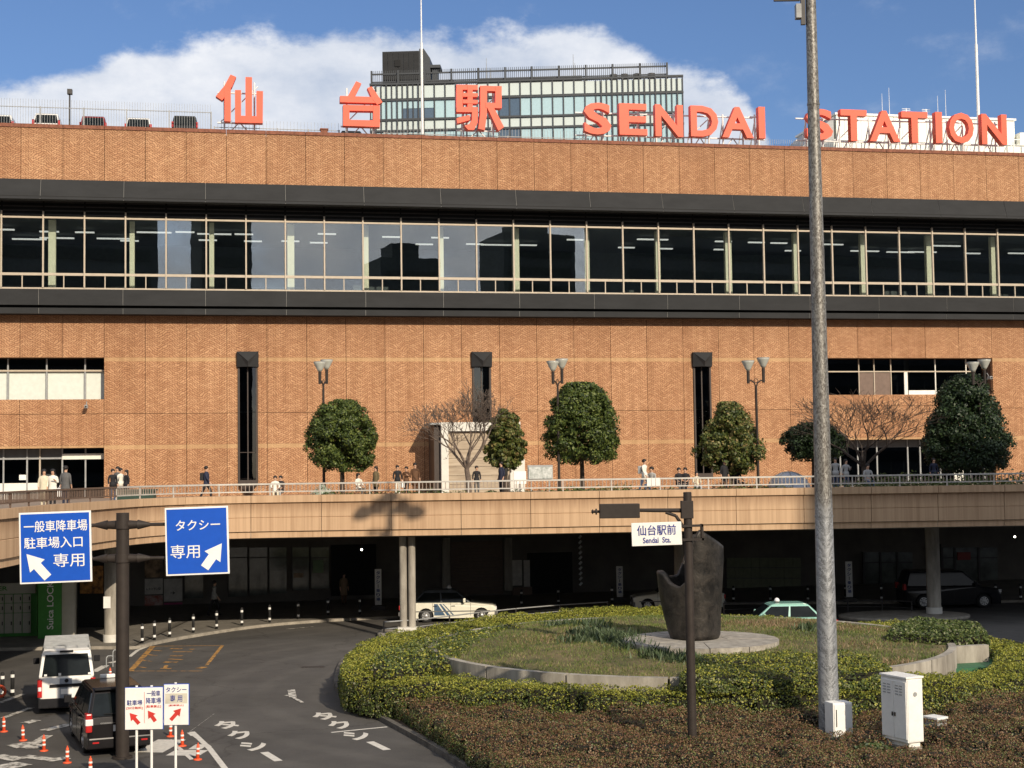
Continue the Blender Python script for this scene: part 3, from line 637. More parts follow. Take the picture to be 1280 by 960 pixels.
for ch, bb, lb in (('S', (100, 120, 245, 288), 'orange-red roof letter S half hidden by the tall grey pole'), ('T', (282, 124, 425, 293), 'orange-red roof letter T just right of the tall grey pole'), ('A', (435, 129, 600, 297), 'orange-red roof letter A in STATION'), ('T', (605, 135, 748, 303), 'orange-red roof letter T between A and I of STATION'),
                   ('I', (785, 138, 825, 303), 'orange-red roof letter I in STATION'), ('O', (857, 140, 993, 306), 'orange-red roof letter O in STATION'), ('N', (1030, 148, 1168, 312), 'orange-red roof letter N, last letter of STATION')):
    make_letter('l', None, lb, (980, 110), 4.2667, body=ch, bb=bb)
# ------------------------------------------------------------------ roof fences, masts, penthouse
def fence_run(label, px0, px1, d, hpx0, cat='fence', posts=5, pick=.16, over=.5):
    s0 = FP(px0, 155, d)[0]; s1 = FP(px1, 165, d)[0]; zb = Z['top'] - .3
    t = thing('roof_fence', label, cat, local(s0, -d, zb), TH)
    L_ = s1 - s0; h = hpx0
    obj('top_rail', MB().box(0, L_, -.02, .02, h - .04, h), M['steelg'], t, fix=False); obj('bottom_rail', MB().box(0, L_, -.02, .02, .42, .46), M['steelg'], t, fix=False)
    for k in range(posts + 1): obj('post', MB().box(L_ * k / posts - .035, L_ * k / posts + .035, -.035, .035, 0, h + .04), M['steelg'], t, fix=False)
    w = MB(); x = pick
    while x < L_: w.box(x - .009, x + .009, .035, .053, .1, h + over); x += pick
    tag(obj('picket', w, M['steelg'], t, fix=False), kind='stuff')
fence_run('pale steel fence with thin pickets along the left parapet, in front of the parked cars', -60, 264, -1.2, 1.65, posts=6)
fence_run('low pale rail fence on the roof between the characters 仙 and 台', 268, 424, -2.4, 1.0, posts=4, pick=.22)
fence_run('low pale rail fence on the roof behind the character 駅 and the S of SENDAI', 480, 735, -2.6, 1.0, posts=5, pick=.22)
fence_run('grey picket fence on the roof between SENDAI and STATION', 930, 1060, -4.5, 1.3, posts=5, pick=.14)
def mast(px, ybot, ytop, d, r, label):
    s, zb = FP(px, ybot, d); zt = FP(px, ytop, d)[1]
    t = thing('roof_mast', label, 'mast', local(s, -d, Z['top'] - .45), TH); h = zt - Z['top'] + .45
    obj('mast_pole', MB().tube((0, 0, 0), (0, 0, h * .6), r, r * .8).tube((0, 0, h * .6), (0, 0, h), r * .55, r * .25), M['steelw'], t)
    obj('mast_base', MB().box(-.25, .25, -.25, .25, 0, .3), M['concrete'], t)
mast(528, 165, -40, -4, .10, 'tall thin white lightning mast in front of the dark rooftop tower')
mast(1223, 145, -60, -9, .13, 'tall thin white lightning mast rising behind the O of STATION')
s, z = FP(87, 155, -2.2); t = thing('roof_lamp', 'slim grey lamp post on the roof car park at far left', 'lamp', local(s, 2.2, Z['top'] - .45), TH)
obj('lamp_pole', MB().tube((0, 0, 0), (0, 0, FP(87, 118, -2.2)[1] - Z['top'] + .45), .05), M['steeld'], t); obj('lamp_head', MB().box(-.14, .16, -.2, .16, FP(87, 118, -2.2)[1] - Z['top'] + .45, FP(87, 112, -2.2)[1] - Z['top'] + .45), M['steeld'], t)
s, z = FP(405, 160, -2); t = tag(obj('vent_box', MB().box(-.22, .22, -.2, .2, 0, .9).box(-.27, .27, -.25, .25, .9, .98), M['coping'], None, loc=local(s, 2, Z['top'] - .3)), 'small reddish box standing on the roof between 仙 and 台', 'vent')
t.rotation_euler = (0, 0, TH)
# white corrugated penthouse behind STATION
M['corr'] = mat('white_corrugated_sheet', (.80, .80, .72), .5, var=.04)
d0 = -13; s0, s1 = FP(1045, 150, d0)[0], FP(1268, 150, d0)[0]; zt = FP(1150, 144.5, d0)[1]; zb = Z['top'] - .45
ph = thing('roof_penthouse', 'low white corrugated plant room behind the word STATION', 'plant room', local(s0, -d0, zb), TH)
W_ = s1 - s0; H_ = zt - zb; w = MB()
nx = 22
for k in range(nx):
    a = W_ * k / nx; obj('wall_panel', MB().box(a + .015, a + W_ / nx - .015, 0, .3, .2, H_ - .2), M['corr'], ph, fix=False)
obj('wall_core', MB().box(.05, W_, .15, 8, 0, H_ - .1), M['corr'], ph, fix=False); obj('roof_edge', MB().box(-.1, W_ + .1, -.1, 8.1, H_ - .16, H_), M['steelw'], ph)
obj('lower_block', MB().box(-1.2, W_ + 8, -2.2, -.05, 0, H_ * .58), M['corr'], ph)
obj('side_wing', MB().box(W_ + .1, W_ + 9, -.6, 6, 0, H_ * .8), M['corr'], ph)
w = MB(); w.add([(-6.2, 0, .3), (-.2, 0, H_ - .3), (-.2, 7, H_ - .3), (-6.2, 7, .3), (-6.2, 0, .0), (-.2, 0, 0), (-.2, 7, 0), (-6.2, 7, 0)], [(0, 1, 2, 3), (4, 7, 6, 5), (0, 4, 5, 1), (1, 5, 6, 2), (2, 6, 7, 3), (3, 7, 4, 0)])
obj('sloping_roof', w, M['steelg'], ph)
w = MB()
for k in range(20): w.box(-1.2 + (W_ + 9) * k / 20, -1.12 + (W_ + 9) * k / 20, -2.9, -2.82, 0, H_ * .62)
for zq in (.3, .45, .62): w.box(-1.2, W_ + 8, -2.86, -2.8, H_ * zq - .03, H_ * zq + .03)
for k in range(6): w.tube((-1.2 + 3.2 * k, -2.9, 0), (.4 + 3.2 * k, -2.9, H_ * .6), .04, n=5)
obj('walkway_frame', w, M['steelw'], ph, fix=False)
w = MB()
for px, hh in ((1110, 1.9), (1119, 2.4), (1180, 1.9), (1190, 2.4)):
    x = FP(px, 140, d0)[0] - s0; w.tube((x, 1, H_), (x, 1, H_ + hh), .025, .012, n=5)
for px in (1140, 1165):
    x = FP(px, 140, d0)[0] - s0; w.tube((x, 1, H_), (x, 1, H_ + .8), .04, n=5)
    for q in range(4): w.box(x - .35, x + .35, .98, 1.02, H_ + .35 + q * .13, H_ + .38 + q * .13)
obj('aerial', w, M['steelw'], ph)
# ------------------------------------------------------------------ office tower far behind
YL, YR = 192.3, 190.0
pL = DY(463, 107, YL); pR = DY(853, 96, YR); ang = math.atan2(pR.y - pL.y, pR.x - pL.x); Wt = (pR.xy - pL.xy).length; Ht = pR.z
tw = thing('office_tower', 'glass and pale panel office tower with dark frame rising behind the station', 'building', (pL.x, pL.y, 0), ang)
M['tpanel'] = mat('tower_pale_panel', (.54, .61, .59), .5, var=.03); M['tglass'] = mat('tower_pale_glass', (.40, .56, .60), .12, var=.06, spec=.8); M['tglassd'] = mat('tower_dark_glass', (.07, .11, .16), .1, spec=.8)
M['tframe'] = mat('tower_dark_frame', (.05, .055, .06), .5)
def tz(px, py): 
    f = (px - 463) / 390; return DY(px, py, YL + (YR - YL) * f).z
levels = [tz(640, y) for y in (101, 104, 120, 122.5, 144.5, 147.5, 158.5, 161.5)]
zfl = levels[1] - levels[5]
obj('tower_body', MB().box(0, Wt, .35, 30, 0, Ht - .3), M['tframe'], tw)
ncol = 29; cw = Wt / ncol; rt = random.Random(3)
rows = [(levels[2] + .1, levels[1], 'p'), (levels[4], levels[3], 'g'), (levels[6], levels[5], 'p'), (levels[6] - .3 - (levels[3] - levels[4]) * 1.05, levels[6] - .3, 'g')]
for (za, zc, k) in rows:
    for i in range(ncol):
        half = (i < 5) or (i > 20)
        parts = [(i * cw + .08, i * cw + cw - .08)] if not half else [(i * cw + .08, i * cw + cw * .5 - .1), (i * cw + cw * .5 + .1, i * cw + cw - .08)]
        for a, b in parts:
            mt = M['tpanel'] if k == 'p' else (M['tglassd'] if (2 < i < 6 or i in (12, 13)) and k == 'g' else M['tglass'])
            if k == 'g' and (2 < i < 6):
                zm = za + (zc - za) * .55
                obj('window_pane', MB().box(a, b, 0, .3, za, zm), M['tglassd'], tw, fix=False); obj('window_pane', MB().box(a, b, 0, .3, zm + .05, zc), M['tglass'], tw, fix=False)
            else: obj('wall_panel' if k == 'p' else 'window_pane', MB().box(a, b, 0, .3, za, zc), mt, tw, fix=False)
w = MB()
for i in range(ncol + 1):
    w.box(i * cw - .07, i * cw + .07, -.15, .34, 20, Ht)
    if (i < 5 or i > 20) and i < ncol: w.box((i + .5) * cw - .08, (i + .5) * cw + .08, -.22, .34, 20, Ht)
obj('mullion_grid', w, M['tframe'], tw, fix=False)
w = MB()
for z in (levels[0], (levels[2] + levels[3]) / 2, (levels[4] + levels[5]) / 2, (levels[6] + levels[7]) / 2): w.box(-.1, Wt + .1, -.2, .33, z - .13, z + .13)
obj('floor_bands', w, M['tframe'], tw, fix=False)
w = MB(); hf = tz(463, 87) - tz(463, 107) + .1; Wf = Wt * .953
for k in range(12): w.box(Wf * k / 11 - .12, Wf * k / 11 + .12, 1, 1.25, Ht - .3, Ht + hf)
w.box(0, Wf, 1.3, 1.42, Ht + hf - .5, Ht + hf - .3); w.box(0, Wf, 1.3, 1.42, Ht + .7, Ht + .85)
obj('roof_screen_post', w, M['tframe'], tw, fix=False)
w = MB()
for k in range(150): w.box(Wf * k / 150 - .035, Wf * k / 150 + .035, 1.45, 1.52, Ht - .2, Ht + hf + .1)
tag(obj('roof_screen_picket', w, M['tframe'], tw, fix=False), kind='stuff')
def tx(px): return (DY(px, 90, 191).x - pL.x) / math.cos(ang)
cz = tz(500, 56)
k_ = MB(); k_.box(tx(473), tx(520), 3, 10, Ht - .3, cz); k_.prism([(tx(520) + .02, Ht - .3), (tx(534), Ht - .3), (tx(534), cz - 1.0), (tx(526), cz + .3), (tx(520) + .02, cz + .3)], 3.1, 10)
obj('stair_core', k_, M['tframe'], tw)
for k in range(7): obj('core_panel', MB().box(tx(473) + (tx(520) - tx(473)) * k / 7 + .04, tx(473) + (tx(520) - tx(473)) * (k + 1) / 7 - .04, 2.9, 2.98, Ht, cz - .1), M['fascia'], tw, fix=False)
obj('core_vent', MB().box(tx(489), tx(496), 2.8, 2.88, cz - 2.1, cz - 1.2), M['dark'], tw); obj('core_canopy', MB().box(tx(534), tx(547), 3.2, 6, cz - 2.3, cz - 1.9).box(tx(536), tx(543), 3.6, 5.5, Ht, cz - 2.3), M['tframe'], tw)
w = MB(); w.box(tx(593), tx(727), 5, 12, Ht + .9, Ht + 1.9); w.box(tx(593), tx(612), 4.8, 12, Ht - .2, Ht + 1.6); obj('plant_screen', w, M['tframe'], tw)
obj('plant_unit', MB().box(tx(494), tx(563), 3.2, 9, Ht - .2, tz(500, 93)).box(tx(612), tx(735), 4.2, 9, Ht - .2, Ht + .95), M['greyp'], tw)
for px in (767, 781, 797, 815): obj('roof_cowl', MB().tube((tx(px), 4, Ht - .3), (tx(px), 4, Ht + 1.6), .45, .5, n=10), M['steeld'], tw)
w = MB()
for px, h in ((604, 3.4), (609, 2.0), (716, 3.6), (718, 2.4)): w.tube((tx(px), 6, Ht + 1.5), (tx(px), 6, Ht + 1.5 + h), .06, .03, n=5)
obj('aerial', w, M['steelg'], tw)
# ------------------------------------------------------------------ city behind the camera: seen in the gallery glass, and it shades the right of the plaza
M['cityw'] = mat('city_concrete', (.06, .072, .075), .8, var=.2, scale=.1); M['cityg'] = mat('city_glass', (.02, .028, .03), .35, spec=.2)
def block(x0, x1, y0, y1, h, label, floors=3.6, group=None):
    t = thing('city_building', label, 'building', ((x0 + x1) / 2, (y0 + y1) / 2, 0)); a = (x1 - x0) / 2; b = (y1 - y0) / 2
    obj('wall', MB().box(-a, a, -b, b, 0, h).box(-a * .5, a * .4, -b * .6, b * .6, h, h + 3), M['cityw'], t)
    for side in (1, -1):
        z = 4.0; k = 0
        while z + 2 < h and k < 24:
            obj('window_band', MB().box(-a + 1, a - 1, side * b if side > 0 else -b - .15, side * b + .15 if side > 0 else -b, z, z + 1.7), M['cityg'], t, fix=False); z += floors; k += 1
cx = 13.6 + math.tan(SUN_AZ) * (66 + 34)
block(cx, cx + 110, -34, -20, 65, 'long high office block across the square, its shadow over the right of the plaza')
block(-85, -5, -42, -22, 56, 'broad office block behind the viewer, mirrored in the left gallery panes')
block(6, 14, -60, -50, 52, 'slim tower behind the viewer, mirrored as a narrow dark shape')
block(46, 58, -96, -84, 48, 'squat block behind the viewer with a mast, mirrored in the gallery')
block(76, 92, -110, -96, 56, 'set-back office block behind the viewer, mirrored right of centre')
# ------------------------------------------------------------------ pedestrian deck
edge_px = [(-420, 33), (-200, 40), (-80, 46), (0, 50.5), (60, 56.5), (100, 60), (132, 63), (165, 66), (200, 68.2), (240, 69.8), (280, 70.7), (360, 71.3), (500, 71.4), (640, 71.5), (760, 72), (1000, 72.6), (1280, 73.4), (1700, 74.5)]
EP = [Vector((( (px - 640) / FPX) * Y * .924, Y * .924, 0)) for px, Y in edge_px]
def spline(P, n=10):
    out = []
    for i in range(len(P) - 1):
        p0 = P[max(0, i - 1)]; p1 = P[i]; p2 = P[i + 1]; p3 = P[min(len(P) - 1, i + 2)]
        for k in range(n):
            t = k / n; out.append(.5 * ((2 * p1) + (p2 - p0) * t + (2 * p0 - 5 * p1 + 4 * p2 - p3) * t * t + (3 * p1 - p0 - 3 * p2 + p3) * t ** 3))
    out.append(P[-1]); return out
EC = spline(EP, 6)
# arc-length table
EL = [0]
for i in range(1, len(EC)): EL.append(EL[-1] + (EC[i] - EC[i - 1]).length)
def epos(s, off=0.0):
    """point on the deck edge at arc length s, off metres outward (towards the plaza)"""
    s = min(max(s, 0), EL[-1] - .001); i = max(k for k in range(len(EL) - 1) if EL[k] <= s)
    t = (s - EL[i]) / (EL[i + 1] - EL[i]); p = EC[i].lerp(EC[i + 1], t); d = (EC[i + 1] - EC[i]).normalized()
    return p + Vector((d.y, -d.x, 0)) * off
def e_at_px(px):
    best = min(range(len(EC)), key=lambda i: abs(EC[i].x / EC[i].y * FPX + 640 - px)); return EL[best]
def sweep(mb, s0, s1, prof, step=.8):
    n = max(1, int((s1 - s0) / step)); k = len(prof); vs = []
    for i in range(n + 1):
        s = s0 + (s1 - s0) * i / n
        for o, z in prof:
            p = epos(s, o); vs.append((p.x, p.y, z))
    fs = [(i * k + j, i * k + (j + 1) % k, (i + 1) * k + (j + 1) % k, (i + 1) * k + j) for i in range(n) for j in range(k)]
    fs += [tuple(range(k)), tuple(n * k + j for j in range(k))[::-1]]
    return mb.add(vs, fs)
M['fasc'] = mat('peach_deck_paint', (.62, .41, .235), .75, col2=(.76, .52, .31), scale=1.1, stretch=(1, 1, .16), bump=.15, thr=(.3, .52))
def stain_mat():
    mt, nt, N, L, P = nodes_of('peach_painted_panel'); P.inputs['Roughness'].default_value = .75; P.inputs['Specular IOR Level'].default_value = .25
    tc = N.new('ShaderNodeTexCoord'); sp = N.new('ShaderNodeSeparateXYZ'); L.new(tc.outputs['Object'], sp.inputs[0])
    mp = N.new('ShaderNodeMapping'); mp.inputs['Scale'].default_value = (3.2, 3.2, .05); L.new(tc.outputs['Object'], mp.inputs[0])
    n1 = N.new('ShaderNodeTexNoise'); n1.inputs['Scale'].default_value = 1.6; n1.inputs['Detail'].default_value = 7; n1.inputs['Roughness'].default_value = .75; L.new(mp.outputs[0], n1.inputs['Vector'])
    r1 = N.new('ShaderNodeValToRGB'); L.new(n1.outputs[0], r1.inputs[0]); e = r1.color_ramp.elements; e[0].position = .36; e[0].color = (.40, .26, .155, 1); e[1].position = .56; e[1].color = (.52, .355, .22, 1)
    # rust runs below the coping: strong at its foot, fading downwards
    gr = N.new('ShaderNodeMapRange'); L.new(sp.outputs[2], gr.inputs[0]); gr.inputs[1].default_value = 5.5; gr.inputs[2].default_value = 5.98
    n2 = N.new('ShaderNodeTexNoise'); n2.inputs['Scale'].default_value = 4; n2.inputs['Detail'].default_value = 5; L.new(mp.outputs[0], n2.inputs['Vector'])
    ml = N.new('ShaderNodeMath'); ml.operation = 'MULTIPLY'; L.new(gr.outputs[0], ml.inputs[0]); L.new(n2.outputs[0], ml.inputs[1])
    m2 = N.new('ShaderNodeMath'); m2.operation = 'MULTIPLY'; L.new(ml.outputs[0], m2.inputs[0]); lt = N.new('ShaderNodeMath'); lt.operation = 'LESS_THAN'; L.new(sp.outputs[2], lt.inputs[0]); lt.inputs[1].default_value = 5.99; L.new(lt.outputs[0], m2.inputs[1])
    mx = N.new('ShaderNodeMix'); mx.data_type = 'RGBA'; L.new(m2.outputs[0], mx.inputs[0]); L.new(r1.outputs[0], mx.inputs[6]); mx.inputs[7].default_value = (.17, .085, .045, 1)
    L.new(mx.outputs[2], P.inputs['Base Color']); return mt
M['fasc'] = stain_mat()
M['soffit'] = mat('soffit_concrete', (.26, .24, .21), .9, var=.2, scale=.8)
M['paving'] = mat('deck_paving', (.24, .19, .15), .85, var=.15, scale=2)
dk = thing('pedestrian_deck', 'raised pedestrian deck with a curved peach-coloured edge in front of the station', 'deck', (0, 0, 0))
s = 0.0; k = 0; pw = 3.1
while s < EL[-1] - pw:
    left = s < e_at_px(132)
    top, tp = 6.33, 5.99
    obj('fascia_panel', sweep(MB(), s + .012, s + pw - .012, [(-.3, 4.75), (.0, 4.75), (.0, 5.33), (-.03, 5.35), (-.0, 5.37), (.0, tp), (.10, tp + .03), (.10, top), (-.3, top)]), M['fasc'], dk)
    obj('fascia_panel', sweep(MB(), s + .012, s + pw - .012, [(-.3, 4.46), (-.09, 4.46), (-.09, 4.73), (-.3, 4.73)]), M['fasc'], dk)
    s += pw
obj('edge_backing', sweep(MB(), 0, EL[-1] - .01, [(-.5, 4.48), (-.12, 4.48), (-.12, 6.28), (-.5, 6.28)]), M['soffit'], dk)
poly = [epos(EL[-1] * i / 70, -.45) for i in range(71)]
rr_ = local(60, -.05, 0); ll_ = local(-52, -.05, 0)
pg = [(p.x, p.y) for p in poly] + [(rr_.x, rr_.y), (ll_.x, ll_.y)]
obj('deck_slab', MB().prism(pg, 5.0, DECK, 'xy'), M['soffit'], dk)
obj('deck_paving', MB().prism([(p.x, p.y) for p in [epos(EL[-1] * i / 70, -.5) for i in range(71)]] + [(rr_.x, rr_.y - .1), (ll_.x, ll_.y - .1)], DECK + .002, DECK + .03, 'xy'), M['paving'], dk)
for k in range(7):
    a = local(-46 + k * 14, 0, 0); b = epos(e_at_px(a.x / 67 * FPX + 640), -.6) if abs(a.x) < 40 else None
    if b: obj('cross_beam', MB().add([(a.x - .3, a.y, 4.5), (a.x + .3, a.y, 4.5), (b.x + .3, b.y, 4.5), (b.x - .3, b.y, 4.5), (a.x - .3, a.y, 4.99), (a.x + .3, a.y, 4.99), (b.x + .3, b.y, 4.99), (b.x - .3, b.y, 4.99)], [(0, 3, 2, 1), (4, 5, 6, 7), (0, 1, 5, 4), (1, 2, 6, 5), (2, 3, 7, 6), (3, 0, 4, 7)]), M['soffit'], dk)
obj('edge_beam', sweep(MB(), 0, EL[-1] - .01, [(-.9, 4.40), (-.52, 4.40), (-.52, 5.0), (-.9, 5.0)]), M['soffit'], dk)
# railing
def railing(s0, s1, label, mt, top=6.87, low=6.52, name='deck_railing', off=-.12, pick=.17, post=2.2):
    t = thing(name, label, 'railing', (0, 0, 0))
    obj('top_rail', sweep(MB(), s0, s1, [(off - .035, top - .07), (off + .035, top - .07), (off + .035, top), (off - .035, top)]), mt, t)
    obj('bottom_rail', sweep(MB(), s0, s1, [(off - .03, low - .05), (off + .03, low - .05), (off + .03, low), (off - .03, low)]), mt, t)
    s = s0
    while s < s1: p = epos(s, off); obj('post', MB().box(p.x - .025, p.x + .025, p.y - .025, p.y + .025, 6.33, top - .07), mt, t, fix=False); s += post
    w = MB(); s = s0 + pick / 2
    while s < s1:
        p = epos(s, off); w.box(p.x - .016, p.x + .016, p.y - .016, p.y + .016, low, top - .07); s += pick
    tag(obj('baluster', w, M['balus'] if mt is M['railw'] else mt, t, fix=False), kind='stuff')
M['railw'] = mat('brushed_aluminium_rail', (.50, .48, .44), .45, metal=.2, var=.1)
M['balus'] = mat('dull_rose_baluster', (.30, .24, .20), .6)
M['railb'] = mat('brown_rail', (.12, .08, .06), .5)
railing(e_at_px(150), e_at_px(640), 'long pale metal railing on the deck edge, left and centre', M['railw'])
railing(e_at_px(640) + .05, EL[-1] - .1, 'pale metal railing on the deck edge behind the tall grey pole', M['railw'])
railing(0, e_at_px(150), 'dark brown railing on the curved left end of the deck', M['railb'])
# ------------------------------------------------------------------ kiosk on the deck (lift housing) with white portal
M['stone'] = mat('cream_stone_slab', (.30, .235, .165), .7, col2=(.46, .38, .28), scale=1.2, stretch=(.4, 1, 4))
M['whitestone'] = mat('white_stone', (.62, .60, .54), .6, var=.06)
sk0, zk = FP(556, 528, 3.0); sk1 = FP(640, 528, 3.0)[0]
kio = thing('lift_kiosk', 'white framed stone kiosk on the deck behind the bare tree', 'kiosk', local(sk0, -3, DECK), TH)
Wk = sk1 - sk0; Hk = zk - DECK; a0 = FP(543, 540, 3)[0] - sk0; f0 = FP(551, 540, 3)[0] - sk0; f1 = FP(560, 540, 3)[0] - sk0
obj('side_block', MB().box(a0, f0 - .01, .2, 2.6, 0, Hk - .15), M['brframe'], kio)
obj('portal_post', MB().box(f0, f1, -.15, 2.7, 0, Hk), M['whitestone'], kio); obj('portal_post', MB().box(Wk - .1, Wk + .5, -.15, 2.7, 0, Hk), M['whitestone'], kio)
obj('portal_beam', MB().box(f1 + .01, Wk - .11, -.15, 2.7, Hk - .55, Hk), M['whitestone'], kio)
for k in range(7): obj('stone_slab', MB().box(f1 + .01, Wk - .11, .12, .3, (Hk - .6) * k / 7 + .01, (Hk - .6) * (k + 1) / 7 - .01), M['stone'], kio, fix=False)
obj('canopy', MB().box(a0 - .3, f0 + .1, -.1, 2.65, Hk - .14, Hk - .02), M['steelg'], kio)
pb = thing('white_parapet', 'white low wall stepping down beside the kiosk on the deck', 'wall', local(FP(638, 590, 3.2)[0], -3.2, DECK), TH)
wv = FP(656, 574, 3.2)[0] - FP(638, 590, 3.2)[0]
obj('wall', MB().prism([(0, 0), (wv, 0), (wv, bz(656, 574, 3.2) - DECK), (wv - .25, bz(656, 574, 3.2) - DECK), (0, bz(638, 592, 3.2) - DECK)], 0, .4), M['whitestone'], pb)
def deckpt(px, Y): p = DY(px, 610, Y); return Vector((p.x, p.y, DECK + .03))
t = thing('notice_board', 'white square notice board clipped to the deck railing beside the kiosk', 'sign board', deckpt(650, 66.8), TH)
obj('board', MB().box(-.28, .28, -.05, 0, .75, 1.32), M['white'], t); obj('post', MB().box(-.04, .04, .01, .06, 0, 1.2), M['steelg'], t)
t = thing('information_board', 'long low information board with a picture, right of the kiosk on the deck', 'sign board', deckpt(676, 76), TH)
obj('board', MB().box(-.62, .62, 0, .06, .9, 1.5), mat('faded_print', (.25, .28, .26), .5, col2=(.6, .62, .6), scale=5), t); obj('frame', MB().box(-.66, .66, .07, .1, .86, 1.6), M['steelg'], t); obj('post', MB().box(-.5, -.44, .1, .15, 0, .9).box(.44, .5, .1, .15, 0, .9), M['steelg'], t)
t = thing('tent_dome', 'pale blue-grey dome tent on the deck left of the tall grey pole', 'tent', deckpt(986, 78))
w = MB(); w.lathe([(1.15 * math.cos(a), 1.05 * math.sin(a) + .02) for a in [i * math.pi / 2 / 8 for i in range(8)]] + [(.02, 1.07)], (0, 0, 0), 20)
obj('tent_shell', w, mat('tent_cloth', (.42, .46, .52), .5, var=.05), t)
w = MB()
for k in range(4):
    a = math.pi * k / 4; w.path([(1.17 * math.cos(t_) * math.cos(a), 1.17 * math.cos(t_) * math.sin(a), 1.07 * math.sin(t_) + .02) for t_ in [i * math.pi / 10 for i in range(11)]], .018, 5)
obj('tent_rib', w, M['steelg'], t)
for px, lb in ((811, 'left white paper placard hung on the railing below the standing man'), (816.5, 'middle white paper placard hung on the railing below the standing man'), (822, 'right white paper placard hung on the railing, third of three')):
    o = obj('placard', MB().box(-.09, .09, -.02, 0, 0, .36), M['white'], None, loc=deckpt(px, 66.9) + Vector((0, -.15, .58))); tag(o, lb, 'placard', 'white placards on the deck railing')
o = obj('planter_box', MB().box(-.9, .9, -.3, .3, 0, .62).box(-.95, .95, -.35, .35, .62, .7), mat('dark_green_box', (.03, .06, .045), .5), None, loc=deckpt(170, 71)); tag(o, 'dark green storage box on the deck beside the standing group', 'box')
# ------------------------------------------------------------------ under the deck
ua = thing('shop_arcade', 'dim row of shop fronts, shutters and posters under the deck', 'shop front', local(0, -9, 0), TH)
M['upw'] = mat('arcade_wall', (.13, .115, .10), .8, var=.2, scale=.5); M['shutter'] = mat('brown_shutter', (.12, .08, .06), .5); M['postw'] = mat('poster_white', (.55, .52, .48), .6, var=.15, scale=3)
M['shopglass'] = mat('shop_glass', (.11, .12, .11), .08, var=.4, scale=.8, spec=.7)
def U(px, py): return FP(px, py, 9)
def ubox(nm, px0, py0, px1, py1, mt, y0=-.05, y1=.0, par=None):
    a = U(px0, py1); b = U(px1, py0); return obj(nm, MB().box(a[0], b[0], y0, y1, max(a[1], .12), b[1]), mt, par or ua, fix=False)
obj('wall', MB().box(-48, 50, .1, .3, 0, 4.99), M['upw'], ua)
for a, b in ((553, 561.5), (630, 638.5)): ubox('pilaster', a, 672, b, 738 if a > 600 else 735, M['concrete'], -.35, .09)
a = U(564, 740); b = U(628, 676)
for k in range(16):
    z0 = .2 + (b[1] - .2) * k / 16; obj('shutter_slat', MB().box(a[0], b[0], -.02 - .02 * (k % 2), .05, z0 + .01, z0 + (b[1] - .2) / 16 - .01), M['shutter'], ua, fix=False)
M['food'] = mat('food_poster_print', (.08, .05, .03), .5, col2=(.45, .30, .18), scale=2.2)
for (x0, x1) in ((181, 203.5), (205, 228)):
    ubox('poster', x0, 694, x1, 722, M['food']); ubox('poster', x0, 723, x1, 743 if x0 < 200 else 752, M['postw']); 
    if x0 < 200: ubox('poster', x0, 744, x1, 757, mat('red_poster_print', (.35, .08, .06), .5, col2=(.5, .42, .38), scale=4))
    else: ubox('poster', x0, 753, x1, 756, mat('magenta_poster_band', (.35, .05, .15), .5))
def utext(body, px0, py0, px1, py1, mt=None, y=-.055, off=0.02):
    a = U(px0, py1); b = U(px1, py0); text_obj(body, 'lettering', mt or M['black'], ua, a[0], b[0], a[1], b[1], y=y, th=.006, offset=off)
utext('レストラン街', 183, 734, 201, 738); utext('→', 213, 739, 219, 743)
for x0, x1, y0, y1 in ((231, 254, 684, 748), (286, 309, 684, 746), (312, 334, 684, 744), (337, 358, 684, 742), (366, 386, 684, 738), (389, 411, 684, 736), (1080, 1098, 690, 738), (1101, 1120, 690, 738), (1122, 1140, 690, 738), (1178, 1192, 684, 738), (1194, 1222, 684, 738), (1224, 1246, 684, 738)):
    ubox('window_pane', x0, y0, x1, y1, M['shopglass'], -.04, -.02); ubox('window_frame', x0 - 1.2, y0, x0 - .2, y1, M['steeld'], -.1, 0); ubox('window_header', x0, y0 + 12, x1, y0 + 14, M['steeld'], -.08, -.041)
ubox('menu_board', 367, 716, 379, 722, M['food'], -.09, -.05); ubox('menu_board', 391, 700, 404, 716, mat('green_lit_poster', (.16, .24, .12), .5), -.09, -.05)
ubox('menu_board', 640, 700, 652, 732, M['postw']); ubox('menu_board', 655, 700, 662, 740, M['postw']); ubox('shelf', 640, 733, 663, 748, M['taupe'], -.5, -.06)
for k in range(9):
    for j in range(3):
        x0 = 908 + k * 10.3; ubox('locker_door', x0, 697 + j * 13, x0 + 9.6, 709.2 + j * 13, M['lockd'] if 'lockd' in M else M.setdefault('lockd', mat('dim_locker_door', (.17, .18, .11), .5)), -.12, -.06)
ubox('poster', 1196, 690, 1212, 700, mat('red_banner', (.25, .04, .03), .5), -.12, -.045)
ubox('recess', 660, 690, 715, 752, M['dark'], -.03, .05); ubox('recess', 1160, 680, 1176, 750, M['dark'], -.03, .05); ubox('recess', 414, 680, 470, 745, M['dark'], -.03, .05)  # flat black sheets on the wall, the shade of recesses put into colour
w = MB()
for k in range(10):
    a = U(723.5, 735); z = a[1] + .2 + k * .3; w.tube((a[0] - .07, -.5, z), (a[0] + .07, -.5, z + .16), .07, n=7)
obj('striped_pole', w, M['steelw'], ua)
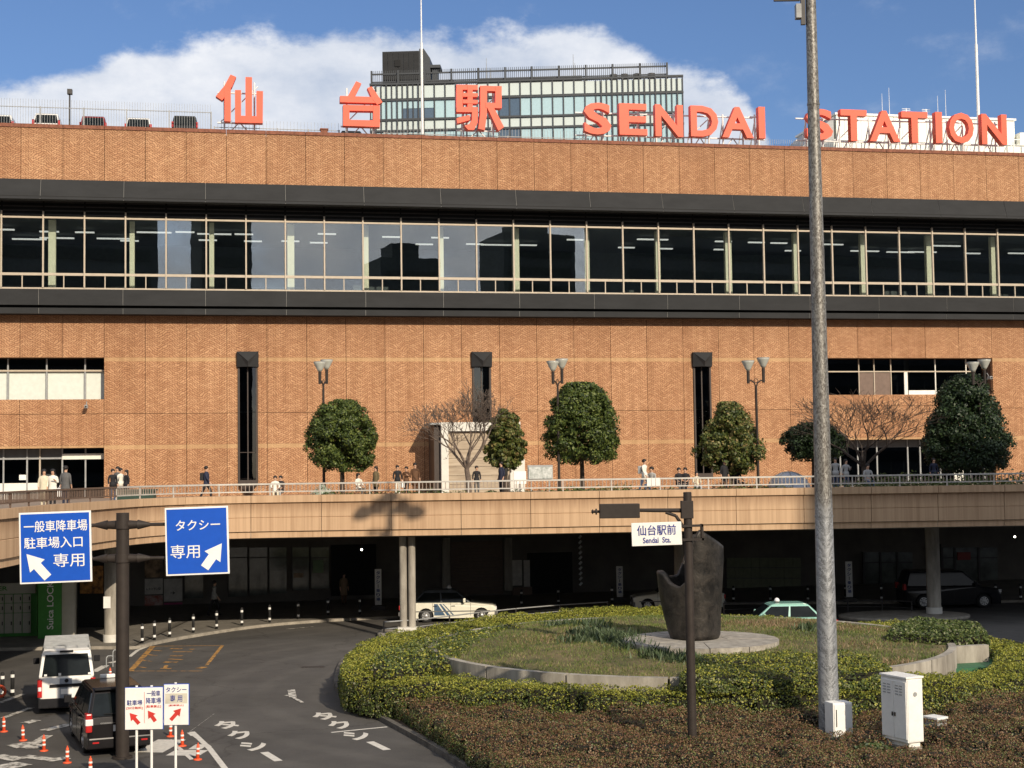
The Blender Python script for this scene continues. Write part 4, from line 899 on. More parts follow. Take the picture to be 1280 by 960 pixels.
for px, py, d in ((452, 687, 16), (1268.5, 671, 17), (345, 690, 12), (960, 690, 14), (760, 690, 14)):
    s, z = FP(px, py, d); t = thing('downlight', {452: 'small bright round light under the deck left of the paired columns', 1268.5: 'small bright round light under the deck at far right'}.get(px, 'small round light in the dark under the deck near picture column %d' % 0) if px in (452, 1268.5) else '', 'light', local(s, -d, z), TH) if px in (452, 1268.5) else None
    if t: obj('lamp_disc', MB().ball((0, 0, 0), .055, 10), M['dlight'], t); obj('hanger', MB().tube((0, 0, .08), (0, 0, 4.99 - z), .015, n=5), M['steeld'], t)
# kerbed walk under and beside the deck
walk_px = [(-420, 822), (-150, 814), (0, 810), (120, 808), (162, 808), (180, 806), (200, 801), (250, 792), (310, 783), (370, 777), (450, 772), (530, 769), (620, 766), (760, 757), (900, 753), (1080, 752), (1280, 750), (1700, 746)]
wp = [G(x, y, .13) for x, y in walk_px]
wl = [Vector((p.x, p.y, 0)) for p in wp]; wl = spline(wl, 6)
kb = MB(); n = len(wl)
for i in range(n - 1):
    a, b = wl[i], wl[i + 1]; d = (b - a).normalized(); nn = Vector((-d.y, d.x, 0)) * .18
    kb.add([(a.x, a.y, 0), (b.x, b.y, 0), (b.x + nn.x, b.y + nn.y, 0), (a.x + nn.x, a.y + nn.y, 0), (a.x, a.y, .13), (b.x, b.y, .13), (b.x + nn.x, b.y + nn.y, .13), (a.x + nn.x, a.y + nn.y, .13)], [(0, 1, 5, 4), (4, 5, 6, 7)])
struct('kerb', kb, M['kerb'])
wk = MB(); 
for i in range(n - 1):
    a, b = wl[i], wl[i + 1]; d = (b - a).normalized(); nn = Vector((-d.y, d.x, 0)) * .17; a2 = a + nn; b2 = b + nn
    wk.add([(a2.x, a2.y, .125), (b2.x, b2.y, .125), (b2.x * 1.0, 125, .125), (a2.x, 125, .125)], [(0, 1, 2, 3)])
struct('pavement', wk, M['walk'])
tl = MB()
def gq(pxs, z=.008): return [tuple(G(x, y, z)) for x, y in pxs]
# column islands
def oval_island(px, py, rx, ry, label_name='kerb_island'):
    c = G(px, py, 0); w = MB(); w.lathe([(rx, 0), (rx, .14), (rx - .16, .15)], (c.x, c.y, 0), 28, 1, ry / rx); w2 = MB().lathe([(rx - .17, .1), (rx - .17, .145)], (c.x, c.y, 0), 28, 1, ry / rx)
    struct(label_name, w, M['kerb']); struct('island_paving', w2, M['walk'])
oval_island(503, 793, 1.1, 2.6); oval_island(1130, 772, 3.1, 2.2)
# deck columns
def column(px, py, w_px, label, double=False, ztop=4.99, band=False, Yo=None):
    p = G(px, py, .1); wd = w_px / FPX * p.y
    t = thing('deck_column', label, 'column', (p.x, p.y, 0), 0, 'columns holding up the deck')
    if double:
        r = wd * .23
        for sx in (-1, 1): obj('shaft', MB().tube((sx * wd * .27, 0, .3), (sx * wd * .27, 0, ztop - .01), r, r, 20), M['concrete'], t)
        obj('drain_pipe', MB().tube((0, .2, .3), (0, .2, ztop - .2), .07, n=8), M['steeld'], t)
        obj('base', MB().box(-wd * .58, wd * .58, -.4, .4, .05, .34), M['whitestone'], t)
    else:
        obj('shaft', MB().tube((0, 0, .02), (0, 0, ztop - .01), wd / 2, wd / 2, 24), M['concrete'], t)
        obj('base', MB().tube((0, 0, 0), (0, 0, .45), wd / 2 + .05, wd / 2 + .05, 24), M['whitestone'], t)
        if band: obj('notice', MB().box(-.25, .05, -wd / 2 - .03, -wd / 2 + .02, 1.6, 2.1), M['white'], t)
    return t
column(510, 790, 20, 'paired round concrete columns standing beside the white taxi', True)
column(139, 803, 17, 'grey round column with notices, just left of the brown sign pole', False, band=True)
column(1168, 768, 17, 'round column on the right oval kerb island in front of the black car')
column(850, 768, 12, 'slim pale column seen behind the street name sign')
# lockers at far left
p0 = G(-40, 797, .13); p1 = G(39, 795, .13)
lk = thing('coin_lockers', 'bank of white coin lockers in a green frame at far left under the deck', 'lockers', (p0.x, p0.y, .13), math.atan2(p1.y - p0.y, p1.x - p0.x)); Lw = (p1 - p0).length
M['lockw'] = mat('locker_white', (.50, .48, .40), .45, var=.05); M['lgreen'] = mat('bright_green', (.06, .26, .045), .45, var=.08)
hgt = 68.0 / FPX * p1.y
obj('cabinet', MB().box(0, Lw + .25, .02, .7, 0, hgt * .92), M['lgreen'], lk)
ncl = 7
for k in range(ncl):
    for (z0, z1) in ((.06, .42), (.43, .60), (.61, .76)):
        d = obj('locker_door', MB().box(Lw * k / ncl + .02, Lw * (k + 1) / ncl - .02, -.03, .015, z0 * hgt, z1 * hgt), M['lockw'], lk, fix=False); obj('handle', MB().box(Lw * (k + 1) / ncl - .1, Lw * (k + 1) / ncl - .06, -.05, -.031, (z0 + z1) / 2 * hgt - .08, (z0 + z1) / 2 * hgt + .08), M['black'], d, fix=False)
sg = obj('header', MB().box(-.4, Lw + .2, -.2, .015, hgt * .78, hgt * .97), M['lockw'], lk)
text_obj('LOCKER', 'lettering', M['lgreen'], lk, Lw - 2.45, Lw - 1.0, hgt * .84, hgt * .92, y=-.205, th=.01, offset=.02)
p = G(62, 798, .13)
gp = thing('locker_sign_panel', 'tall green panel with vertical white LOCKER lettering at left under the deck', 'sign', (p.x, p.y, .13), .18); gh = 3.75
obj('panel', MB().box(-.5, .5, 0, .5, 0, gh), M['lgreen'], gp); obj('side_panel', MB().box(.51, 1.05, .1, .9, 0, gh * .95), M['lockw'], gp)
text_obj('Suica LOCKER', 'lettering', M['white'], gp, -.12, .16, .4, 3.0, y=-.006, th=.012, offset=.01, rot=1)
p = G(99, 790, .13); 
po = thing('wall_poster', 'warm orange lit-looking poster under the deck left of the round column', 'poster', (p.x, p.y + 2, .13)); 
obj('poster_print', MB().box(-.55, .55, -.03, 0, 1.6, 2.9), mat('orange_food_print', (.06, .03, .015), .5, col2=(.55, .26, .07), scale=4), po); obj('backing', MB().box(-.65, .65, .01, .1, 0, 3.1), M['dark'], po)
# freestanding taxi-rank signs
def vsign(px, py, h, label):
    p = G(px, py, .13); t = thing('taxi_rank_sign', label, 'sign', (p.x, p.y, .13), 0, 'upright taxi rank signs under the deck')
    obj('board', MB().box(-.17, .17, -.05, .05, .25, h), M['white'], t); obj('base', MB().box(-.35, .35, -.25, .25, 0, .2), M['steeld'], t)
    n_ = 7
    for i, ch in enumerate('タクシー乗り場'):
        z1 = h - .1 - i * (h - .5) / n_; s_ = (h - .5) / n_ * .8
        if ch == 'ー': obj('lettering', MB().box(-.015, .015, -.058, -.051, z1 - s_, z1), M['black'], t, fix=False)
        else: text_obj(ch, 'lettering', M['tblue'] if 'tblue' in M else M.setdefault('tblue', mat('sign_blue', (.02, .05, .22), .5)), t, -.1, .1, z1 - s_, z1, y=-.052, th=.006, offset=.02)
vsign(473, 762, 2.1, 'white upright sign タクシー乗り場 left of the paired columns'); vsign(775, 752, 1.9, 'white upright sign タクシー乗り場 left of the bronze sculpture'); vsign(1062, 752, 2.1, 'white upright sign タクシー乗り場 right of the tall grey pole')
# bollards and low rails
def bollard(): 
    t = thing('bollard', 'x', 'bollard', (0, 0, 0), 0, 'black bollards with white bands along the kerb')
    obj('post', MB().lathe([(.062, 0), (.062, .78), (.05, .83), (.0, .85)], n=14), M['black'], t)
    for z in (.12, .62): obj('reflective_band', MB().tube((0, 0, z), (0, 0, z + .1), .066, n=14, cap=True), M['white'], t)
    return t
b0 = bollard(); first = True
bl = [(177.7, 804), (193, 800), (212, 796), (241.6, 790.7), (270.8, 786), (302.3, 781.7), (337, 778), (373, 773.6), (410, 769), (449.7, 767.7), (652, 757), (698, 755), (765, 753), (917, 752), (963, 752), (1010, 752), (1057, 751), (1102, 751), (1245, 750), (1276, 750)]
bnames = ['just right of the brown sign pole, first of its row', 'second of the kerb row from the brown sign pole', 'third of the kerb row from the brown sign pole', 'fourth of the kerb row, under the taxi direction sign', 'fifth of the kerb row, under the taxi direction sign', 'sixth of the kerb row, half in sun', 'seventh of the kerb row, at the shadow edge', 'eighth of the kerb row, in shade', 'ninth of the kerb row, in shade', 'tenth of the kerb row, left of the upright taxi sign',
          'in shade right of the white taxi', 'in shade behind the low rail right of the white taxi', 'in shade left of the sculpture', 'in shade right of the sculpture', 'in shade above the green taxi roof', 'in shade left of the tall grey pole', 'in shade right of the tall grey pole', 'in shade left of the black car', 'in shade right of the black car', 'in shade at the right picture edge']
for (px, py), nm in zip(bl, bnames):
    p = G(px, py, .13); o = b0 if first else dup(b0); first = False; o.location = (p.x, p.y, .13); o['label'] = 'banded black bollard ' + nm
for (px, py), nm in (((3, 871), 'at the far left road edge'), ((15.5, 869), 'second at the far left road edge')):
    p = G(px, py + 1); o = dup(b0); o.location = p; o['label'] = 'black bollard with white bands ' + nm
def rail_run(pts, label, z=.62, mt=None):
    t = thing('guard_rail', label, 'guard rail', (0, 0, 0)); P = [G(x, y, 0) for x, y in pts]
    obj('rail', MB().path([p + Vector((0, 0, z)) for p in P], .03, 6).path([p + Vector((0, 0, z * .5)) for p in P], .02, 6), mt or M['steelw'], t)
    for p in P: obj('post', MB().tube(p, p + Vector((0, 0, z + .03)), .035, n=8), M['steeld'], t)
rail_run([(480, 795), (522, 792), (562, 787), (600, 782), (645, 777), (700, 772), (760, 768)], 'low pale guard rail between the white taxi and the hedge', mt=M['steelg'])
rail_run([(905, 770), (960, 768), (1010, 767), (1060, 766), (1103, 766), (1140, 768)], 'low dark guard rail behind the green taxi', mt=M['steeld'])
for i, (px, py) in enumerate(((137, 834), (145, 826))):
    p = G(px, py); t = thing('loop_barrier', ['small steel loop barrier left of the brown sign pole, nearer one', 'small steel loop barrier left of the brown sign pole, farther one'][i], 'barrier', p, .9)
    obj('hoop', MB().path([(-.15, 0, 0), (-.15, 0, .36), (-.09, 0, .43), (.09, 0, .43), (.15, 0, .36), (.15, 0, 0)], .022, 8), M['steelg'], t)
p = G(4, 874); t = thing('ring_lamp', 'orange ring lamp lying between the bollards at far left', 'lamp', (p.x, p.y - .3, .1))
obj('ring', MB().path([(.17 * math.cos(a), 0, .2 + .17 * math.sin(a)) for a in [i * math.pi / 6 for i in range(13)]], .05, 8), M['cone'] if 'cone' in M else M.setdefault('cone', mat('orange_plastic', (.75, .11, .04), .5, var=.08)), t)
obj('cap', MB().tube((0, -.03, .2), (0, .03, .2), .07), M['white'], t)
# cones (slim delineator posts with striped sleeve)
def cone():
    t = thing('traffic_cone', 'x', 'cone', (0, 0, 0), 0, 'orange delineator cones by the road'); t.scale = (.88,) * 3
    obj('base', MB().lathe([(.13, 0), (.13, .03), (.06, .05)], n=12), M['cone'], t)
    obj('post', MB().lathe([(.055, .05), (.045, .42), (.03, .45)], n=12), M['cone'], t)
    for z in (.18, .31): obj('sleeve', MB().tube((0, 0, z), (0, 0, z + .05), .056, .054, 12), M['white'], t)
    obj('loop', MB().tube((0, 0, .45), (0, 0, .50), .02, n=8), M['cone'], t)
    return t
c0 = cone(); first = True
for (px, py), nm in zip([(5, 915), (29, 926), (55, 939), (84, 954), (113, 968), (138, 850), (213, 921), (228, 933), (247, 950), (-22, 905)], ['at the far left edge below the bollards', 'second of the left row, beside the white hatching', 'third of the left row in front of the white van', 'fourth of the left row, left of the black car', 'nearest of the left row, at the bottom edge', 'standing alone between the white van and the brown pole', 'just right of the small taxi sign, farthest of three', 'middle of the three right of the small signs', 'nearest of the three right of the small signs', 'outside at far left']):
    p = G(px, py); o = c0 if first else dup(c0); first = False; o.location = p; o['label'] = 'orange cone post ' + nm; o.rotation_euler = (random.uniform(-.04, .04), random.uniform(-.04, .04), 0)
# ------------------------------------------------------------------ road markings
mk = MB(); ymk = MB(); wmk = MB()
def line(mb, a, b, w, z=.009):
    z = .008 + .0015 * len(mb.v) / 4 * .25 + (.012 if mb is wmk else 0)
    p = G(*a); q = G(*b); d = (q - p).normalized(); nn = Vector((-d.y, d.x, 0)) * w / 2
    mb.add([(p.x - nn.x, p.y - nn.y, z), (q.x - nn.x, q.y - nn.y, z), (q.x + nn.x, q.y + nn.y, z), (p.x + nn.x, p.y + nn.y, z)], [(0, 1, 2, 3)])
for a, b, w_ in (((162, 821), (172, 813), .16), ((172, 813), (190, 806), .16), ((190, 806), (215, 800), .14), ((117, 840), (132, 832), .3), ((137, 829), (150, 826), .25), ((240, 915), (262, 936), .16), ((262, 936), (282, 962), .16),
                 ((238, 916), (243, 920), .2), ((243, 920), (262, 934), .12), ((414, 916), (484, 909), .12), ((228, 945), (240, 938), .9), ((240, 934), (256, 934), .7), ((185, 941), (215, 925), .8), ((212, 925), (240, 950), .12), ((200, 905), (208, 900), .2)):
    line(mk, a, b, w_)
for a, b, w_ in (((0, 879), (30, 868), .2), ((4, 898), (40, 885), .2), ((22, 930), (36, 934), .7), ((36, 934), (52, 934), .6), ((30, 905), (46, 901), .35), ((30, 946), (62, 950), .35), ((33, 936), (60, 920), .3), ((58, 952), (85, 948), .4), ((0, 950), (20, 946), 1.0), ((55, 914), (88, 906), .35), ((-5, 962), (30, 955), .7),
                 ((364, 863), (366, 872), .25), ((366, 872), (378, 879), .12), ((358, 787), (392, 784), .12), ((238, 915), (268, 893), .01), ((357, 870), (366, 871), .15), ((165, 912), (205, 890), .0001)):
    line(wmk, a, b, w_)
for a, b, w_ in (((163, 839), (191, 808), .22), ((191, 808), (278, 807), .12), ((278, 807), (258, 832), .14), ((163, 839), (255, 839), .10), ((190, 813), (203, 814), .12), ((182, 818), (196, 820), .12), ((174, 825), (190, 827), .12), ((168, 833), (183, 835), .12),
                 ((213, 811), (228, 811), .3), ((236, 812), (242, 812), .3), ((216, 815), (240, 815), .15), ((213, 820), (228, 820), .3), ((211, 824), (229, 825), .15), ((205, 828), (222, 828), .3), ((200, 836), (214, 836), .2), ((208, 832), (206, 836), .15), ((248, 836), (256, 834), .3)):
    line(ymk, a, b, w_)
o = struct('road_paint', mk, M['paint']); o = struct('worn_road_paint', wmk, M['wornpaint']); o = struct('orange_road_paint', ymk, M['ypaint'])
def road_text(items, wd, ht, head=.44):
    for ch, px, py in items:
        c = G(px, py); ux = Vector((math.cos(head), math.sin(head), 0)); uy = Vector((-math.sin(head), math.cos(head), 0))
        if ch == 'ー':
            w = MB(); a, b = .11, ht * .5; w.add([tuple(c - ux * a - uy * b + Vector((0, 0, .009))), tuple(c + ux * a - uy * b + Vector((0, 0, .009))), tuple(c + ux * a + uy * b + Vector((0, 0, .009))), tuple(c - ux * a + uy * b + Vector((0, 0, .009)))], [(0, 1, 2, 3)])
            w.v = [(x - c.x, y - c.y, z) for x, y, z in w.v]
            o = w.build('road_lettering', M['paint'], None, loc=(c.x, c.y, 0)); o['kind'] = 'structure'; continue
        me, co = text_mesh(ch, 'road_lettering', .002, .034)
        w_, h_ = co[:, 0].max(), co[:, 2].max(); u = (co[:, 0] / w_ - .5) * wd; v = (co[:, 2] / h_ - .5) * ht
        nc = np.stack([u * ux.x + v * uy.x, u * ux.y + v * uy.y, .008 - co[:, 1] * 1.0], 1); me.vertices.foreach_set('co', nc.ravel()); me.update(); me.materials.clear(); me.materials.append(M['paint'])
        o = bpy.data.objects.new('road_lettering', me); C.objects.link(o); o.location = (c.x, c.y, 0); o['kind'] = 'structure'
road_text([('タ', 283, 906), ('ク', 300, 918.5), ('シ', 318, 932.5), ('ー', 339, 946)], .72, 1.35)
road_text([('タ', 405, 895), ('ク', 425, 906), ('シ', 447, 919.5), ('ー', 473, 932.5)], .72, 1.35)
p = G(391, 834); o = MB().box(-.45, .45, -.2, .2, .006, .012)
for k in range(6): o.box(-.4 + k * .14, -.32 + k * .14, -.17, .17, .013, .02)
o = struct('drain_grate', o, M['steeld']); o.location = (p.x, p.y, 0)
# ------------------------------------------------------------------ roundabout island: soil, walls, hedges, grass, sculpture
def W2(pxs, z): return [Vector(G(x, y, z)[:2]) for x, y in pxs]
def inside(px_, py_, poly):
    x = np.asarray(px_); y = np.asarray(py_); r = np.zeros(x.shape, bool); n = len(poly)
    for i in range(n):
        x1, y1 = poly[i]; x2, y2 = poly[(i + 1) % n]
        c = ((y1 > y) != (y2 > y)) & (x < (x2 - x1) * (y - y1) / (y2 - y1 + 1e-12) + x1); r ^= c
    return r
def dist_poly(x, y, poly):
    d = np.full(x.shape, 1e9); n = len(poly)
    for i in range(n):
        a = np.array(poly[i]); b = np.array(poly[(i + 1) % n]); ab = b - a; L2 = (ab ** 2).sum() + 1e-9
        t = np.clip(((x - a[0]) * ab[0] + (y - a[1]) * ab[1]) / L2, 0, 1); d = np.minimum(d, np.hypot(x - a[0] - t * ab[0], y - a[1] - t * ab[1]))
    return d
def smooth_closed(P, n=6):
    m_ = len(P); out = []
    for i in range(m_):
        p0, p1, p2, p3 = P[i - 1], P[i], P[(i + 1) % m_], P[(i + 2) % m_]
        for k in range(n):
            t = k / n; out.append(.5 * ((2 * p1) + (p2 - p0) * t + (2 * p0 - 5 * p1 + 4 * p2 - p3) * t * t + (3 * p1 - p0 - 3 * p2 + p3) * t ** 3))
    return out
HO = smooth_closed(W2([(500, 787), (462, 797), (436, 812), (425, 830), (432, 845), (470, 852), (520, 856), (600, 860), (700, 863), (850, 866), (1000, 866), (1110, 864), (1200, 857), (1290, 843), (1350, 830), (1365, 815), (1310, 804), (1250, 797), (1208, 787), (1161, 776), (1100, 777), (1050, 777), (940, 769), (900, 768), (830, 757), (760, 757), (700, 761), (640, 767), (600, 771), (540, 779)], 1.15), 4)
HI = smooth_closed(W2([(548, 828), (600, 845), (700, 850), (845, 853), (868, 840), (900, 824), (1000, 820), (1080, 824), (1112, 838), (1180, 838), (1230, 831), (1237, 809), (1150, 803), (1100, 792), (1040, 784), (940, 779), (830, 774), (760, 777), (700, 785), (640, 792), (585, 800), (556, 812)], 1.15), 4)
HO = [(p.x, p.y) for p in HO]; HI = [(p.x, p.y) for p in HI]
KB = smooth_closed(W2([(500, 797), (458, 808), (434, 826), (425, 846), (425, 862), (438, 874), (480, 900), (520, 922), (560, 945), (620, 985), (700, 1050), (1500, 1050), (1500, 870), (1400, 825), (1310, 812), (1250, 803), (1208, 793), (1161, 785), (1100, 786), (1000, 786), (900, 780), (830, 769), (760, 769), (700, 773), (640, 779), (600, 783), (540, 790)], .0), 4)
KB = [(p.x, p.y) for p in KB]
struct('island_soil', MB().prism(KB, .0, .10, 'xy'), M['soil'])
w = MB(); n = len(KB)
cxk = sum(p[0] for p in KB) / n; cyk = sum(p[1] for p in KB) / n
for i in range(n):
    a, b = Vector(KB[i]), Vector(KB[(i + 1) % n]); d = (b - a)
    if d.length < .01: continue
    d.normalize(); nn = Vector((-d.y, d.x)) * .17
    if (a + nn - Vector((cxk, cyk))).length < (a - Vector((cxk, cyk))).length: nn = -nn
    a2, b2 = a + nn, b + nn
    w.add([(a.x, a.y, 0), (b.x, b.y, 0), (b2.x, b2.y, 0), (a2.x, a2.y, 0), (a.x, a.y, .15), (b.x, b.y, .15), (b2.x, b2.y, .15), (a2.x, a2.y, .15)], [(4, 5, 6, 7), (0, 1, 5, 4), (3, 7, 6, 2)])
struct('island_kerb', w, mat('dark_kerb', (.11, .10, .085), .85, var=.4, scale=3))
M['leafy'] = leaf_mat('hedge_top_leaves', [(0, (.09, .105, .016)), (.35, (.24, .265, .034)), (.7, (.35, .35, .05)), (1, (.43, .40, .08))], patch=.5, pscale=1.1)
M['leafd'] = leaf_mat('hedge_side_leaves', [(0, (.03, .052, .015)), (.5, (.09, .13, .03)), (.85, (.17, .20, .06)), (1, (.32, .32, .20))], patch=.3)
M['leafb'] = leaf_mat('brown_shrub_leaves', [(0, (.07, .034, .018)), (.35, (.165, .085, .046)), (.65, (.24, .13, .068)), (.85, (.25, .17, .08)), (1, (.19, .21, .07))], patch=.4, pscale=.7, trans=.15)
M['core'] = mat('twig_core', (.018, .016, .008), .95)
def hedge_region(name, label, outer, inner, hfun, dens, size, mats, cat='hedge', base=.1, side_dens=1.0, clip=None, topmix=.12):
    xs = [p[0] for p in outer]; ys = [p[1] for p in outer]; bx = (min(xs), max(xs), min(ys), max(ys))
    A = (bx[1] - bx[0]) * (bx[3] - bx[2]); N_ = int(A * dens)
    x = RNG.uniform(bx[0], bx[1], N_); y = RNG.uniform(bx[2], bx[3], N_); k = inside(x, y, outer)
    if inner: k &= ~inside(x, y, inner)
    if clip is not None: k &= clip(x, y)
    x, y = x[k], y[k]
    d = dist_poly(x, y, outer)
    if inner: d = np.minimum(d, dist_poly(x, y, inner))
    h = hfun(x, y) ; rr = .28; edge = np.clip(1 - d / rr, 0, 1)
    z = h - (1 - np.sqrt(np.clip(1 - edge ** 2, 0, 1))) * .28 + .03 - RNG.exponential(.05, len(x))
    e = .05; gx = (hfun(x + e, y) - hfun(x - e, y)) / (2 * e); gy = (hfun(x, y + e) - hfun(x, y - e)) / (2 * e)
    Nn = np.stack([-gx, -gy, np.ones_like(x)], 1)
    P = np.stack([x, y, z], 1)
    V1, Q1 = leaves(P, Nn, size, tilt=.55)
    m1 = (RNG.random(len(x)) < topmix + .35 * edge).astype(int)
    # sides
    VV, QQ, MM = [V1], [Q1], [m1]; off = len(V1)
    for poly, sgn in ((outer, 1), (inner, -1)):
        if not poly: continue
        n = len(poly); area = sum((n_[0] - o[0]) * (n_[1] + o[1]) for o, n_ in zip(poly, poly[1:] + poly[:1])); ccw = area < 0
        for i in range(n):
            a = np.array(poly[i]); b = np.array(poly[(i + 1) % n]); L_ = np.linalg.norm(b - a)
            if L_ < 1e-4: continue
            c = int(L_ * 1.0 * dens * side_dens * .8 + RNG.random()); 
            if c == 0: continue
            t = RNG.random(c); q = a + (b - a) * t[:, None]; dd = (b - a) / L_; nn = np.array([dd[1], -dd[0]]) * (1 if ccw else -1) * sgn
            if clip is not None:
                kk = clip(q[:, 0], q[:, 1]); q = q[kk]; c = len(q)
                if c == 0: continue
            hh = hfun(q[:, 0], q[:, 1]); u = RNG.random(c); zz = base + (hh - .12 - base) * u
            bulge = .10 * fbm(q[:, 0] * 3, zz * 3 + q[:, 1] * 3, 5) + .04 * np.sin(u * 3.1)
            q = q + nn * (bulge - RNG.exponential(.04, c))[:, None]
            P2 = np.stack([q[:, 0], q[:, 1], zz], 1); N2 = np.tile(np.array([nn[0], nn[1], .35]), (c, 1))
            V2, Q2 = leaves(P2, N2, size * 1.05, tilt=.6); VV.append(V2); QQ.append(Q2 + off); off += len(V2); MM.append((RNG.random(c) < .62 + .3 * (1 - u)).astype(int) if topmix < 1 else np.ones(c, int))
    V = np.concatenate(VV); Q = np.concatenate(QQ); mi = np.concatenate(MM)
    t = thing(name, label, cat)
    fo = np_mesh('foliage', V, Q, mats, t, mi); fo['kind'] = 'stuff'
    # woody core
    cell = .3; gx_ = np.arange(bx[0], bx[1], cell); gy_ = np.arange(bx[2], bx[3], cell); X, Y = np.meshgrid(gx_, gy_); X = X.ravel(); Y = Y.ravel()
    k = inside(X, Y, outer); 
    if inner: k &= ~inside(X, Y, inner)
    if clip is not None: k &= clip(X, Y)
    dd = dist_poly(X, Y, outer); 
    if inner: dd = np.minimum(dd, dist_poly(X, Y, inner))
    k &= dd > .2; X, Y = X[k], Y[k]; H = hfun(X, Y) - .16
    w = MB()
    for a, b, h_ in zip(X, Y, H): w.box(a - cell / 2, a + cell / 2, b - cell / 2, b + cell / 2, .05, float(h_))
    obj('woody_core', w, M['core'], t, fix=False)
    return t
def cushions(x0, x1, y0, y1, step, rad, seed):
    r = np.random.default_rng(seed); nx, ny = int((x1 - x0) / .08), int((y1 - y0) / .08); gx = np.linspace(x0, x1, nx); gy = np.linspace(y0, y1, ny); X, Y = np.meshgrid(gx, gy); H = np.zeros_like(X)
    a = np.arange(x0, x1, step); b = np.arange(y0, y1, step)
    for u in a:
        for v in b:
            cx_, cy_, rr = u + r.uniform(0, step), v + r.uniform(0, step), rad * r.uniform(.7, 1.35); i0, i1 = np.searchsorted(gx, [cx_ - rr, cx_ + rr]); j0, j1 = np.searchsorted(gy, [cy_ - rr, cy_ + rr])
            d2 = ((X[j0:j1, i0:i1] - cx_) ** 2 + (Y[j0:j1, i0:i1] - cy_) ** 2) / rr ** 2; H[j0:j1, i0:i1] = np.maximum(H[j0:j1, i0:i1], np.sqrt(np.clip(1 - d2, 0, 1)) * r.uniform(.7, 1))
    def f(x, y):
        u = np.clip((np.asarray(x) - x0) / (x1 - x0) * (nx - 1), 0, nx - 1.001); v = np.clip((np.asarray(y) - y0) / (y1 - y0) * (ny - 1), 0, ny - 1.001); i = u.astype(int); j = v.astype(int); fu = u - i; fv = v - j
        return H[j, i] * (1 - fu) * (1 - fv) + H[j, i + 1] * fu * (1 - fv) + H[j + 1, i] * (1 - fu) * fv + H[j + 1, i + 1] * fu * fv
    return f
CU1 = cushions(-8, 20, 28, 46, .75, .62, 5); CU2 = cushions(-8, 20, 38, 70, .5, .42, 6)
hf1 = lambda x, y: .96 + .20 * CU2(x, y) + .10 * fbm(x, y, 1, 1.2) + .10 * fbm(x, y, 2, 5.0)
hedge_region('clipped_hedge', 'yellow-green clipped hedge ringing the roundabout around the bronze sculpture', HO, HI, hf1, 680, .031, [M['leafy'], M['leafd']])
# mound with retaining wall
MC = (5.9, 51.4); MR = 8.9
rest = MB(); segs = 64
def wallseg(a0, a1, R=MR, z0=.1, z1=1.36, th=.25, c=MC):
    m_ = MB(); n = 6
    vs = []; 
    for i in range(n + 1):
        a = a0 + (a1 - a0) * i / n
        for r in (R, R - th):
            for z in (z0, z1): vs.append((c[0] + r * math.cos(a), c[1] + r * math.sin(a), z))
    fs = []
    for i in range(n):
        o = i * 4; fs += [(o, o + 4, o + 5, o + 1), (o + 1, o + 5, o + 7, o + 3), (o + 2, o + 3, o + 7, o + 6)]
    return m_.add(vs, fs + [(0, 1, 3, 2), (n * 4, n * 4 + 2, n * 4 + 3, n * 4 + 1)])
rw = thing('retaining_wall', 'low curved weathered concrete wall around the grass mound', 'wall')
for k in range(18):
    a0 = 2 * math.pi * k / 18; obj('wall_segment', wallseg(a0 + .004, a0 + 2 * math.pi / 18 - .004), M['concrete'], rw)
pq = [G(1178, 809, 1.3), G(1236, 806, 1.3)]
pw_ = thing('pit_wall', 'straight weathered concrete wall at the back of the green-floored pit', 'wall'); a, b = pq; d = (b - a).normalized(); nn = Vector((-d.y, d.x, 0)) * .25
obj('wall', MB().add([(a.x, a.y, 0), (b.x, b.y, 0), (b.x + nn.x, b.y + nn.y, 0), (a.x + nn.x, a.y + nn.y, 0), (a.x, a.y, 1.3), (b.x, b.y, 1.3), (b.x + nn.x, b.y + nn.y, 1.3), (a.x + nn.x, a.y + nn.y, 1.3)], [(0, 1, 5, 4), (4, 5, 6, 7), (1, 2, 6, 5), (2, 3, 7, 6), (3, 0, 4, 7)]), M['concrete'], pw_)
fl = [(p.x, p.y) for p in W2([(1150, 838), (1190, 842), (1250, 838), (1246, 808), (1178, 809), (1160, 825)], .6)]
struct('pit_floor', MB().prism(fl, .1, .74, 'xy'), mat('green_floor_coating', (.035, .13, .06), .6))
mh = lambda x, y: 1.30 + .35 * np.clip(1 - ((x - MC[0]) ** 2 + (y - MC[1] - .5) ** 2) / MR ** 2, 0, 1) + .05 * fbm(x, y, 9, 1.3)
gxs = np.linspace(-MR + .2, MR - .2, 50); Xg, Yg = np.meshgrid(gxs, gxs); kk = Xg ** 2 + Yg ** 2
def mound_xy():
    vs = []; idx = {}; R_n, A_n = 16, 48
    for i in range(R_n + 1):
        r = (MR - .24) * i / R_n
        for j in range(A_n): a = 2 * math.pi * j / A_n; x = MC[0] + r * math.cos(a); y = MC[1] + r * math.sin(a); vs.append((x, y, float(mh(np.array(x), np.array(y)))))
    fs = [(i * A_n + j, (i + 1) * A_n + j, (i + 1) * A_n + (j + 1) % A_n, i * A_n + (j + 1) % A_n) for i in range(R_n) for j in range(A_n)]
    return vs, fs
vs, fs = mound_xy(); w = MB().add(vs, fs, True)
M['turf'] = mat('dry_turf', (.06, .065, .02), .95, col2=(.19, .14, .07), scale=.9, bump=.6, bscale=25, detail=8)
struct('grass_mound', w, M['turf'])
